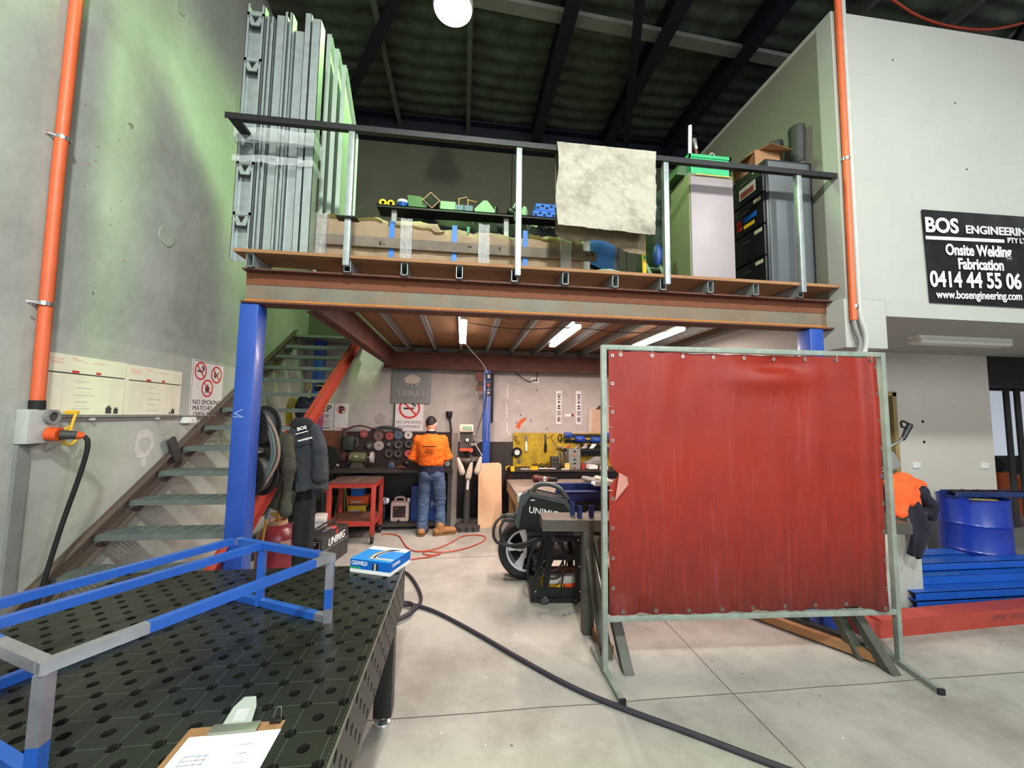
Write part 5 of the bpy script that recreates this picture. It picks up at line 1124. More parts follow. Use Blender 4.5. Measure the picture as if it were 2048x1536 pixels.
# hanging work clothes on the stringer
def garment(name, label, x, y, z_top, z_bot, wt_, wb_, m_, lean=0.0, parts=None, depth=0.07, n=22, folds=0.035, seed=1.0, sleeve=None, sl_m=None):
    t = thing(name, label, 'jacket', (x, y, z_bot), 0)
    g = G(); rings = []
    for j in range(n + 1):
        v = j / n; z = z_top - (z_top - z_bot) * v
        w_ = wt_ + (wb_ - wt_) * min(1, v * 1.6) ** 0.6; cx = x + lean * v; cy = y
        ring = []
        for k in range(36):
            a = 2 * math.pi * k / 36
            f = 1 + folds / depth * math.sin(a * 5 + seed * 3 + v * 1.2) * min(1, v * 2) * .35
            ring.append(Vector((cx + w_ * math.cos(a) * (1 + .05 * math.sin(a * 7 + seed)), cy + depth * f * math.sin(a) * (0.75 + .5 * v), z - (0.02 * math.sin(a * 3 + seed) if j == n else 0) - (w_ * abs(math.cos(a)) * .35 * (1 - v) ** 3))))
        rings.append(ring)
    g.loft(rings)
    o = remesh(g, 'body', m_, t, 0.011, 5, lambda p: 0.012 * fbm((p.x * 1.5 + p.z * .3, p.y, p.z * .5), 8, seed) + 0.005 * fbm((p.x, p.y, p.z * .6), 19, seed))
    for s_ in sleeve or []:
        g = G(); limb(g, s_[0], s_[1], 12); remesh(g, 'sleeve', s_[2] if len(s_) > 2 else m_, t, 0.011, 5, lambda p: 0.008 * fbm(p, 9, seed + 2) + .003 * fbm(p, 22, seed))
    return t
j1 = garment('work_jacket', 'charcoal fleece work jacket with white back lettering hung on the stair stringer', -1.47, 4.02, 1.66, 1.02, 0.10, 0.19, M['charcoal_cloth'], 0.02, sleeve=[([(-1.40, 3.99, 1.58), (-1.33, 3.95, 1.4), (-1.32, 3.95, 1.15)], [.055, .07, .07]), ([(-1.56, 3.99, 1.58), (-1.62, 3.95, 1.4), (-1.62, 3.94, 1.0)], [.06, .07, .06])], seed=1.3)
hd = G(); hd.ball((-1.52, 4.0, 1.63), 0.1, (1.1, .8, .75)); remesh(hd, 'hood', M['black_cloth'], j1, .012, 4, lambda p: .006 * fbm(p, 14))
for s_, sz, dx_, z in (('BOS', 0.045, -0.03, 1.60), ('ENGINEERING', 0.019, 0.01, 1.50)):
    text('lettering', s_, sz, (-1.45 + dx_, 3.893 - (0.018 if sz < .03 else 0), z), (1, 0.05, 0.28), (-0.25, 0, 1), M['print_white'], j1, depth=0.004, bold=.001)
g = G(); g.beam((-1.535, 3.902, 1.545), (-1.43, 3.908, 1.577), .005, .008); g.build('print_bar', M['print_white'], j1)
j2 = garment('old_jacket', 'worn olive-black jacket hung over the stringer left of the charcoal jacket', -1.63, 3.84, 1.58, 0.90, 0.10, 0.125, M['olive_cloth'], -0.03, sleeve=[([(-1.56, 3.80, 1.5), (-1.52, 3.76, 1.25), (-1.53, 3.76, .88)], [.05, .065, .06]), ([(-1.70, 3.81, 1.46), (-1.73, 3.78, 1.2), (-1.73, 3.78, .88)], [.045, .06, .05])], seed=4.1)
j3 = garment('work_trousers', 'black work trousers hanging below the charcoal jacket', -1.50, 4.12, 1.2, 0.28, 0.08, 0.10, M['black_cloth'], 0.0, depth=.05, seed=7.7); j3['category'] = 'trousers'
# dark clutter between stair and bench, with the welder case in front
t = thing('welder_case', 'dark grey wire feeder case with white lettering standing on the floor', 'welder', (-1.565, 5.02, 0), R(-10))
mt = ROOT[t.name]
def wc(g_, nm, m_, par=None): g_.xf(mt); return g_.build(nm, m_, par or t)
g = G(); g.b(-0.115, 0.115, -0.3, 0.32, 0.0, 0.36, 0.008); body = wc(g, 'body', mat('dark_case', rgb(54, 54, 54), 0.5, 0, .15, 8))
g = G(); g.b(-0.119, 0.119, -0.303, 0.323, 0.2, 0.206); wc(g, 'seam', M['grey'])
g = G(); g.b(-0.10, 0.10, -0.306, -0.3, 0.22, 0.33); fp = wc(g, 'front_panel', M['black'])
g = G(); 
for a in [(-.09, .09, .315, .318), (-.09, .09, .235, .238), (-.09, -.087, .235, .318), (.087, .09, .235, .318)]: g.b(a[0], a[1], -.3068, -.306, a[2], a[3])
wc(g, 'panel_border', M['lightgrey'], fp)
g = G(); g.tube([(-0.05, -0.27, 0.36), (-0.05, -.26, .41), (-0.05, .25, .43), (-0.05, .28, .36)], 0.014, 10, smooth=1); wc(g, 'handle', M['darkgrey'])
g = G(); g.ball((0.03, .08, .37), .05, (1, 1.2, .4)); wc(g, 'red_lead', M['red'])
g = G(); g.tube([(0.0, -.1, .365), (.05, -.02, .385), (.02, .1, .38), (-.02, .0, .375)], .008, 8, smooth=1); wc(g, 'grey_lead', M['grey'])
def casetext(s_, sz, o, xd, yd, m_, **k): return text('lettering', s_, sz, mt @ Vector(o), mt.to_3x3() @ Vector(xd), mt.to_3x3() @ Vector(yd), m_, t, **k)
casetext('UNIMIG', 0.12, (0.1165, 0.02, 0.265), (0, 1, 0), (0, 0, 1), M['print_white'], depth=.001, bold=.0015, shear=.15, xs=.95)
casetext('UNIMIG', 0.034, (-0.02, -0.307, 0.295), (1, 0, 0), (0, 0, 1), M['print_white'], depth=.001)
g = G(); g.prism([(0.116, .0, .33), (0.116, .03, .325), (.116, .05, .345), (.116, .045, .37), (.116, .03, .35), (.116, .02, .375), (.116, .0, .355)], (.0008, 0, 0)); wc(g, 'flame_mark', M['red_ink'])
g = G(); g.lathe([(0.075, 0), (0.08, .02), (0.08, .36), (.055, .42), (.03, .45), (0.025, .47), (0, .47)], (-1.98, 5.25, 0), seg=24); tag(g.build('aluminium_bottle', M['alloy']), 'silver gas bottle behind the dark welder case', 'bottle')
rr = random.Random(11)
for i, (x, y, sx, sy, sz, m_, lb) in enumerate([(-2.0, 5.62, .16, .3, .55, 'black', 'black case standing behind the hanging trousers'), (-2.25, 6.0, .2, .25, .34, 'darkgrey', 'dark grey crate at the left end of the bench behind the red trolley'), (-1.80, 5.5, .14, .3, .42, 'white', 'white box in the shade behind the hanging trousers'), (-2.05, 5.6, .3, .4, .5, 'rubber', 'black tub under the stairs'), (-2.30, 5.3, .25, .4, .3, 'darkgrey', 'dark box under the lower stair treads')]):
    t = thing('storage_case', lb, 'case', (x, y, 0), rr.uniform(-.2, .2), None)
    g = G(); g.b(-sx / 2, sx / 2, -sy / 2, sy / 2, 0, sz * .86, .012); g.build('body', M[m_], t, local=True)
    g = G(); g.b(-sx / 2 - .006, sx / 2 + .006, -sy / 2 - .006, sy / 2 + .006, sz * .86, sz, .01); g.build('lid', M[m_], t, local=True)
g = G(); g.lathe([(0.02, -.02), (0.16, -.02), (.17, 0), (.16, .02), (.02, .02)], (-2.0, 6.3, 1.08), 'Y', 24, True); g.b(-2.08, -1.92, 6.26, 6.34, .901, .96); tag(g.build('fan_wheel', M['black']), 'black wheel standing on the left end of the bench behind the hanging jackets', 'wheel')
g = G()
for k in range(5): g.tube([(-1.86 + .08 * math.cos(a), 5.66 + .02 * k, .78 + .03 * math.sin(a) - .1 * math.cos(a)) for a in [2 * math.pi * q_ / 14 for q_ in range(14)]], .006, 6, closed=True)
tag(g.build('cord_coil', M['red_cord']), 'red cord coiled at the left end of the red trolley', 'cord', 'cords hung behind the stair')
# ================================================================== BACK WORKBENCH
t = thing('workbench', 'long dark workbench against the back wall with a lower shelf', 'workbench', (-1.12, 6.5, 0))
g = G(); g.b(-2.12, -0.13, 6.18, 6.86, 0.855, 0.90, 0.004); lab(g.build('worktop', M['dark_bench'], t), 'worn dark top')
g = G(); g.b(-2.1, -0.15, 6.2, 6.85, 0.06, 0.10); g.build('lower_shelf', M['dark_bench'], t)
g = G(); g.b(-2.1, -0.15, 6.80, 6.85, 0.1, 0.855); g.build('rear_panel', M['black'], t)
for x, y in ((-2.08, 6.22), (-0.17, 6.22), (-2.08, 6.8), (-0.17, 6.8)):
    g = G(); g.b(x - .03, x + .03, y - .03, y + .03, 0, .855); g.build('leg', M['darkgrey'], t)
t = thing('wheel_board', 'dark brown board behind the bench hung with grinding wheels', 'board', (-1.0, 6.87, 0.9))
g = G(); g.b(-1.98, -0.17, 6.855, 6.88, 0.9, 1.445); g.build('board', M['dark_board'], t)
g = G(); g.b(-2.34, -1.9, 6.83, 6.85, 1.07, 1.455); tag(g.build('cardboard_panel', mat('reddish_hardboard', rgb(122, 78, 52), 0.8, 0, .12, 5)), 'reddish brown hardboard panel behind the left end of the bench', 'panel')
def disc(name, x, z, r, ri, th, m_, label, hubm=None, cup=False):
    t = thing(name, label, 'grinding wheel', (x, 6.85, z), 0, 'abrasive wheels on the dark board')
    g = G()
    if cup: g.lathe([(ri, 0), (r, 0), (r * 1.04, -th), (r * .78, -th * 1.05), (ri * 1.2, -.012), (ri, -.012)], (0, 0, 0), 'Y', 28, True)
    else: g.lathe([(ri, 0), (r, 0), (r, -th), (ri, -th)], (0, 0, 0), 'Y', 28, True)
    g.build('wheel', M[m_] if isinstance(m_, str) else m_, t, local=True)
    g = G(); g.cyl((0, 0, 0), (0, -th * .7, 0), ri * 1.02, seg=16); g.build('hub', M[hubm or 'hole_black'], t, local=True)
    return t
bwm = lambda n, r, g_, b_: mat('abrasive_' + n, rgb(r, g_, b_), 0.9, 0, .14, 20, .1, 80)
RW, RB, BR, GY, WH = bwm('red', 150, 70, 66), bwm('blue', 84, 92, 116), bwm('brown', 112, 88, 82), bwm('grey', 88, 86, 84), bwm('white', 196, 190, 186)
disc('flap_wheel', -1.62, 1.405, 0.065, .02, .02, RW, 'red flap wheel hung top left on the dark board', 'chrome')
disc('grinding_wheel', -1.385, 1.375, 0.078, .014, .02, BR, 'brown grinding wheel right of the red flap wheel, top row of the dark board')
disc('grinding_wheel', -1.205, 1.372, 0.066, .012, .02, RW, 'dull red grinding wheel in the middle of the top row of the dark board')
disc('grinding_wheel', -1.06, 1.39, 0.072, .012, .02, RB, 'bluish grinding wheel fourth in the top row of the dark board')
disc('grinding_wheel', -0.897, 1.392, 0.068, .014, .022, WH, 'white grinding wheel at the right of the top row of the dark board')
disc('wire_cup', -1.52, 1.215, 0.05, .02, .03, GY, 'small wire cup with bright centre hung below the flap wheel', 'chrome', True)
disc('backing_pad', -1.372, 1.214, 0.08, .012, .012, bwm('pale', 160, 154, 150), 'pale round backing pad in the second row of the dark board')
disc('wire_cup', -1.208, 1.235, 0.034, .018, .03, GY, 'small bright wire cup in the middle of the second row', 'chrome', True)
disc('cup_wheel', -1.055, 1.232, 0.064, .024, .035, GY, 'grey cup wheel in the second row right of the small bright cup', None, True)
disc('cup_wheel', -0.885, 1.242, 0.064, .024, .035, GY, 'grey cup wheel at the right end of the second row near the orange shirt', None, True)
disc('cup_wheel', -1.205, 1.082, 0.06, .028, .03, GY, 'dark grey cup wheel at the left of the bottom row', None, True)
disc('cup_wheel', -1.057, 1.082, 0.06, .026, .03, GY, 'dark grey cup wheel in the middle of the bottom row', None, True)
disc('flap_wheel', -0.886, 1.083, 0.06, .022, .02, bwm('pink', 196, 96, 96), 'pinkish red flap wheel at the right of the bottom row by the orange shirt', 'red')
# machines and oddments on the bench
t = thing('bench_grinder', 'green-grey double-ended bench grinder on a pedestal on the dark bench', 'grinder', (-1.62, 6.5, 0.9))
g = G(); g.prism([(-1.72, 6.42, .9), (-1.5, 6.42, .9), (-1.55, 6.42, .98), (-1.68, 6.42, .98)], (0, .16, 0)); g.build('pedestal', mat('dark_olive_paint', rgb(70, 66, 54), 0.6), t)
g = G(); g.lathe([(.05, -.13), (.075, -.12), (.08, -.06), (.08, .07), (.07, .12), (.045, .13)], (-1.615, 6.5, 1.055), 'X', 24); bd = g.build('motor', mat('olive_green_enamel', rgb(104, 106, 76), 0.5, 0, .2, 9, dirt=rgb(60, 54, 44), dirt_amt=.6, dirt_scale=12), t)
g = G(); g.b(-1.65, -1.60, 6.422, 6.426, 1.05, 1.09); g.build('nameplate', M['bottle'], bd)
g = G(); g.lathe([(.0, -.02), (.085, -.02), (.085, .02), (0, .02)], (-1.40, 6.5, 1.055), 'X', 28); g.cyl((-1.47, 6.5, 1.055), (-1.37, 6.5, 1.055), .014); lab(g.build('grinding_wheel', WH, t), 'pale wheel on the right')
g = G(); g.lathe([(.0, -.03), (.08, -.03), (.08, .03), (0, .03)], (-1.82, 6.5, 1.055), 'X', 28); lab(g.build('wheel_guard', mat('maroon_guard', rgb(76, 44, 40), 0.6), t), 'maroon wheel guard')
t = thing('drill_clamp', 'dark bench drill with green body standing at the left of the wheel board', 'drill', (-1.86, 6.7, 0.9))
g = G(); g.b(-1.95, -1.74, 6.62, 6.8, .9, .92); g.cyl((-1.92, 6.74, .9), (-1.92, 6.74, 1.5), .02); g.build('stand', M['darkgrey'], t)
g = G(); g.b(-1.90, -1.74, 6.66, 6.8, 1.15, 1.38, .02); g.build('body', mat('dark_green_machine', rgb(48, 58, 48), 0.5), t)
g = G(); g.tube([(-1.74, 6.7, 1.34), (-1.68, 6.7, 1.34), (-1.68, 6.7, 1.22), (-1.72, 6.7, 1.22)], .009, 8); g.build('handle', M['chrome'], t)
t = thing('bench_vice', 'small clamp with pale jaws on the bench left of the grinder', 'vice', (-1.98, 6.4, .9))
g = G(); g.b(-2.08, -1.9, 6.36, 6.44, .9, .93); g.b(-2.08, -2.06, 6.36, 6.44, .93, 1.02); g.build('bed', M['darkgrey'], t)
g = G(); g.tube([(-1.91, 6.38, 1.02), (-1.91, 6.38, .96), (-1.86, 6.38, .94)], .016, 8); g.ball((-2.0, 6.42, 1.15), .04, (1.2, .6, .6)); lab(g.build('jaw', M['bottle'], t), 'pale jaw')
for x0, x1, y, h, m_, lb, nm in [(-1.13, -1.04, 6.42, .10, 'slate_bin', 'blue-grey glove bundle on the bench behind the trolley', 'glove_bundle'), (-1.0, -0.86, 6.36, .045, 'rust', 'rusty offcut lying on the bench', 'steel_offcut'), (-0.94, -0.84, 6.6, .10, 'black', 'black power tool on the bench left of the person', 'power_tool')]:
    g = G(); g.ball(((x0 + x1) / 2, y, .9 + h * .52), .5, ((x1 - x0) * .95, .09, h * 1.0)); g.b(x0, x1, y - .03, y + .03, .9, .9 + h * .7); tag(remesh(g, nm, MATS.get(m_) or M.get(m_), None, .008, 3, lambda p: .004 * fbm(p, 20)), lb, nm.replace('_', ' '))
t = thing('charger', 'grey battery charger with round dial on the bench right of the person', 'charger', (-.22, 6.5, .9))
g = G(); g.b(-.31, -.15, 6.42, 6.6, .9, 1.03, .012); g.build('body', mat('dark_charger', rgb(66, 66, 66), 0.5), t)
g = G(); g.lathe([(.012, 0), (.035, 0), (.035, -.01), (.012, -.01)], (-.22, 6.42, .965), 'Y', 22, True); g.build('dial', M['lightgrey'], t)
for i, (pts, lb) in enumerate([([(-1.95, 6.84, 1.46), (-1.7, 6.8, 1.56), (-1.5, 6.8, 1.5), (-1.3, 6.82, 1.46)], 'brown lead lying along the top of the wheel board'), ([(-1.5, 6.86, 1.47), (-1.3, 6.83, 1.53), (-1.1, 6.83, 1.5), (-1.0, 6.84, 1.47)], 'dark lead bunched along the top of the wheel board')]):
    g = G(); g.tube(pts, .013 + .012 * i, 8, smooth=2); tag(g.build('power_lead', M['rust_brown'] if not i else M['darkgrey']), lb, 'cable')
# under the bench
t = thing('jerrycan', 'milky white jerrycan with dark label under the bench', 'jerrycan', (-.92, 6.4, .10))
g = G(); g.b(-1.06, -.78, 6.31, 6.5, .101, .40, .035); bdy = g.build('body', M['jerry'], t)
g = G(); g.b(-1.02, -.83, 6.305, 6.31, .17, .34); lab(g.build('label_patch', M['dark_board'], bdy), 'dark label'); g = G(); g.b(-.99, -.95, 6.303, 6.305, .29, .32); g.b(-.88, -.84, 6.303, 6.305, .19, .21); g.build('label_print', M['rust'], bdy)
g = G(); g.tube([(-1.0, 6.4, .39), (-1.0, 6.4, .455), (-.86, 6.4, .455), (-.86, 6.4, .39)], .018, 8, smooth=1); g.build('handle', M['jerry'], t)
g = G(); g.cyl((-.80, 6.4, .38), (-.8, 6.4, .44), .025); g.build('cap', M['white'], t)
g = G(); g.cyl((-.93, 6.31, .125), (-.93, 6.28, .125), .016); g.build('tap', M['black'], t)
t = thing('tool_case', 'dark blue case with white number print under the bench behind the legs of the person', 'case', (-.54, 6.42, .10))
g = G(); g.b(-.76, -.30, 6.33, 6.55, .101, .64, .02); g.build('body', M['blue_case'], t)
g = G(); g.tube([(-.62, 6.4, .64), (-.62, 6.4, .70), (-.44, 6.4, .70), (-.44, 6.4, .64)], .014, 8, smooth=1); g.build('handle', M['black'], t)
text('lettering', '140', .11, (-.385, 6.328, .36), (1, 0, 0), (0, 0, 1), M['print_white'], t, bold=.002, depth=.001, shear=.1); text('lettering', 'amp', .04, (-.385, 6.328, .28), (1, 0, 0), (0, 0, 1), M['print_white'], t, depth=.001) if False else None
for i, (x0, x1, z0, z1, m_, lb) in enumerate([(-1.66, -1.46, .60, .80, 'lightgrey', 'pale grey box with blue band, top of the stack under the bench'), (-1.70, -1.40, .37, .49, 'orange', 'orange-yellow parts box in the middle of the stack under the bench'), (-1.70, -1.42, .24, .35, 'yellow', 'yellow parts box at the bottom of the stack under the bench'), (-1.42, -1.14, .101, .33, 'black', 'black bin under the bench right of the yellow boxes'), (-1.22, -1.08, .35, .5, 'white', 'crumpled silver packet on the black bin under the bench'), (-1.95, -1.75, .101, .5, 'black', 'black box at the left end of the lower bench shelf')]):
    t = thing('storage_box', lb, 'box', ((x0 + x1) / 2, 6.45, z0))
    if 'packet' in lb:
        g = G(); g.ball((-1.15, 6.4, .40), .07, (1, .6, .9)); remesh(g, 'body', M['alloy'], t, .009, 2, lambda p: .012 * fbm(p, 18)); continue
    g = G(); g.b(x0, x1, 6.33, 6.55, z0, z1 - .02, .006); g.build('body', M[m_], t)
    g = G(); g.b(x0 - .004, x1 + .004, 6.326, 6.554, z1 - .02, z1, .004); g.build('lid', M['blue_case'] if i == 0 else M[m_], t)
    g = G(); g.b(x0 + .05, x1 - .08, 6.323, 6.33, z0 + .02, z0 + .05); g.build('label_patch', M['lilac'] if i == 0 else M['bottle'], t)
    if i in (0, 1, 2):
        g = G(); g.b(x0 + .01, x1 - .01, 6.34, 6.54, [.49, .35, .101][i], z0); g.build('riser', M['mid_blue'] if i == 0 else M['darkgrey'], t)
g = G()
for k in range(5): g.tube([(-1.86 + .05 * k, 6.3, .12), (-1.84 + .04 * k, 6.28, .35), (-1.80 + .02 * k, 6.3, .62), (-1.78, 6.32, .72 - .02 * k)], .011, 7, smooth=2)
tag(g.build('hose_coil', mat('olive_hose', rgb(120, 116, 58), 0.6)), 'olive green hose hanging under the bench behind the red trolley', 'hose')
# red trolley
t = thing('trolley_table', 'red steel trolley table on castors in front of the workbench', 'trolley', (-1.43, 5.97, 0))
xa, xb, ya, yb = -1.74, -1.17, 5.62, 6.14
for x, y in ((xa, ya), (xb, ya), (xa, yb), (xb, yb)):
    sx = .028; g = G(); g.b(x - sx, x + sx, y - sx, y + sx, .13, .79, .004); lg = g.build('leg', M['red_trolley'], t)
    g = G(); g.b(x - .03, x + .03, y - .03, y + .03, .115, .13); g.b(x - .022, x - .017, y - .02, y + .025, .05, .115); g.b(x + .017, x + .022, y - .02, y + .025, .05, .115); cs = g.build('castor_fork', M['rust_brown'], lg)
    g = G(); g.cyl((x - .015, y, .0455), (x + .015, y, .0455), .045, seg=20); g.build('castor_wheel', M['rubber'], lg)
for a in [(xa, xb, ya - .026, ya + .026), (xa, xb, yb - .026, yb + .026), (xa - .026, xa + .026, ya, yb), (xb - .026, xb + .026, ya, yb)]:
    g = G(); g.b(a[0], a[1], a[2], a[3], .745, .81); g.build('top_rail', M['red_trolley'], t)
    g = G(); g.b(a[0], a[1], a[2], a[3], .24, .30); g.build('lower_rail', M['red_trolley'], t)
g = G(); g.b(xa - .03, xb + .03, ya - .03, yb + .03, .81, .818, .002); lab(g.build('top_plate', mat('worn_brown_plate', rgb(112, 88, 80), 0.6, .2, .2, 5, .05, 20, rgb(70, 52, 48), .7, 4), t), 'worn brown top plate')
g = G(); g.beam((-1.47, ya, .8185), (-1.40, yb, .8185), .006, .001); g.build('seam', M['bottle'], t)
g = G(); g.b(xa, xb, ya, yb, .30, .308); g.build('lower_plate', M['rust_brown'], t)

# ================================================================== SIGNS ON THE BACK WALL
YW = 6.9
for i, (x0, x1, lb) in enumerate([(-2.36, -2.135, 'white two-hour parking sign with black figures on the back wall'), (-2.12, -1.90, 'white no parking sign with red ringed letter on the back wall')]):
    t = thing('parking_sign', lb, 'sign', ((x0 + x1) / 2, YW - .004, 1.46))
    g = G(); g.b(x0, x1, YW - .006, YW - .002, 1.46, 1.905, .0); g.build('plate', M['sign_white'], t)
    cx = (x0 + x1) / 2
    def st_(s_, sz, z, m_, **k): return text('lettering', s_, sz, (k.pop('x', cx), YW - .0065, z), (1, 0, 0), (0, 0, 1), m_, t, depth=.0004, **k)
    if i == 0:
        st_('2P', .15, 1.815, M['black_ink'], bold=.002); st_('10', .075, 1.69, M['black_ink'], bold=.001); st_('MINS', .03, 1.65, M['black_ink']) if False else None
        g = G()
        for k in range(8): g.b(x0 + .03, x1 - .03 - .03 * (k % 3), YW - .0066, YW - .006, 1.535 + k * .012, 1.540 + k * .012)
        g.build('fine_print', M['grey_ink'], t)
        g = G(); g.b(x0 + .03, x1 - .04, YW - .0066, YW - .006, 1.49, 1.503); g.prism([(x0 + .03, YW - .006, 1.48), (x0 + .03, YW - .006, 1.513), (x0 + .012, YW - .006, 1.4965)], (0, -.0006, 0)); g.build('arrow', M['black_ink'], t)
    else:
        prohibit(t, (cx, YW - .0062, 1.80), (1, 0, 0), (0, 0, 1), .068, 'P')
        g = G(); g.b(x0 + .03, x1 - .04, YW - .0066, YW - .006, 1.487, 1.498); g.prism([(x1 - .04, YW - .006, 1.476), (x1 - .04, YW - .006, 1.509), (x1 - .015, YW - .006, 1.4925)], (0, -.0006, 0)); g.build('arrow', M['red_ink'], t)
    g = G(); g.cyl((cx, YW - .006, 1.89), (cx, YW - .008, 1.89), .006, seg=8); g.build('screw', M['steel'], t)
t = thing('name_plate', 'grey steel plate with a cut-out crest and name above the no smoking sign', 'plate', (-.88, 6.85, 1.93))
gp = mat('grey_plate', rgb(124, 124, 122), 0.45, .5, .12, 5)
g = G(); g.b(-1.2, -.545, 6.858, 6.862, 1.93, 2.495); g.build('plate', gp, t)
g = G(); pts = []
for k in range(28):
    a = 2 * math.pi * k / 28; rr_ = .098 * (1 + .12 * math.sin(a * 9)) * (1.15 if abs(math.cos(a)) > .8 else 1); pts.append((-.865 + rr_ * 1.15 * math.cos(a), 6.857, 2.335 + rr_ * .92 * math.sin(a)))
g.prism(pts, (0, .001, 0)); g.prism([(-.96, 6.857, 2.26), (-.77, 6.857, 2.26), (-.80, 6.857, 2.235), (-.84, 6.857, 2.25), (-.87, 6.857, 2.225), (-.9, 6.857, 2.25), (-.94, 6.857, 2.235)], (0, .001, 0)); lab(g.build('cut_out', mat('cutout_wall', rgb(186, 176, 168), 0.9), t), 'leaf-edged cut-out showing the wall')
text('lettering', 'SARAH', .155, (-.86, 6.857, 2.085), (1, 0, 0), (0, 0, 1), mat('cutout_letters', rgb(170, 162, 156), 0.9), t, depth=.0006, space=1.15)
text('lettering', 'SARAH', .155, (-.868, 6.8575, 2.078), (1, 0, 0), (0, 0, 1), M['darkgrey'], t, depth=.0003, space=1.15)  # offset dark copy paints the shadow edge of the cut-out letters
t = thing('no_smoking_sign', 'white no smoking flammable sign on the back wall below the grey plate', 'sign', (-.9, 6.89, 1.46))
g = G(); g.b(-1.135, -.665, YW - .008, YW - .003, 1.46, 2.06); g.build('plate', M['sign_white'], t)
prohibit(t, (-.90, YW - .0085, 1.845), (1, 0, 0), (0, 0, 1), .178, 'smoke')
for s_, z in (('NO SMOKING', 1.605), ('FLAMMABLE', 1.53)): text('lettering', s_, .064, (-.90, YW - .0085, z), (1, 0, 0), (0, 0, 1), M['black_ink'], t, depth=.0004, xs=1.06)
g = G(); g.b(-1.15, -1.135, 6.86, 6.89, 1.45, 1.93); tag(g.build('wall_batten', M['darkgrey']), 'thin dark upright at the left edge of the no smoking flammable sign', 'batten')
t = thing('dustpan_brush', 'dark scoop brush standing above the right end of the wheel board', 'brush', (-.2, 6.84, 1.45))
g = G(); g.loft([ell((-.225, 6.84, 1.80), .055, .03, 14), ell((-.225, 6.84, 1.72), .05, .03, 14), ell((-.215, 6.84, 1.67), .026, .02, 14)]); g.build('scoop', M['black'], t)
g = G(); g.tube([(-.215, 6.84, 1.68), (-.195, 6.84, 1.55), (-.18, 6.84, 1.447)], .017, 8); g.build('handle', M['dark_board'], t)
g = G(); g.b(-.145, -.06, 6.33, 6.36, 0, 1.455); g.b(-.145, -.055, 6.325, 6.33, 1.0, 1.1); tag(g.build('steel_flat', mat('grey_flat_bar', rgb(140, 130, 122), 0.6, .2, .12, 4)), 'tall grey steel flat leaning upright at the right end of the bench', 'steel bar')
g = G(); g.b(-.14, .92, 6.87, 6.89, 0.0, 1.285); tag(g.build('black_backboard', mat('blackened_board', rgb(44, 40, 40), 0.7, 0, .25, 5)), 'black scorched board on the wall behind the drill press', 'board')

# ================================================================== PERSON AT THE BENCH
ps = thing('person', 'person in orange work shirt and jeans standing at the bench with head bowed', 'person', (-.43, 5.98, 0))
def V(*a): return Vector(a)
g = G()
g.loft([ell(c, rx, ry, 18) for c, rx, ry in [(V(-.43, 5.99, .84), .155, .10), (V(-.43, 5.985, .94), .16, .105), (V(-.44, 5.975, 1.05), .15, .10), (V(-.45, 5.965, 1.2), .17, .115), (V(-.455, 5.965, 1.33), .18, .115), (V(-.46, 5.985, 1.41), .13, .08), (V(-.46, 6.0, 1.46), .06, .055)]])
limb(g, [V(-.46, 5.99, 1.42), V(-.462, 6.01, 1.5), V(-.462, 6.03, 1.54)], [.062, .055, .055])
# head bowed forward
hc = V(-.46, 6.035, 1.605); hrot = Matrix.Rotation(R(-28), 3, 'X') @ Matrix.Rotation(R(-14), 3, 'Z')
g.ball(hc, .1, (.78, .97, 1.05), 20, hrot); g.ball(hc + hrot @ V(0, .045, -.055), .07, (.78, .85, .9), 16, hrot); g.ball(hc + hrot @ V(0, .065, -.105), .03, (.9, .7, .6), 10, hrot)
g.ball(hc + hrot @ V(0, .108, -.03), .016, (.8, 1.2, 1.5), 10, hrot); g.ball(hc + hrot @ V(0, .112, -.05), .014, (1.2, 1, .8), 8, hrot)
for sx in (-1, 1): g.ball(hc + hrot @ V(sx * .08, -.005, -.02), .03, (.3, .65, 1.05), 10, hrot)
g.ball(hc + hrot @ V(0, .096, -.085), .018, (1.3, .45, .4), 8, hrot)
LS, LE, LWr = V(-.645, 5.975, 1.37), V(-.715, 6.0, 1.11), V(-.60, 6.215, 1.03)
RS, RE, RWr = V(-.27, 5.975, 1.37), V(-.205, 6.0, 1.11), V(-.33, 6.215, 1.03)
limb(g, [LS, LE, LWr], [.055, .045, .028]); limb(g, [RS, RE, RWr], [.055, .045, .028])
LH, LK, LA = V(-.515, 5.985, .88), V(-.53, 5.995, .49), V(-.545, 5.98, .09)
RH, RK, RA = V(-.345, 5.985, .88), V(-.29, 5.99, .49), V(-.285, 5.98, .09)
limb(g, [LH, LK, LA], [.085, .055, .04]); limb(g, [RH, RK, RA], [.085, .055, .04])
for wv, d_, sg in ((LWr, (LWr - LE).normalized(), 1), (RWr, (RWr - RE).normalized(), -1)):
    d2 = (d_ * .6 + V(.35 * sg, .5, -.15)).normalized(); sd = d2.cross(V(0, 0, 1)).normalized(); pc = wv + d2 * .05
    g.ball(pc, .036, (1.05, 1.25, .5), 12)
    for f, (o_, ln) in enumerate([(-.030, .062), (-.010, .072), (.010, .07), (.029, .056)]):
        b0 = pc + sd * o_ + d2 * .035; limb(g, [b0, b0 + d2 * ln * .5 + V(0, 0, -.006), b0 + d2 * ln * .85 + V(0, 0, -.03)], [.0095, .009, .0075], 8)
    b0 = wv + d2 * .03 + sd * (-.033 if sg < 0 else .033) ; limb(g, [b0, b0 + d2 * .03 + sd * (-.02 if sg < 0 else .02), b0 + d2 * .055 + sd * (-.018 if sg < 0 else .018)], [.012, .0105, .009], 8)
bodyo = remesh(g, 'body', M['skin'], ps, .0065, 3)
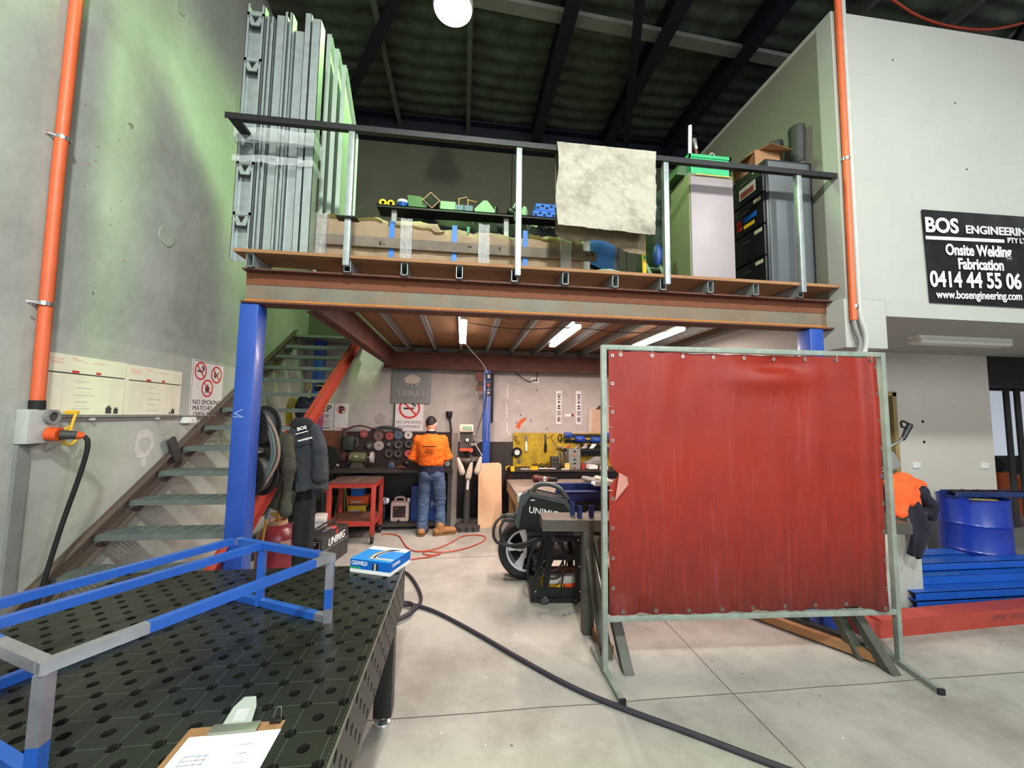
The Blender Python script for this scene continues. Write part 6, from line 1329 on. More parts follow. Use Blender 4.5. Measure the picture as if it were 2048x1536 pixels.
for sx in (-1, 1):
    g = G(); g.ball(hc + hrot @ V(sx * .031, .089, -.008), .0125, (1, .7, .8), 10); lab(g.build('eye', M['white'], bodyo), 'eye'); g = G(); g.ball(hc + hrot @ V(sx * .031, .097, -.009), .006, seg=8); g.build('iris', M['black'], bodyo)
g = G(); g.ball(hc + hrot @ V(0, -.012, .016), .102, (.78, .94, .97), 20, hrot); g.ball(hc + hrot @ V(0, -.055, -.025), .062, (.95, .6, .8), 14, hrot)
me = g
o = remesh(me, 'hair', M['hair'], ps, .007, 3, lambda p: .003 * fbm(p, 60)); lab(o, 'short dark hair')
# shirt
g = G()
g.loft([ell(c, rx, ry, 22) for c, rx, ry in [(V(-.435, 5.99, .985), .165, .118), (V(-.44, 5.98, 1.03), .187, .135), (V(-.445, 5.965, 1.12), .19, .14), (V(-.455, 5.955, 1.25), .205, .145), (V(-.46, 5.96, 1.36), .21, .13), (V(-.46, 5.985, 1.43), .14, .095), (V(-.46, 6.0, 1.46), .075, .07)]])
g.ball(V(-.615, 5.97, 1.36), .078); g.ball(V(-.30, 5.97, 1.36), .078)
limb(g, [LS + V(.01, 0, 0), LE + V(-.005, 0, 0), LE * .35 + LWr * .65], [.076, .07, .046]); limb(g, [RS - V(.01, 0, 0), RE + V(.005, 0, 0), RE * .35 + RWr * .65], [.076, .07, .046])
def shirt_d(p):
    return .011 * fbm((p.x * 1.0 + .3 * p.z, p.y, p.z * 1.3), 9, 2.0) + .005 * fbm(p, 20, 5) + .006 * math.sin(p.z * 46 + 7 * fbm(p, 4)) * max(0, 1 - abs(p.z - 1.02) * 9)
sh_ = remesh(g, 'shirt', M['orange_shirt'], ps, .0085, 3, shirt_d); lab(sh_, 'orange work shirt')
g = G(); g.loft([ell((-.46, 6.0, 1.44), .078, .072, 20), ell((-.46, 6.012, 1.50), .07, .066, 20)], caps=False); bmesh.ops.solidify(g.bm, geom=g.bm.faces[:], thickness=.008); lab(g.build('collar', M['navy_cloth'], ps), 'navy collar')
g = G(); g.loft([ell(c, rx, ry, 22) for c, rx, ry in [(V(-.43, 5.99, .87), .185, .13), (V(-.43, 5.988, .93), .18, .128), (V(-.435, 5.985, 1.0), .168, .12)]]); lab(remesh(g, 'shirt_tail', M['navy_cloth'], ps, .0085, 3, lambda p: .007 * fbm(p, 14)), 'navy lower band of the shirt')
g = G()
yb_ = 5.806
for k, (s_, sz, z, bo_) in enumerate([('SITE SAFETY', .032, 1.275, .0012), ]):
    pass
for wd, z, hh in ((.19, 1.285, .016), (.12, 1.255, .006), (.13, 1.24, .006), (.13, 1.225, .006), (.11, 1.21, .006), (.15, 1.195, .008)):
    n = 12
    rows = [[V(-.46 - wd / 2 + wd * k / n, 5.955 - .152 * math.sqrt(max(0, 1 - ((wd * (k / n - .5)) / .225) ** 2)) - .004, zz) for k in range(n + 1)] for zz in (z - hh / 2, z + hh / 2)]
    g.loft(rows, caps=False, closed=False)
bmesh.ops.solidify(g.bm, geom=g.bm.faces[:], thickness=.003); lab(g.build('back_print', mat('brown_shirt_print', rgb(96, 50, 30), 0.8), ps), 'dark print lines across the back')
# jeans
g = G()
g.loft([ell(c, rx, ry, 20) for c, rx, ry in [(V(-.43, 5.99, .80), .165, .115), (V(-.43, 5.985, .88), .175, .125), (V(-.43, 5.985, .96), .16, .115)]])
g.ball(V(-.50, 5.94, .86), .09); g.ball(V(-.36, 5.94, .86), .09)
limb(g, [LH, V(-.525, 5.99, .68), LK, V(-.54, 5.985, .28), LA + V(0, 0, -.01)], [.1, .094, .082, .078, .076], 14); limb(g, [RH, V(-.315, 5.985, .68), RK, V(-.287, 5.985, .28), RA + V(0, 0, -.01)], [.1, .094, .082, .078, .076], 14)
def jean_d(p):
    e = max(0, 1 - abs(p.z - .16) * 7) + .7 * max(0, 1 - abs(p.z - .47) * 8) + .4 * max(0, 1 - abs(p.z - .78) * 9)
    return .007 * fbm(p, 9, 3) + .007 * e * math.sin(p.z * 85 + 9 * fbm(p, 5)) + .003 * fbm(p, 26)
lab(remesh(g, 'jeans', M['jeans'], ps, .0085, 3, jean_d), 'blue jeans')
for (ax, ay, rz) in ((-.545, 5.975, R(-8)), (-.285, 5.955, R(-72))):
    g = G(); d_ = V(-math.sin(rz), math.cos(rz), 0)
    c = V(ax, ay, 0)
    limb(g, [c + V(0, 0, .06), c + V(0, 0, .15)], [.064, .068]); g.ball(c - d_ * .045 + V(0, 0, .062), .057, (1, 1, .95)); 
    for f, r_, z in ((.04, .06, .072), (.10, .06, .064), (.155, .058, .056), (.195, .051, .051)): g.ball(c + d_ * f + V(0, 0, z), r_, (1, 1, .85))
    b_ = remesh(g, 'boot', M['boot'], ps, .0075, 3, lambda p: .003 * fbm(p, 24)); lab(b_, 'tan work boot')
    g = G(); sd = V(d_.y, -d_.x, 0); pr = [(-.1, .036), (-.085, .052), (0, .052), (.09, .06), (.18, .06), (.23, .042), (.246, 0)]
    pl = [c + d_ * a + sd * w_ for a, w_ in pr] + [c + d_ * a - sd * w_ for a, w_ in pr[::-1][1:]] + [c - d_ * .108]
    g.prism([V(q_.x, q_.y, 0.0) for q_ in pl], (0, 0, .024)); lab(g.build('sole', M['sole'], b_), 'boot sole')

# ================================================================== DRILL PRESS, COLUMN THINGS, BOARD
t = thing('drill_press', 'grey pedestal drill press with digital readout standing right of the person', 'drill press', (.10, 6.2, 0))
dpm = mat('dark_machine_grey', rgb(70, 62, 58), 0.55, .2, .2, 8)
g = G(); g.prism([(-.03, 6.05, 0), (.29, 6.05, 0), (.31, 6.42, 0), (-.10, 6.42, 0)], (0, 0, .05)); g.prism([(-.05, 6.10, .05), (.25, 6.10, .05), (.2, 6.35, .05), (0, 6.35, .05)], (0, 0, .045)); g.beam((-.02, 6.06, .075), (.30, 6.06, .075), .03, .05); g.build('base', dpm, t)
for x in (.0, .1, .2):
    g = G(); g.b(x - .012, x + .012, 6.035, 6.05, .005, .07); g.build('base_rib', M['black'], t)
g = G(); g.cyl((.095, 6.25, .09), (.095, 6.25, 1.3), .05, seg=22); g.build('column', M['darkgrey'], t)
g = G(); g.lathe([(0, 0), (.17, 0), (.175, .02), (.17, .045), (0, .045)], (.11, 6.12, 1.05), seg=32); g.beam((.1, 6.25, 1.04), (.11, 6.12, 1.04), .1, .06); g.cyl((.095, 6.25, .98), (.095, 6.25, 1.12), .07); lab(g.build('table', mat('cast_table', rgb(120, 112, 106), 0.45, .5), t), 'round worktable')
g = G(); g.prism([(-.03, 6.0, 1.2), (.16, 6.0, 1.2), (.165, 6.0, 1.42), (.16, 6.0, 1.49), (-.03, 6.0, 1.49)], (0, .4, 0)); hd_ = g.build('head', dpm, t)
g = G(); g.b(-.028, .16, 5.985, 6.0, 1.205, 1.245); g.cyl((.14, 6.0, 1.22), (.14, 5.95, 1.22), .03); lab(g.build('lower_trim', mat('red_orange_trim', rgb(190, 74, 54), 0.5), hd_), 'orange trim')
g = G(); g.b(-.04, .17, 5.96, 6.38, 1.49, 1.60, .012); ds = g.build('belt_cover', M['bottle'], t); lab(ds, 'cream top cover')
g = G(); g.b(.005, .145, 5.955, 5.96, 1.52, 1.575); lab(g.build('readout', mat('lcd_green', rgb(120, 150, 120), .3), ds), 'green-grey readout')
g = G(); g.cyl((.08, 6.0, 1.37), (.08, 5.985, 1.37), .035, seg=20); g.build('dial_ring', M['darkgrey'], hd_)
g = G(); g.cyl((.08, 5.985, 1.37), (.08, 5.975, 1.37), .02, seg=16); lab(g.build('lit_button', mat('warm_button', (1, .85, .5, 1), .4, emit=((1, .85, .55, 1), 1.6)), hd_), 'glowing button')
g = G(); g.cyl((.14, 5.98, 1.3), (.22, 5.96, 1.31), .022); hb = g.build('feed_hub', M['chrome'], t)
for dx_, dz in ((.1, -.16), (-.02, .14), (.09, .05)):
    g = G(); g.tube([(.2, 5.96, 1.31), (.2 + dx_, 5.95, 1.31 + dz)], .009, 8); g.ball((.2 + dx_, 5.95, 1.31 + dz), .016); g.build('spoke', M['chrome'], hb)
g = G(); g.cyl((.10, 6.08, 1.095), (.10, 6.08, 1.2), .02); g.cyl((.10, 6.08, 1.12), (.10, 6.08, 1.2), .034); g.build('chuck', M['black'], t)
for i, (x, z, tilt, lb) in enumerate([(-.03, 1.0, .22, 'dirty white bottle hanging at the left of the drill press table'), (.13, .93, -.12, 'dirty white bottle hanging at the front of the drill press table with a thin nozzle'), (.265, 1.01, -.15, 'dirty white bottle hanging at the right of the drill press table')]):
    t = thing('squeeze_bottle', lb, 'bottle', (x, 5.94, z - .12), 0, 'bottles hung on the drill press')
    top = V(x - .02 * (1 if tilt > 0 else -1), 5.935, z + .10); bot = V(x + tilt * .2, 5.935, z - .10)
    g = G(); limb(g, [top, (top + bot) / 2, bot], [.022, .042, .048], 14); remesh(g, 'body', M['bottle'], t, .007, 3)
    g = G(); g.tube([top, top + V(0, .015, .05), top + V(0, .05, .04)], .014, 8, smooth=1); lab(g.build('hook_cap', M['black'], t), 'black cap')
    if i == 1:
        g = G(); g.cyl(bot, bot + V(-.01, 0, -.18), .02, .018, 12); nz_ = g.build('nozzle', M['white'], t); g = G(); g.cyl(bot + V(-.01, 0, -.18), bot + V(-.018, 0, -.29), .012, .003, 10); g.build('tip', M['rust'], nz_)
# plywood sheet leaning against the blue post
g = G(); n = 8; pts2 = []
x0, x1, h, r = .275, .66, .965, .06
for cx, cz, a0 in ((x1 - r, h - r, 0), (x0 + r, h - r, 90), (x0 + r, r, 180), (x1 - r, r, 270)):
    for k in range(n + 1):
        a = R(a0 + 90 * k / n); pts2.append((cx + r * math.cos(a), cz + r * math.sin(a)))
g.prism([(px_, 6.24 + pz_ * .22 + (px_ - .27) * .3, pz_) for px_, pz_ in pts2], (0, .012, 0)); tag(g.build('plywood_board', M['ply']), 'pale plywood board with rounded corners leaning against the blue post', 'board')
t = thing('switch_panel', 'grey isolator switches on the back blue post', 'switch', (.41, 6.56, 2.06))
for z0, z1 in ((2.33, 2.45), (2.19, 2.30), (2.07, 2.16)):
    g = G(); g.b(.372, .465, 6.545, 6.575, z0, z1, .004); bb_ = g.build('switch_box', M['navy'], t)
    g = G(); g.b(.40, .44, 6.538, 6.545, z0 + .03, z1 - .03); g.build('toggle', M['red'] if z0 < 2.3 and z0 > 2.1 else M['lightgrey'], bb_)
for i, (z0, z1) in enumerate(((2.31, 2.46), (2.14, 2.23))):
    g = G(); g.b(.2 + .02 * i, .335, 6.56, 6.58, z0, z1); g.b(.2 + .02 * i, .215 + .02 * i, 6.53, 6.58, z0, z1); tag(g.build('steel_bracket', M['rust_brown']), ['upper brown angle bracket welded to the left of the back blue post', 'lower brown angle bracket welded to the left of the back blue post'][i], 'bracket')
g = G(); g.b(.50, .53, 6.86, 6.885, 1.62, 2.47); tag(g.build('wall_conduit', M['black_steel']), 'black conduit on the wall just right of the back blue post', 'conduit')
for i, (pts, r_, m_, lb) in enumerate([([(.42, 6.54, 2.2), (.40, 6.53, 1.95), (.43, 6.53, 1.7), (.40, 6.53, 1.45), (.42, 6.53, 1.33)], .005, 'lilac', 'thin pale cord hanging down the back blue post'), ([(.38, 6.54, 2.1), (.34, 6.5, 1.8), (.24, 6.3, 1.5), (.18, 6.2, 1.33)], .007, 'black', 'black lead from the back blue post to the drill press')]):
    g = G(); g.tube(pts, r_, 6, smooth=2); tag(g.build('power_lead', M[m_]), lb, 'cable')
t = thing('wall_socket', 'white double socket with two black plugs high on the back wall', 'socket', (1.27, 6.88, 2.33))
g = G(); g.b(1.20, 1.34, 6.885, 6.9, 2.33, 2.425, .004); g.build('plate', M['white'], t)
for x in (1.245, 1.295):
    g = G(); g.cyl((x, 6.885, 2.375), (x, 6.85, 2.375), .02); g.build('plug', M['black'], t)
g = G(); g.tube([(1.295, 6.86, 2.39), (1.31, 6.86, 2.48), (1.30, 6.84, 2.56)], .008, 6, smooth=1); g.tube([(1.245, 6.86, 2.36), (1.15, 6.86, 2.34), (.98, 6.86, 2.45), (.88, 6.82, 2.52)], .007, 6, smooth=2); tag(g.build('socket_leads', M['black']), 'black leads from the high wall socket', 'cable')
for i, (xa_, xb_) in enumerate(((1.655, 1.74), (2.02, 2.105))):
    t = thing('number_stencil', ['white strip of stencilled phone figures on the back wall, left of the pair', 'white strip of stencilled phone figures on the back wall, right of the pair'][i], 'stencil', ((xa_ + xb_) / 2, 6.89, 1.6), 0, 'phone number stencils')
    g = G(); g.b(xa_, xb_ + .02, 6.888, 6.893, 1.595, 2.20, .002); g.build('strip', M['sign_white'], t)
    text('lettering', '0414 44 55 06' if i == 0 else '0414 44 55 00', .088, ((xa_ + xb_) / 2 + .01, 6.887, 1.8975), (0, 0, -1), (1, 0, 0), M['black_ink'], t, depth=.0005, bold=.0025, xs=.98)
for pts, m_ in [([(1.82, 1.78), (1.95, 1.79), (1.97, 1.76), (1.95, 1.74), (1.83, 1.745)], 'sign_white'), ([(1.94, 1.795), (1.98, 1.79), (1.985, 1.75), (1.95, 1.735)], 'red_trolley'), ([(1.80, 1.69), (1.87, 1.72), (1.87, 1.68), (1.83, 1.66)], 'lilac')]:
    g = G(); g.prism([(x, 6.9, z) for x, z in pts], (0, -.003, 0)); lab(g.build('paint_mark', M[m_], wb), 'smudged paint mark')
t = thing('wall_clipboard', 'worn brown clipboard hung on the back wall above the yellow tool board', 'clipboard', (2.45, 6.87, 1.45))
g = G(); g.prism([(2.24, 6.875, 1.45), (2.66, 6.875, 1.45), (2.63, 6.885, 1.92), (2.27, 6.885, 1.92)], (0, .004, 0)); g.build('board', M['bottle'], t)
g = G(); g.prism([(2.30, 6.87, 1.45), (2.62, 6.87, 1.45), (2.60, 6.88, 1.88), (2.32, 6.88, 1.88)], (0, .002, 0)); g.build('card', mat('tan_card', rgb(190, 160, 136), .85), t)
g = G(); g.b(2.40, 2.52, 6.86, 6.875, 1.88, 1.905); g.ball((2.46, 6.865, 1.92), .03, (1.3, .5, .8)); g.build('clip', M['darkgrey'], t)
# ================================================================== RIGHT-HAND BENCHES
t = thing('tool_board', 'yellow painted tool board on the back wall', 'board', (1.8, 6.87, .86))
g = G(); g.b(.89, 3.1, 6.86, 6.885, .86, 1.445); g.build('board', M['yellow_board'], t)
YB2 = 6.855
t = thing('black_tool_bench', 'narrow black bench with a drawer front under the yellow tool board', 'bench', (1.9, 6.65, 0))
g = G(); g.b(.80, 3.1, 6.46, 6.86, .825, .85); g.build('worktop', M['dark_bench'], t)
g = G(); g.b(.86, 3.08, 6.48, 6.50, .60, .825); lab(g.build('front_panel', M['black'], t), 'black front panel')
for x in (.84, 2.0, 3.05):
    g = G(); g.b(x - .025, x + .025, 6.49, 6.54, 0, .825); g.build('leg', M['rust_brown'], t)
    g = G(); g.b(x - .025, x + .025, 6.78, 6.83, 0, .825); g.build('leg', M['rust_brown'], t)
def hung(nm, lb, cat): return thing(nm, lb, cat, (1.5, YB2, 1.2))
t = hung('file', 'file with white handle hung on the yellow tool board', 'file')
g = G(); g.b(1.10, 1.135, YB2 - .008, YB2, 1.28, 1.41); g.build('blade', M['steel'], t)
g = G(); limb(g, [(1.118, YB2 - .012, 1.29), (1.118, YB2 - .012, 1.23), (1.118, YB2 - .012, 1.14)], [.014, .024, .022]); g.build('handle', M['white'], t)
t = hung('file', 'file with dark handle hung on the yellow tool board', 'file')
g = G(); g.b(1.445, 1.475, YB2 - .008, YB2, 1.28, 1.42); g.build('blade', M['darkgrey'], t)
g = G(); limb(g, [(1.46, YB2 - .012, 1.29), (1.46, YB2 - .012, 1.22), (1.46, YB2 - .012, 1.13)], [.014, .024, .022]); g.build('handle', M['black'], t)
t = hung('pin_hammer', 'thin-handled hammer hung slantwise on the yellow tool board', 'hammer')
g = G(); g.beam((1.50, YB2 - .01, 1.36), (1.60, YB2 - .01, 1.43), .02, .022); g.build('head', M['brass'], t)
g = G(); g.tube([(1.55, YB2 - .01, 1.38), (1.68, YB2 - .01, 1.18)], .005, 6); g.build('handle', M['timber'], t)
g = G(); g.tube([(1.72 + .03 * math.cos(a), YB2 - .008, 1.36 + .06 * math.sin(a)) for a in [R(60 + 30 * k) for k in range(9)]], .009, 6); g.tube([(1.745, YB2 - .008, 1.42), (1.74, YB2 - .008, 1.28)], .009, 6); g.tube([(1.80, YB2 - .008, 1.39), (1.76, YB2 - .008, 1.31)], .007, 6); tag(g.build('caliper', M['black_steel']), 'dark caliper hung on the yellow tool board', 'caliper')
g = G(); g.tube([(.93, YB2 - .008, 1.40), (.90, YB2 - .008, 1.36), (.92, YB2 - .008, 1.31), (.95, YB2 - .008, 1.36), (.93, YB2 - .008, 1.40)], .007, 6); g.tube([(.92, YB2 - .008, 1.32), (.96, YB2 - .008, 1.25), (1.0, YB2 - .008, 1.26), (.95, YB2 - .008, 1.33)], .006, 6); tag(g.build('pliers', M['rust_brown']), 'rusty pliers hung at the left top of the yellow tool board', 'pliers')
t = hung('small_wheel', 'small black tyre with white rim hung at the left edge of the yellow tool board', 'wheel')
g = G(); g.lathe([(.045, 0), (.085, 0), (.088, -.025), (.08, -.045), (.045, -.045)], (.955, YB2, 1.11), 'Y', 26, True); g.build('tyre', M['rubber'], t)
g = G(); g.lathe([(.008, -.01), (.046, -.01), (.046, -.04), (.008, -.036)], (.955, YB2, 1.11), 'Y', 22, True); g.build('rim', M['white'], t)
g = G(); g.lathe([(.012, 0), (.038, 0), (.038, -.012), (.012, -.012)], (.995, YB2, .955), 'Y', 22, True); tag(g.build('washer', M['steel']), 'grey washer disc hung below the small tyre', 'washer')
# blue bins
for i, (x, z, w_, lb) in enumerate([(1.86, 1.41, .13, 'blue wall bin at the top left of the bins on the tool board'), (2.07, 1.345, .16, 'blue wall bin in the middle of the bins on the tool board'), (2.55, 1.41, .14, 'blue wall bin at the top right of the bins by the red curtain'), (2.36, 1.33, .16, 'blue wall bin filled with fittings below the top row'), (2.52, 1.2, .1, 'blue wall bin lowest beside the red curtain')]):
    t = thing('wall_bin', lb, 'bin', (x, 6.8, z - .04), 0, 'blue bins on the tool board')
    g = G(); g.prism([(x - w_ / 2, 6.85, z + .05), (x - w_ / 2, 6.85, z - .04), (x - w_ / 2, 6.74, z - .04), (x - w_ / 2, 6.70, z + .0), (x - w_ / 2, 6.72, z + .0), (x - w_ / 2, 6.75, z - .03), (x - w_ / 2, 6.84, z - .03), (x - w_ / 2, 6.84, z + .05)], (w_, 0, 0))
    for sx in (-1, 1): g.prism([(x + sx * w_ / 2, 6.85, z + .05), (x + sx * w_ / 2, 6.85, z - .04), (x + sx * w_ / 2, 6.74, z - .04), (x + sx * w_ / 2, 6.70, z), ], (-sx * .005, 0, 0))
    g.build('bin', M['blue_bin'], t)
    g = G()
    for k in range(7): g.box((x + rnd.uniform(-.4, .4) * w_, 6.78 + rnd.uniform(-.03, .03), z + .0 + rnd.uniform(-.01, .02)), (.03, .02, .02), Matrix.Rotation(rnd.uniform(0, 3), 3, 'Y'))
    g.build('fittings', M['steel'], t)
t = thing('bin_rail', 'dark rail holding the blue bins on the tool board', 'rail', (2.2, 6.85, 1.3))
for z in (1.40, 1.30):
    g = G(); g.b(1.80, 2.75, 6.852, 6.858, z - .03, z + .03); g.build('strip', M['black_steel'], t)
# narrow shelf of odd tools
t = thing('tool_shelf', 'black narrow shelf of loose tools below the blue bins', 'shelf', (2.1, 6.8, 1.2))
g = G(); g.prism([(1.74, 6.86, 1.15), (1.74, 6.70, 1.15), (1.74, 6.70, 1.19), (1.74, 6.69, 1.19), (1.74, 6.69, 1.14), (1.74, 6.86, 1.14)], (1.0, 0, 0)); g.b(2.1, 2.5, 6.84, 6.855, 1.05, 1.25); g.build('shelf', M['black'], t)
for i, (x, m_, lb) in enumerate([(1.84, 'red', 'red-handled tool at the left end of the narrow black shelf'), (1.98, 'steel', 'steel tool pile in the middle of the narrow black shelf'), (2.12, 'lilac', 'pale tool pile right of the middle of the narrow black shelf'), (2.28, 'white', 'white fitting near the right of the narrow black shelf')]):
    g = G()
    for k in range(4): g.beam((x - .06 + k * .02, 6.75, 1.16), (x + .05 + rnd.uniform(-.03, .03), 6.77, 1.25 + rnd.uniform(-.04, .03)), .022, .025)
    tag(remesh(g, 'hand_tool', M[m_], None, .006, 2), lb, 'tool')
g = G(); g.b(1.66, 1.77, 6.80, 6.85, 1.18, 1.21); tag(g.build('steel_rule', M['chrome']), 'bright steel strip left of the narrow shelf', 'strip')
# drawer organiser and things on the black bench
t = thing('drawer_organiser', 'stack of five grey drawer cases on the black bench', 'drawers', (1.9, 6.62, .85))
for k in range(5):
    z0 = .851 + k * .068; g = G(); g.b(1.80, 2.0, 6.54, 6.72, z0, z0 + .064, .004); dr = g.build('drawer', mat('drawer_grey', rgb(122, 128, 122), .5), t)
    g = G(); g.b(1.88, 1.92, 6.535, 6.54, z0 + .022, z0 + .042); g.build('pull', [M['red'], M['black'], M['blue_case'], M['orange'], M['black']][k], dr)
    g = G(); g.b(1.795, 2.005, 6.535, 6.54, z0 + .062, z0 + .068); g.build('edge', M['lightgrey'], dr)
g = G(); g.b(1.72, 1.80, 6.50, 6.53, .851, .96); tag(g.build('yellow_block', mat('pale_yellow', rgb(226, 190, 96), .7)), 'pale yellow block standing left of the grey drawer stack', 'block')
g = G(); g.lathe([(.0, 0), (.036, 0), (.042, .10), (.038, .10), (.033, .01), (0, .01)], (2.06, 6.58, .851), seg=20); tag(g.build('red_cup', M['red']), 'red cup right of the grey drawer stack', 'cup')
g = G(); g.box((2.2, 6.56, .895), (.16, .14, .06), Matrix.Rotation(R(12), 3, 'Z')); tag(g.build('paper_pile', M['paper']), 'pile of white papers right of the red cup', 'papers')
g = G(); g.box((2.42, 6.56, .88), (.14, .12, .05), Matrix.Rotation(R(-18), 3, 'Z')); tag(g.build('notebook', M['bottle']), 'cream notebook beside the red curtain on the black bench', 'notebook')
g = G(); g.ball((2.35, 6.7, .97), .09, (1.6, .8, .9)); g.ball((2.2, 6.72, .93), .07, (1.4, .8, .8)); tag(remesh(g, 'rag_pile', M['grey'], None, .01, 3, lambda p: .014 * fbm(p, 14)), 'pile of grey rags at the back of the black bench', 'rags')
t = thing('punch_block', 'black tool block with dark holes on the black bench', 'tool block', (1.5, 6.7, .85))
g = G(); g.b(1.52, 1.66, 6.62, 6.76, .851, 1.05, .006); g.build('block', M['darkgrey'], t)
for i_ in range(2):
    for k in range(2):
        g = G(); g.cyl((1.56 + .055 * i_, 6.622, .94 + .06 * k), (1.56 + .055 * i_, 6.615, .94 + .06 * k), .014, seg=12); g.build('hole', M['hole_black'], t)
for k in range(5):
    g = G(); x = 1.64 + k * .034; g.tube([(x, 6.62, .9), (x + .01, 6.6, 1.02), (x - .01, 6.64, 1.14)], .011, 8); tag(g.build('chisel', [M['steel'], M['darkgrey']][k % 2]), 'long cold chisel in the rack between the tool block and the grey drawers', 'chisel', 'chisels in the rack')
for k in range(9):
    g = G(); x = 1.20 + k * .033; g.cyl((x, 6.68, .851), (x, 6.68, .92 + .012 * (k % 3)), .011, seg=10); tag(g.build('punch', M['black_steel']), 'short dark punch in the row standing on the black bench', 'punch', 'row of punches')
g = G(); g.box((1.06, 6.55, .862), (.16, .03, .02), Matrix.Rotation(R(4), 3, 'Z')); tag(g.build('putty_knife', M['lightgrey']), 'pale knife lying at the left of the black bench', 'knife')
g = G(); g.box((1.20, 6.52, .88), (.13, .05, .055)); tag(g.build('tape_measure', M['yellow']), 'yellow tape measure on the black bench', 'tape measure')
g = G(); g.tube([(1.28, 6.54, .87), (1.4, 6.52, .865), (1.5, 6.52, .87), (1.56, 6.5, .865)], .016, 8, smooth=1); g.tube([(1.28, 6.52, .865), (1.42, 6.55, .885)], .01, 8); tag(g.build('spanner', M['steel']), 'steel spanner lying in front of the row of punches', 'spanner')
t = thing('corner_clamp', 'yellow clamp gripping the left end of the black bench', 'clamp', (.82, 6.5, .8))
g = G(); g.b(.80, .86, 6.42, 6.46, .84, .92); g.tube([(.78, 6.44, .93), (.72, 6.44, .9), (.73, 6.44, .86)], .01, 6); g.build('jaw', M['yellow'], t)
g = G(); g.b(.83, .86, 6.42, 6.46, .6, .84); g.build('bar', M['black_steel'], t)
g = G(); g.b(1.66, 1.78, 6.48, 6.53, .851, .875); tag(g.build('grey_tin', M['lightgrey']), 'low grey tin in front of the chisel rack', 'tin')
# timber bench in front
t = thing('timber_bench', 'low timber-topped bench of stacked boards right of the plywood sheet', 'bench', (1.5, 5.5, 0))
for k in range(3):
    g = G(); g.b(.70, 2.9, 4.95, 6.1, .60 + k * .056, .652 + k * .056, .003); g.build('board_layer', M['timber_grey'] if k == 2 else M['timber'], t)
for x, y in ((.78, 5.05), (2.8, 5.05), (.78, 6.0), (2.8, 6.0)):
    g = G(); g.b(x - .045, x + .045, y - .045, y + .045, 0, .60); g.build('leg', M['timber'], t)
t = thing('angle_grinder', 'dark red and black angle grinder lying on the timber bench', 'grinder', (1.22, 5.85, .765))
g = G(); limb(g, [(1.10, 5.85, .82), (1.2, 5.85, .81), (1.3, 5.85, .81)], [.055, .045, .035]); g.build('motor_body', mat('dark_red_plastic', rgb(84, 34, 30), .5), t)
g = G(); g.lathe([(0, 0), (.06, 0), (.06, .02), (0, .02)], (1.2, 5.78, .766), seg=22); g.ball((1.23, 5.8, .82), .04); g.build('disc_guard', M['chrome'], t)
g = G(); limb(g, [(1.3, 5.85, .81), (1.42, 5.87, .80)], [.034, .03]); g.build('handle', M['black'], t)
t = thing('work_gloves', 'pair of grey work gloves thrown on the timber bench', 'gloves', (2.0, 5.8, .765))
for dx_, rz in ((0, .2), (.2, -.3)):
    g = G(); c = V(1.92 + dx_, 5.8, .80); limb(g, [c + V(-.1, 0, .03), c, c + V(.06, .01, -.005)], [.035, .045, .04])
    for k in range(4): limb(g, [c + V(.06, -.03 + k * .022, 0), c + V(.13 + .01 * (k % 2), -.035 + k * .026, -.015)], [.013, .011], 8)
    limb(g, [c + V(.0, -.04, 0), c + V(.06, -.075, -.01)], [.014, .012], 8); remesh(g, 'glove', M['bottle'] if dx_ else M['grey'], t, .008, 3, lambda p: .005 * fbm(p, 22))
# painted channels on a stand
t = thing('fixture_stand', 'black perforated fixture beam carrying blue channels behind the welder', 'stand', (1.6, 4.1, 0))
g = perforated(24, 2, .045, .012, .008, lambda u, v, d: (1.06 + u, 3.95 + d, .79 + v)); g.b(1.06, 2.14, 3.958, 3.966, .79, .88); g.b(1.06, 2.14, 3.966, 4.24, .87, .88); g.build('perforated_beam', M['black_steel'], t, smooth=None)
for x in (1.25, 2.05):
    g = G(); g.b(x - .03, x + .03, 4.0, 4.2, 0, .87); g.build('leg', M['black_steel'], t)
for i, (x0, y, z0, h, lb) in enumerate([(1.06, 4.0, .88, .10, 'dark blue painted channel in front on the perforated fixture beam'), (1.0, 4.14, .95, .085, 'dark blue painted channel behind on the perforated fixture beam')]):
    g = G(); g.b(x0, 2.2, y, y + .006, z0, z0 + h); g.b(x0, 2.2, y - .035 * (1 - i), y + .05, z0 + h - .006, z0 + h); g.b(x0, 2.2, y - .035, y + .05, z0, z0 + .006)
    if i: g.b(x0, 2.2, y + .0, y + .05, .881, z0)
    tag(g.build('blue_channel', M['blue_dark']), lb, 'channel', 'blue channels on the fixture beam')
g = G(); g.b(1.37, 1.75, 3.97, 4.1, 1.036, 1.06); g.b(1.37, 1.75, 3.965, 3.975, 1.036, 1.085); tag(g.build('white_tray', M['paper']), 'white angle strip lying on the rear blue channel', 'strip')
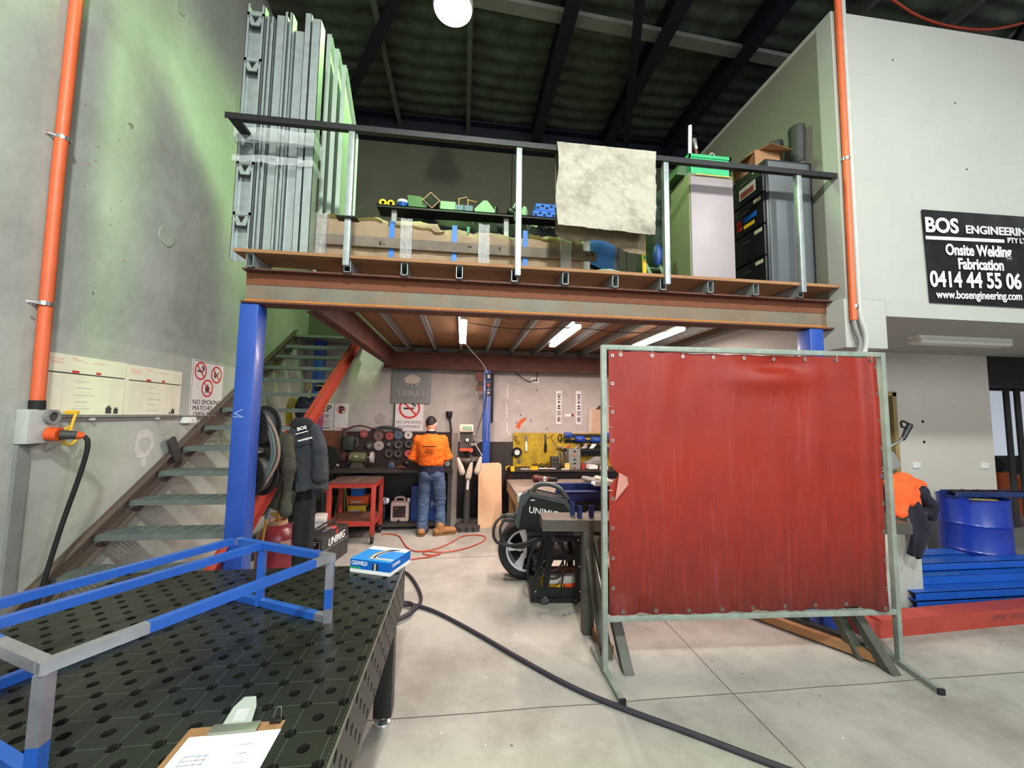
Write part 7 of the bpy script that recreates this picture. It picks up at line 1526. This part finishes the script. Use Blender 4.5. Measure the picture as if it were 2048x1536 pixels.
# welder on its cart
t = thing('mig_welder', 'black welding machine with grey carry handle on a cart', 'welder', (.85, 4.0, .62), R(-17))
L_, Hh, Wd = .52, .30, .24
blk = mat('welder_black', rgb(17, 18, 19), .4, 0, .15, 8); gry = mat('welder_grey', rgb(66, 71, 71), .5, 0, .1, 8)
g = G(); g.prism([(-.25, -.105, .0), (.27, -.105, 0), (.29, -.105, .2), (.22, -.105, .30), (-.15, -.105, .36), (-.22, -.105, .25)], (0, .21, 0)); g.build('body', blk, t, local=True)
for y0 in (-.118, .105):
    g = G(); g.prism([(-.2, y0, .22), (-.14, y0, .33), (.2, y0, .27), (.29, y0, .16), (.29, y0, .20), (.22, y0, .31), (-.15, y0, .37), (-.23, y0, .27)], (0, .013, 0)); g.build('side_trim', gry, t, local=True)
g = G(); g.prism([(-.25, -.112, 0), (-.21, -.112, .24), (-.16, -.112, .37), (-.235, -.112, .33), (-.29, -.112, .05)], (0, .224, 0)); fp = g.build('front_panel', gry, t, local=True)
for k in range(6):
    g = G(); g.b(-.295, -.24, -.1, .1, .03 + k * .022, .04 + k * .022); g.build('vent_fin', M['darkgrey'], fp, local=True)
for y, z in ((-.05, .11), (.05, .08), (0, .05)):
    g = G(); g.cyl((-.28, y, z), (-.38, y - .02, z + .01), .024, seg=14); g.cyl((-.38, y - .02, z + .01), (-.44, y - .03, z + .0), .016, seg=12); g.build('cable_plug', M['darkgrey'], fp, local=True)
g = G(); g.b(-.27, -.245, -.06, .06, .25, .32); g.cyl((-.25, -.04, .29), (-.275, -.04, .29), .018); g.build('controls', M['lightgrey'], fp, local=True)
g = G(); g.tube([(-.13, 0, .35), (-.08, 0, .43), (.05, 0, .44), (.16, 0, .40), (.23, 0, .29)], .024, 10, smooth=2); g.build('carry_handle', gry, t, local=True)
mw = ROOT[t.name]
def wtx(s_, sz, o): return text('lettering', s_, sz, mw @ Vector(o), mw.to_3x3() @ Vector((1, 0, -.12)), mw.to_3x3() @ Vector((.12, 0, 1)), M['print_white'], t, depth=.0008, bold=.001, align='LEFT')
wtx('UNIMIG', .085, (-.15, -.1065, .195)); wtx('T 200', .022, (-.04, -.1065, .235)) if False else None
g = G(); g.b(-.13, -.09, -.1065, -.105, .285, .295); g.build('badge', M['white'], t, local=True)
t = thing('welder_cart', 'black steel welder cart with slanted side bars and a base tray', 'cart', (.92, 3.9, 0), R(-5))
bk = M['black_steel']
g = G(); g.b(-.24, .24, -.17, .25, .055, .065); g.b(-.24, .24, -.17, -.165, .02, .15); g.b(-.24, .24, .245, .25, .055, .14); g.b(-.24, -.235, -.17, .25, .055, .14); g.b(.235, .24, -.17, .25, .055, .14); g.build('base_tray', bk, t, local=True)
g = G(); g.b(-.27, .27, -.15, .22, .60, .618); g.b(-.27, .27, -.15, -.144, .56, .62); g.build('top_shelf', bk, t, local=True)
g = G(); g.b(-.22, .22, -.14, .2, .40, .41); g.b(-.22, .22, -.15, -.145, .39, .44); g.build('middle_shelf', bk, t, local=True)
for (a, b_) in (((-.215, -.172, .06), (-.10, -.15, .62)), ((-.12, -.172, .0), (-.03, -.15, .62)), ((.215, -.172, .06), (.2, -.15, .62)), ((-.215, .24, .06), (-.215, .2, .62)), ((.215, .24, .06), (.2, .2, .62))):
    g = G(); g.beam(a, b_, .06, .008, (0, -1, 0.01)); br = g.build('side_bar', bk, t, local=True)
    for f in (.1, .5, .92):
        p = Vector(a).lerp(Vector(b_), f); g = G(); g.cyl(p + V(.012, -.004, 0), p + V(.012, -.008, 0), .007, seg=8); g.build('bolt', M['chrome'], br, local=True)
for x in (-.2, .2):
    g = G(); g.cyl((x - .015, .22, .055), (x + .015, .22, .055), .055, seg=20); g.build('rear_wheel', M['rubber'], t, local=True)
g = G(); g.b(-.14, -.1, -.19, -.175, 0, .06); g.cyl((-.1, -.16, .0275), (-.07, -.16, .0275), .027); g.cyl((.17, -.16, .0275), (.2, -.16, .0275), .027); g.build('front_castor', M['darkgrey'], t, local=True)
for i, (x0, x1, z0, z1, m_, lb) in enumerate([(.80, 1.0, .067, .16, 'yellow', 'yellow carton on the base tray of the welder cart'), (.98, 1.13, .067, .17, 'orange', 'orange carton on the base tray of the welder cart'), (.82, 1.12, .17, .235, 'lightgrey', 'pale green-grey packet on top of the cartons in the cart'), (.84, 1.12, .24, .30, 'rust', 'rusty round bar bundle lying across the packet in the cart')]):
    if i == 3: g = G(); g.cyl((x0, 3.86, .265), (x1, 3.86, .265), .028, seg=14); g.ball((x0 + .02, 3.82, .28), .03); tag(g.build('bar_bundle', M[m_]), lb, 'bars'); continue
    g = G(); g.b(x0, x1, 3.76, 3.98, z0, z1, .003); tag(g.build('carton', M[m_]), lb, 'carton')
for i, (pts, r_, lb) in enumerate([
    ([(.43, 3.96, .76), (.33, 3.86, .72), (.31, 3.8, .58), (.42, 3.78, .52), (.6, 3.74, .55), (.72, 3.72, .6)], .014, 'black welding lead looping out from the front plugs of the welder, outer'),
    ([(.44, 3.98, .72), (.38, 3.88, .66), (.40, 3.82, .54), (.55, 3.76, .5), (.7, 3.73, .56)], .013, 'black welding lead looping from the welder plugs, inner'),
    ([(.72, 3.70, .6), (.62, 3.69, .40), (.64, 3.69, .2), (.72, 3.69, .3), (.78, 3.69, .5), (.80, 3.70, .6)], .011, 'black lead hanging in front of the spoked wheel'),
    ([(.84, 3.66, .62), (.74, 3.65, .45), (.77, 3.65, .28), (.92, 3.65, .25), (1.0, 3.65, .42), (.95, 3.65, .58), (.84, 3.66, .62)], .0095, 'black lead coiled on the front of the welder cart, large loop'),
    ([(.86, 3.655, .60), (.78, 3.645, .44), (.82, 3.645, .32), (.93, 3.645, .36), (.97, 3.645, .5), (.88, 3.655, .61)], .009, 'black lead coiled on the front of the welder cart, small loop'),
    ([(.80, 3.67, .5), (.78, 3.66, .2), (.88, 3.655, .12), (.96, 3.655, .2), (.95, 3.66, .6)], .008, 'thin black lead hanging lowest on the cart')]):
    g = G(); g.tube(pts, r_, 8, smooth=2); tag(g.build('welding_lead', M['rubber']), lb, 'cable', 'welding leads')
t = thing('safety_chain', 'thin steel chain hanging from the cart onto the floor', 'chain', (1.14, 3.62, 0))
g = G(); pts = [V(1.165, 3.67, .56 - .02 * k) for k in range(25)] + [V(1.165 - .006 * k - .0009 * k * k, 3.67 - .012 * k, max(.01, .07 - .008 * k)) for k in range(1, 15)]
for k, (a, b_) in enumerate(zip(pts, pts[1:])):
    d_ = (b_ - a); c = (a + b_) / 2; u_ = d_.normalized(); s1 = u_.orthogonal().normalized(); s1 = s1 if k % 2 else u_.cross(s1)
    g.tube([c + u_ * (.014 * math.cos(q_)) + s1 * (.0065 * math.sin(q_)) for q_ in [2 * math.pi * w_ / 8 for w_ in range(8)]], .0022, 5, closed=True)
g.build('links', M['chrome'], t)
# spare wheel
t = thing('car_wheel', 'black tyre on a five-spoke silver alloy rim standing behind the cart', 'wheel', (.73, 4.37, 0), R(-10))
g = G(); g.lathe([(.215, -.08), (.24, -.10), (.285, -.105), (.305, -.085), (.308, 0), (.305, .085), (.285, .105), (.24, .10), (.215, .08)], (0, 0, .308), 'Y', 56, True); g.build('tyre', M['rubber'], t, local=True)
g = G(); g.lathe([(.20, -.085), (.222, -.09), (.222, .085), (.205, .085), (.19, 0), (.195, -.06)], (0, 0, .308), 'Y', 48, True); rm = g.build('rim', M['alloy'], t, local=True)
for k in range(5):
    a = R(90 + 72 * k + 10); d_ = V(math.cos(a), 0, math.sin(a)); sd = V(-d_.z, 0, d_.x); c = V(0, -.06, .308)
    g = G(); g.prism([c + d_ * .03 - sd * .035, c + d_ * .1 - sd * .026, c + d_ * .2 - sd * .05, c + d_ * .2 + sd * .05, c + d_ * .1 + sd * .026, c + d_ * .03 + sd * .035], (0, .03, 0)); g.build('spoke', M['alloy'], rm, local=True)
    g = G(); cc = V(0, -.064, .308) + V(math.cos(a + .63), 0, math.sin(a + .63)) * .055; g.cyl(cc, cc + V(0, .03, 0), .014, seg=10); g.build('bolt_hole', M['hole_black'], rm, local=True)
g = G(); g.cyl((0, -.06, .308), (0, -.03, .308), .055, seg=24); g.cyl((0, -.063, .308), (0, -.05, .308), .03, seg=20); g.build('hub', M['alloy'], rm, local=True)
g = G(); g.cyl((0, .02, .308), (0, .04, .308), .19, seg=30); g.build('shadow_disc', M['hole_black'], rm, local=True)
# long steel bench top on trestles behind the curtain
t = thing('steel_bench', 'long heavy steel bar bench on splayed legs behind the red curtain', 'bench', (2.2, 3.15, 0))
ang = math.atan2(2.902 - 3.230, 3.728 - .669); ex = V(math.cos(ang), math.sin(ang), 0); ey_ = V(-ex.y, ex.x, 0); o0 = V(.669, 3.23, 0); LB = 3.075
g = G(); g.prism([o0 + V(0, 0, .81), o0 + ex * LB + V(0, 0, .81), o0 + ex * LB + ey_ * .26 + V(0, 0, .81), o0 + ey_ * .26 + V(0, 0, .81)], (0, 0, .09)); lab(g.build('top', M['bench_steel'], t), 'thick steel top')
for (foot, topf) in (((1.165, 2.72), .33), ((1.085, 2.90), .30), ((2.945, 2.70), 2.25), ((3.005, 2.53), 2.33)):
    a = V(foot[0], foot[1], 0.0); b_ = o0 + ex * topf + ey_ * .1 + V(0, 0, .815); b_.x = foot[0] - .12 if foot[0] > 2 else foot[0] - .04
    g = G(); d_ = (b_ - a); sx_, sy_ = .036, .036
    g.prism([a + V(-sx_, -sy_, 0), a + V(sx_, -sy_, 0), a + V(sx_, sy_, 0), a + V(-sx_, sy_, 0)], d_); g.build('splayed_leg', M['leg_steel'], t)
g = G(); g.b(1.0, 1.09, 3.19, 3.27, 0, .81, .004); g.build('upright_leg', M['leg_steel'], t); g = G(); g.b(2.85, 2.93, 3.1, 3.18, 0, .81, .004); g.build('upright_leg', M['leg_steel'], t)
for a, b_, m_ in (((1.12, 2.93, .03), (1.10, 3.19, .03), 'timber'), ((2.55, 3.35, .05), (3.0, 2.62, .05), 'timber'), ((2.7, 3.4, .05), (3.06, 2.75, .05), 'leg_steel')):
    g = G(); g.beam(a, b_, .06, .06); lab(g.build('spreader', mat('rusty_spreader', rgb(150, 108, 70), .7, .1, .2, 6) if m_ == 'timber' else M['leg_steel'], t), 'floor spreader')
for i, (x, y, h, lb) in enumerate([(.962, 3.36, .115, 'small blue angle bracket standing at the back of the steel bench, left'), (.998, 3.27, .10, 'small blue angle bracket standing on the steel bench, middle'), (1.10, 3.27, .10, 'small blue angle bracket standing on the steel bench, right')]):
    g = G(); g.b(x - .018, x + .018, y, y + .004, .901, .901 + h); g.b(x - .018, x - .014, y, y + .035, .901, .901 + h); tag(g.build('angle_bracket', M['blue_dark']), lb, 'bracket', 'blue brackets on the steel bench')

# ================================================================== RIGHT SIDE OF THE FLOOR
t = thing('saw_stand', 'pale panelled stand under the cut-off saw right of the curtain', 'stand', (4.0, 3.6, 0))
g = G(); g.b(3.72, 4.38, 3.35, 3.85, .0, .86, .006); g.build('cabinet', mat('pale_concrete_panel', rgb(176, 176, 168), .7, 0, .1, 5), t)
g = G(); g.b(3.68, 4.42, 3.31, 3.9, .86, .885); g.build('top', M['bench_steel'], t)
t = thing('cut_off_saw', 'grey cut-off saw with black pull handle behind the edge of the red curtain', 'saw', (4.0, 3.5, .885))
g = G(); g.b(3.75, 4.2, 3.4, 3.75, .886, .95, .006); g.build('base', M['darkgrey'], t)
g = G(); g.prism([(3.83, 3.42, .95), (4.05, 3.42, .95), (4.02, 3.42, 1.2), (3.86, 3.42, 1.2)], (0, .2, 0)); g.ball((3.92, 3.5, 1.08), .12, (1.1, .9, .8)); g.build('motor', M['bench_steel'], t)
g = G(); g.lathe([(0, -.03), (.165, -.03), (.175, 0), (.165, .03), (0, .03)], (3.90, 3.32, 1.345), 'Y', 36); lab(g.build('blade_guard', mat('guard_grey', rgb(52, 54, 60), .45, .3), t), 'round dark blade guard')
g = G(); g.prism([(3.97, 3.28, 1.49), (4.06, 3.28, 1.45), (4.13, 3.28, 1.34), (4.10, 3.28, 1.30), (4.0, 3.28, 1.28)], (0, .08, 0)); g.build('guard_nose', M['grey'], t)
for dz in (0, .03):
    g = G(); g.beam((3.76, 3.275, 1.36 - dz), (3.97, 3.275, 1.29 - dz), .006, .008); g.build('guard_rib', M['lightgrey'], t)
g = G(); g.tube([(3.88, 3.32, 1.42), (3.98, 3.3, 1.48), (4.12, 3.28, 1.55), (4.18, 3.28, 1.60)], .014, 8); ar = g.build('lever', M['steel'], t)
g = G(); limb(g, [(4.17, 3.28, 1.58), (4.215, 3.28, 1.65), (4.25, 3.28, 1.70)], [.02, .024, .026]); g.tube([(4.25, 3.28, 1.715), (4.19, 3.28, 1.745), (4.155, 3.28, 1.73), (4.165, 3.28, 1.69), (4.21, 3.28, 1.68)], .010, 8); lab(g.build('grip', M['black'], ar), 'black D-shaped grip')
# hi-vis jacket thrown over the stand
hv = thing('hivis_jacket', 'orange hi-vis and navy jacket draped over the end of the saw stand', 'jacket', (4.25, 3.3, .4))
g = G(); g.ball((4.26, 3.42, 1.15), .13, (1.3, .8, .6)); g.ball((4.38, 3.4, 1.12), .11, (1.3, .8, .6)); limb(g, [(4.24, 3.36, 1.15), (4.10, 3.29, 1.05), (4.06, 3.25, .9)], [(.1, .06), (.085, .05), (.06, .04)]); limb(g, [(4.2, 3.34, 1.1), (4.17, 3.26, 1.0)], [.08, .05]); limb(g, [(4.33, 3.36, 1.05), (4.31, 3.34, .92)], [(.07, .05), (.06, .04)])
lab(remesh(g, 'orange_body', M['hivis'], hv, .012, 4, lambda p: .014 * fbm((p.x + p.z * .4, p.y, p.z * .6), 8, 3) + .005 * fbm(p, 20)), 'orange fleece')
nvy = mat('navy_jacket', rgb(30, 28, 44), .9, 0, .2, 8)
def nfn(u, v):
    w_ = .15 + .12 * v - (.18 * max(0, v - .62) / .38)
    x = 4.08 + .045 * v + w_ * u; z = 1.0 - .30 * v - .26 * max(0, v - .4) - .05 * u * v + .03 * math.sin(u * 11) * max(0, v - .6)
    return (x - .10 * max(0, v - .62), 3.235 - .03 * math.sin(u * 8 + v * 2) * (.4 + v) - .02 * v, z)
g = sheet(30, 40, nfn, .012); lab(g.build('navy_front', nvy, hv, smooth=70), 'navy front panel hanging down')
g = G(); limb(g, [(4.40, 3.36, 1.06), (4.49, 3.34, .95), (4.50, 3.34, .84)], [(.09, .06), (.085, .05), (.05, .035)]); g.ball((4.48, 3.33, .88), .06, (1, .6, 1)); lab(remesh(g, 'navy_sleeve', nvy, hv, .011, 4, lambda p: .012 * fbm((p.x, p.y, p.z * .5), 11, 6)), 'navy sleeve')
g = G(); limb(g, [(4.46, 3.42, 1.05), (4.56, 3.42, 1.07)], [.018, .022]); g.cyl((4.36, 3.42, 1.13), (4.55, 3.42, 1.135), .006); g.cyl((4.3, 3.42, 1.05), (4.46, 3.42, 1.05), .008); tag(g.build('saw_crank', M['black']), 'black crank knob sticking out past the hi-vis jacket', 'knob')
g = G(); g.prism([(4.72, 3.75, 0.0), (4.98, 3.85, 0), (4.62, 3.9, .9), (4.48, 3.85, .9)], (.012, .03, 0)); tag(g.build('blue_plate', mat('blue_grey_plate', rgb(92, 100, 140), .5, .2, .1, 5)), 'blue-grey steel plate leaning between the saw stand and the drum', 'plate')
# drum
dx0, dy0 = 5.93, 3.98
t = thing('steel_drum', 'blue steel drum at the right edge of the floor', 'drum', (dx0, dy0, 0))
prof = [(.27, 0), (.29, .0), (.29, .28), (.296, .295), (.30, .30), (.296, .305), (.29, .32), (.29, .57), (.296, .585), (.30, .59), (.296, .595), (.29, .61), (.29, .865), (.298, .872), (.298, .885), (.283, .885), (.283, .86), (.28, .02), (0, .02)]
g = G(); g.lathe(prof, (dx0, dy0, 0), seg=64); g.build('body', mat('drum_blue', rgb(18, 50, 152), .32, 0, .12, 5, coat=.3), t)
g = G(); g.lathe([(.279, .70), (.0, .70)], (dx0, dy0, 0), seg=32); g.build('contents', mat('scrap_fill', rgb(150, 120, 104), .9, 0, .4, 14, .6, 30), t)
t = thing('blue_rail', 'dark blue channel rail lying across the top of the drum', 'rail', (6.0, 3.86, .886))
g = G(); a = V(5.60, 3.90, .887); b_ = V(6.75, 3.80, .887); d_ = (b_ - a).normalized(); s_ = V(-d_.y, d_.x, 0)
g.prism([a, b_, b_ + s_ * .16, a + s_ * .16], (0, 0, .008)); g.prism([a, b_, b_ + s_ * .008, a + s_ * .008], (0, 0, .06)); g.prism([a + s_ * .15, b_ + s_ * .15, b_ + s_ * .16, a + s_ * .16], (0, 0, .06)); g.build('channel', M['blue_dark'], t)
for z in (.905, .93):
    g = G(); g.cyl(a + d_ * .02 + V(0, -.001, z - .887), a + d_ * .02 + V(0, -.004, z - .887), .007, seg=8); g.build('bolt', M['chrome'], t)
g = G()
for k in range(14): g.ball(a + d_ * (.1 + k * .07) + s_ * (.08 + rnd.uniform(-.03, .03)) + V(0, 0, .045), .05, (1.2, .8, .5), 8)
tag(remesh(g, 'swarf_heap', M['black_steel'], None, .013, 2, lambda p: .018 * fbm(p, 22)), 'heap of dark swarf in the channel on top of the drum', 'swarf')
g = G(); g.beam((5.62, 3.78, .892), (5.86, 3.72, .892), .05, .006); tag(g.build('yellow_strip', M['yellow_board']), 'dull yellow strip on the rim of the drum under the rail', 'strip')
# pile of blue channels
rows = [(0, 3.28, .01, 4.21), (0, 3.28, .087, 4.20), (1, 3.42, .164, 4.30), (1, 3.48, .01, 4.24), (1, 3.48, .087, 4.24), (2, 3.54, .241, 4.26), (3, 3.62, .164, 4.4), (3, 3.69, .01, 4.3), (3, 3.69, .087, 4.3), (3, 3.75, .241, 4.34)]
names = ['bottom front blue channel of the pile by the red beam', 'second front blue channel of the pile, just above the bottom one', 'third blue channel of the pile, set back on the front two', 'bottom blue channel in the middle row of the pile', 'blue channel second up in the middle row of the pile', 'topmost front blue channel of the pile, set back a step', 'blue channel third up in the middle of the pile', 'bottom blue channel in the back row of the pile', 'blue channel second up in the back row of the pile', 'topmost rear blue channel of the pile']
for (rw, y, z, x0), lb in zip(rows, names):
    g = G(); W2 = .10; th = .005; x1 = 5.5 if y > 3.6 else 7.2
    DP = .12 if rw == 1 and z > .15 else .14 if rw == 2 else .185; g.b(x0, x1, y, y + th, z, z + .075); g.b(x0, x1, y, y + DP, z + .07, z + .075); g.b(x0, x1, y, y + DP, z, z + th); g.b(x0, x1, y + DP - .005, y + DP, z + .04, z + .075)
    tag(g.build('steel_channel', M['blue_channel']), lb, 'channel', 'pile of blue channels')
g = G(); g.beam((4.5, 3.47, .242), (4.95, 3.47, .242), .03, .004); tag(g.build('pale_strip', M['blue_drape'] if 'blue_drape' in M else MATS['blue_drape']), 'pale blue strip lying on the stepped channel pile', 'strip')
t = thing('red_beam', 'long red painted square beam lying on the floor in front of the blue channels', 'beam', (4.7, 3.05, 0))
g = G(); a = V(3.40, 2.915, 0); b_ = V(7.2, 3.10, 0); d_ = (b_ - a).normalized(); s_ = V(-d_.y, d_.x, 0)
g.prism([a, b_, b_ + s_ * .15, a + s_ * .15], (0, 0, .135)); g.build('box_section', M['red'], t)
g = G(); g.prism([a - s_ * .0 + V(-.14, .01, 0), a + V(.0, 0, 0), a + s_ * .15, a + s_ * .15 + V(-.14, .01, 0)], (0, 0, .125)); lab(g.build('end_plate', M['red'], t), 'lower welded end piece')
g = G(); p = a + d_ * 1.15 - s_ * .001
for k in range(2): g.beam(p + d_ * (k * .2) + V(0, 0, .075), p + d_ * (k * .2 + .14) + V(0, 0, .075), .002, .04)
lab(g.build('scuff', mat('dark_scuff', rgb(130, 52, 46), .7), t), 'dark scuffed mark')
# wall fittings right
for i, (x, z) in enumerate(((6.45, 1.13), (7.02, 1.12))):
    t = thing('wall_outlet', ['white power outlet on the cream wall, nearer the doorway', 'white power outlet on the cream wall, near its right end'][i], 'outlet', (x, 4.54, z), 0, 'outlets on the cream wall')
    x = [5.95, 7.02][i]; t.location.x = x; ROOT[t.name] = Matrix.Translation(t.location)
    g = G(); g.b(x - .058, x + .058, 4.53, 4.55, z, z + .075, .004); g.build('plate', M['white'], t)
    g = G(); g.b(x - .03, x - .02, 4.527, 4.53, z + .05, z + .06); g.build('switch', M['lightgrey'], t)
t = thing('wall_sign', 'white sign with grey lettering above the doorway half hidden by the curtain', 'sign', (5.40, 4.54, 2.17))
g = G(); g.b(5.10, 5.56, 4.535, 4.545, 2.16, 2.46); g.build('plate', M['paper'], t)
for s_, z in (('EYE', 2.41), ('PROTECT', 2.33), ('WEAR', 2.22)):
    pass
text('lettering', 'MAKE', .085, (5.28, 4.533, 2.285), (1, 0, 0), (0, 0, 1), M['grey_ink'], t, depth=.0006, bold=.002); text('lettering', 'OVER', .085, (5.28, 4.533, 2.20), (1, 0, 0), (0, 0, 1), M['grey_ink'], t, depth=.0006, bold=.002)
for i, (x, lb) in enumerate([(9.22, 'dark steel post far right beyond the cream wall, left of two'), (9.44, 'dark steel post far right beyond the cream wall, right of two')]):
    g = G(); g.b(x - .05, x + .05, 5.6, 5.63, 0, 2.66); tag(g.build('steel_post', M['darkgrey']), lb, 'post', 'dark posts beyond the cream wall')
for i, (x, y, w_, h, m_, lb) in enumerate([(10.22, 6.3, .36, .8, 'orange', 'orange cabinet beyond the cream wall, nearest it'), (10.8, 6.4, .4, .72, 'orange', 'orange cabinet beyond the dark posts')]):
    t = thing('far_cabinet', lb, 'cabinet', (x, y, 0), 0, 'orange cabinets in the far bay')
    g = G(); g.b(x - w_ / 2, x + w_ / 2, y, y + .4, 0, h); g.build('body', mat('dull_orange', rgb(176, 84, 40), .6), t)
    g = G(); g.b(x - w_ / 2 + .02, x + w_ / 2 - .02, y - .01, y, .05, h - .05); g.build('door', mat('dull_orange', rgb(176, 84, 40), .6), t)
g = G(); g.ball((10.25, 6.5, .92), .22, (.8, .6, .7)); tag(remesh(g, 'black_bag', M['black_cloth'], None, .03, 3, lambda p: .02 * fbm(p, 6)), 'black bag on the orange cabinet beyond the cream wall', 'bag')
# ================================================================== ON THE FLOOR
g = G(); g.tube([(-.62, 4.62, .016), (-.5, 4.45, .016), (-.33, 3.95, .016), (-.36, 3.72, .016), (-.55, 3.5, .016), (-.75, 3.62, .016), (-.62, 3.85, .018), (-.40, 3.80, .042), (-.38, 3.62, .042), (-.52, 3.48, .035), (-.72, 3.52, .016), (-.72, 3.75, .016), (-.5, 3.82, .03), (-.25, 3.73, .016), (.14, 3.3, .016), (.48, 2.88, .016), (.75, 2.575, .016), (1.0, 2.375, .016), (1.33, 2.14, .016), (1.55, 1.97, .016), (2.2, 1.5, .016)], .016, 10, smooth=3)
tag(g.build('supply_cable', mat('thick_black_cable', rgb(42, 38, 48), .6, 0, .15, 12)), 'thick black cable snaking across the concrete floor from the welding table', 'cable')
g = G(); g.tube([(-1.12, 6.02, .01), (-1.0, 6.03, .01), (-.85, 5.92, .01), (-.78, 5.7, .01), (-.69, 5.42, .01), (-.55, 5.22, .01), (-.31, 5.29, .01), (-.09, 5.58, .01), (.04, 5.88, .01), (.33, 5.88, .01), (.39, 5.69, .01), (.21, 5.41, .01), (-.05, 5.22, .012), (-.24, 5.14, .022), (-.43, 5.27, .01), (-.46, 5.14, .01), (-.3, 5.08, .01), (-.2, 5.16, .022), (-.3, 5.06, .01), (-.58, 4.97, .01), (-.9, 4.9, .01)], .0075, 8, smooth=2)
tag(g.build('extension_cord', M['red_cord']), 'thin orange extension cord curling on the floor behind the person', 'cord')
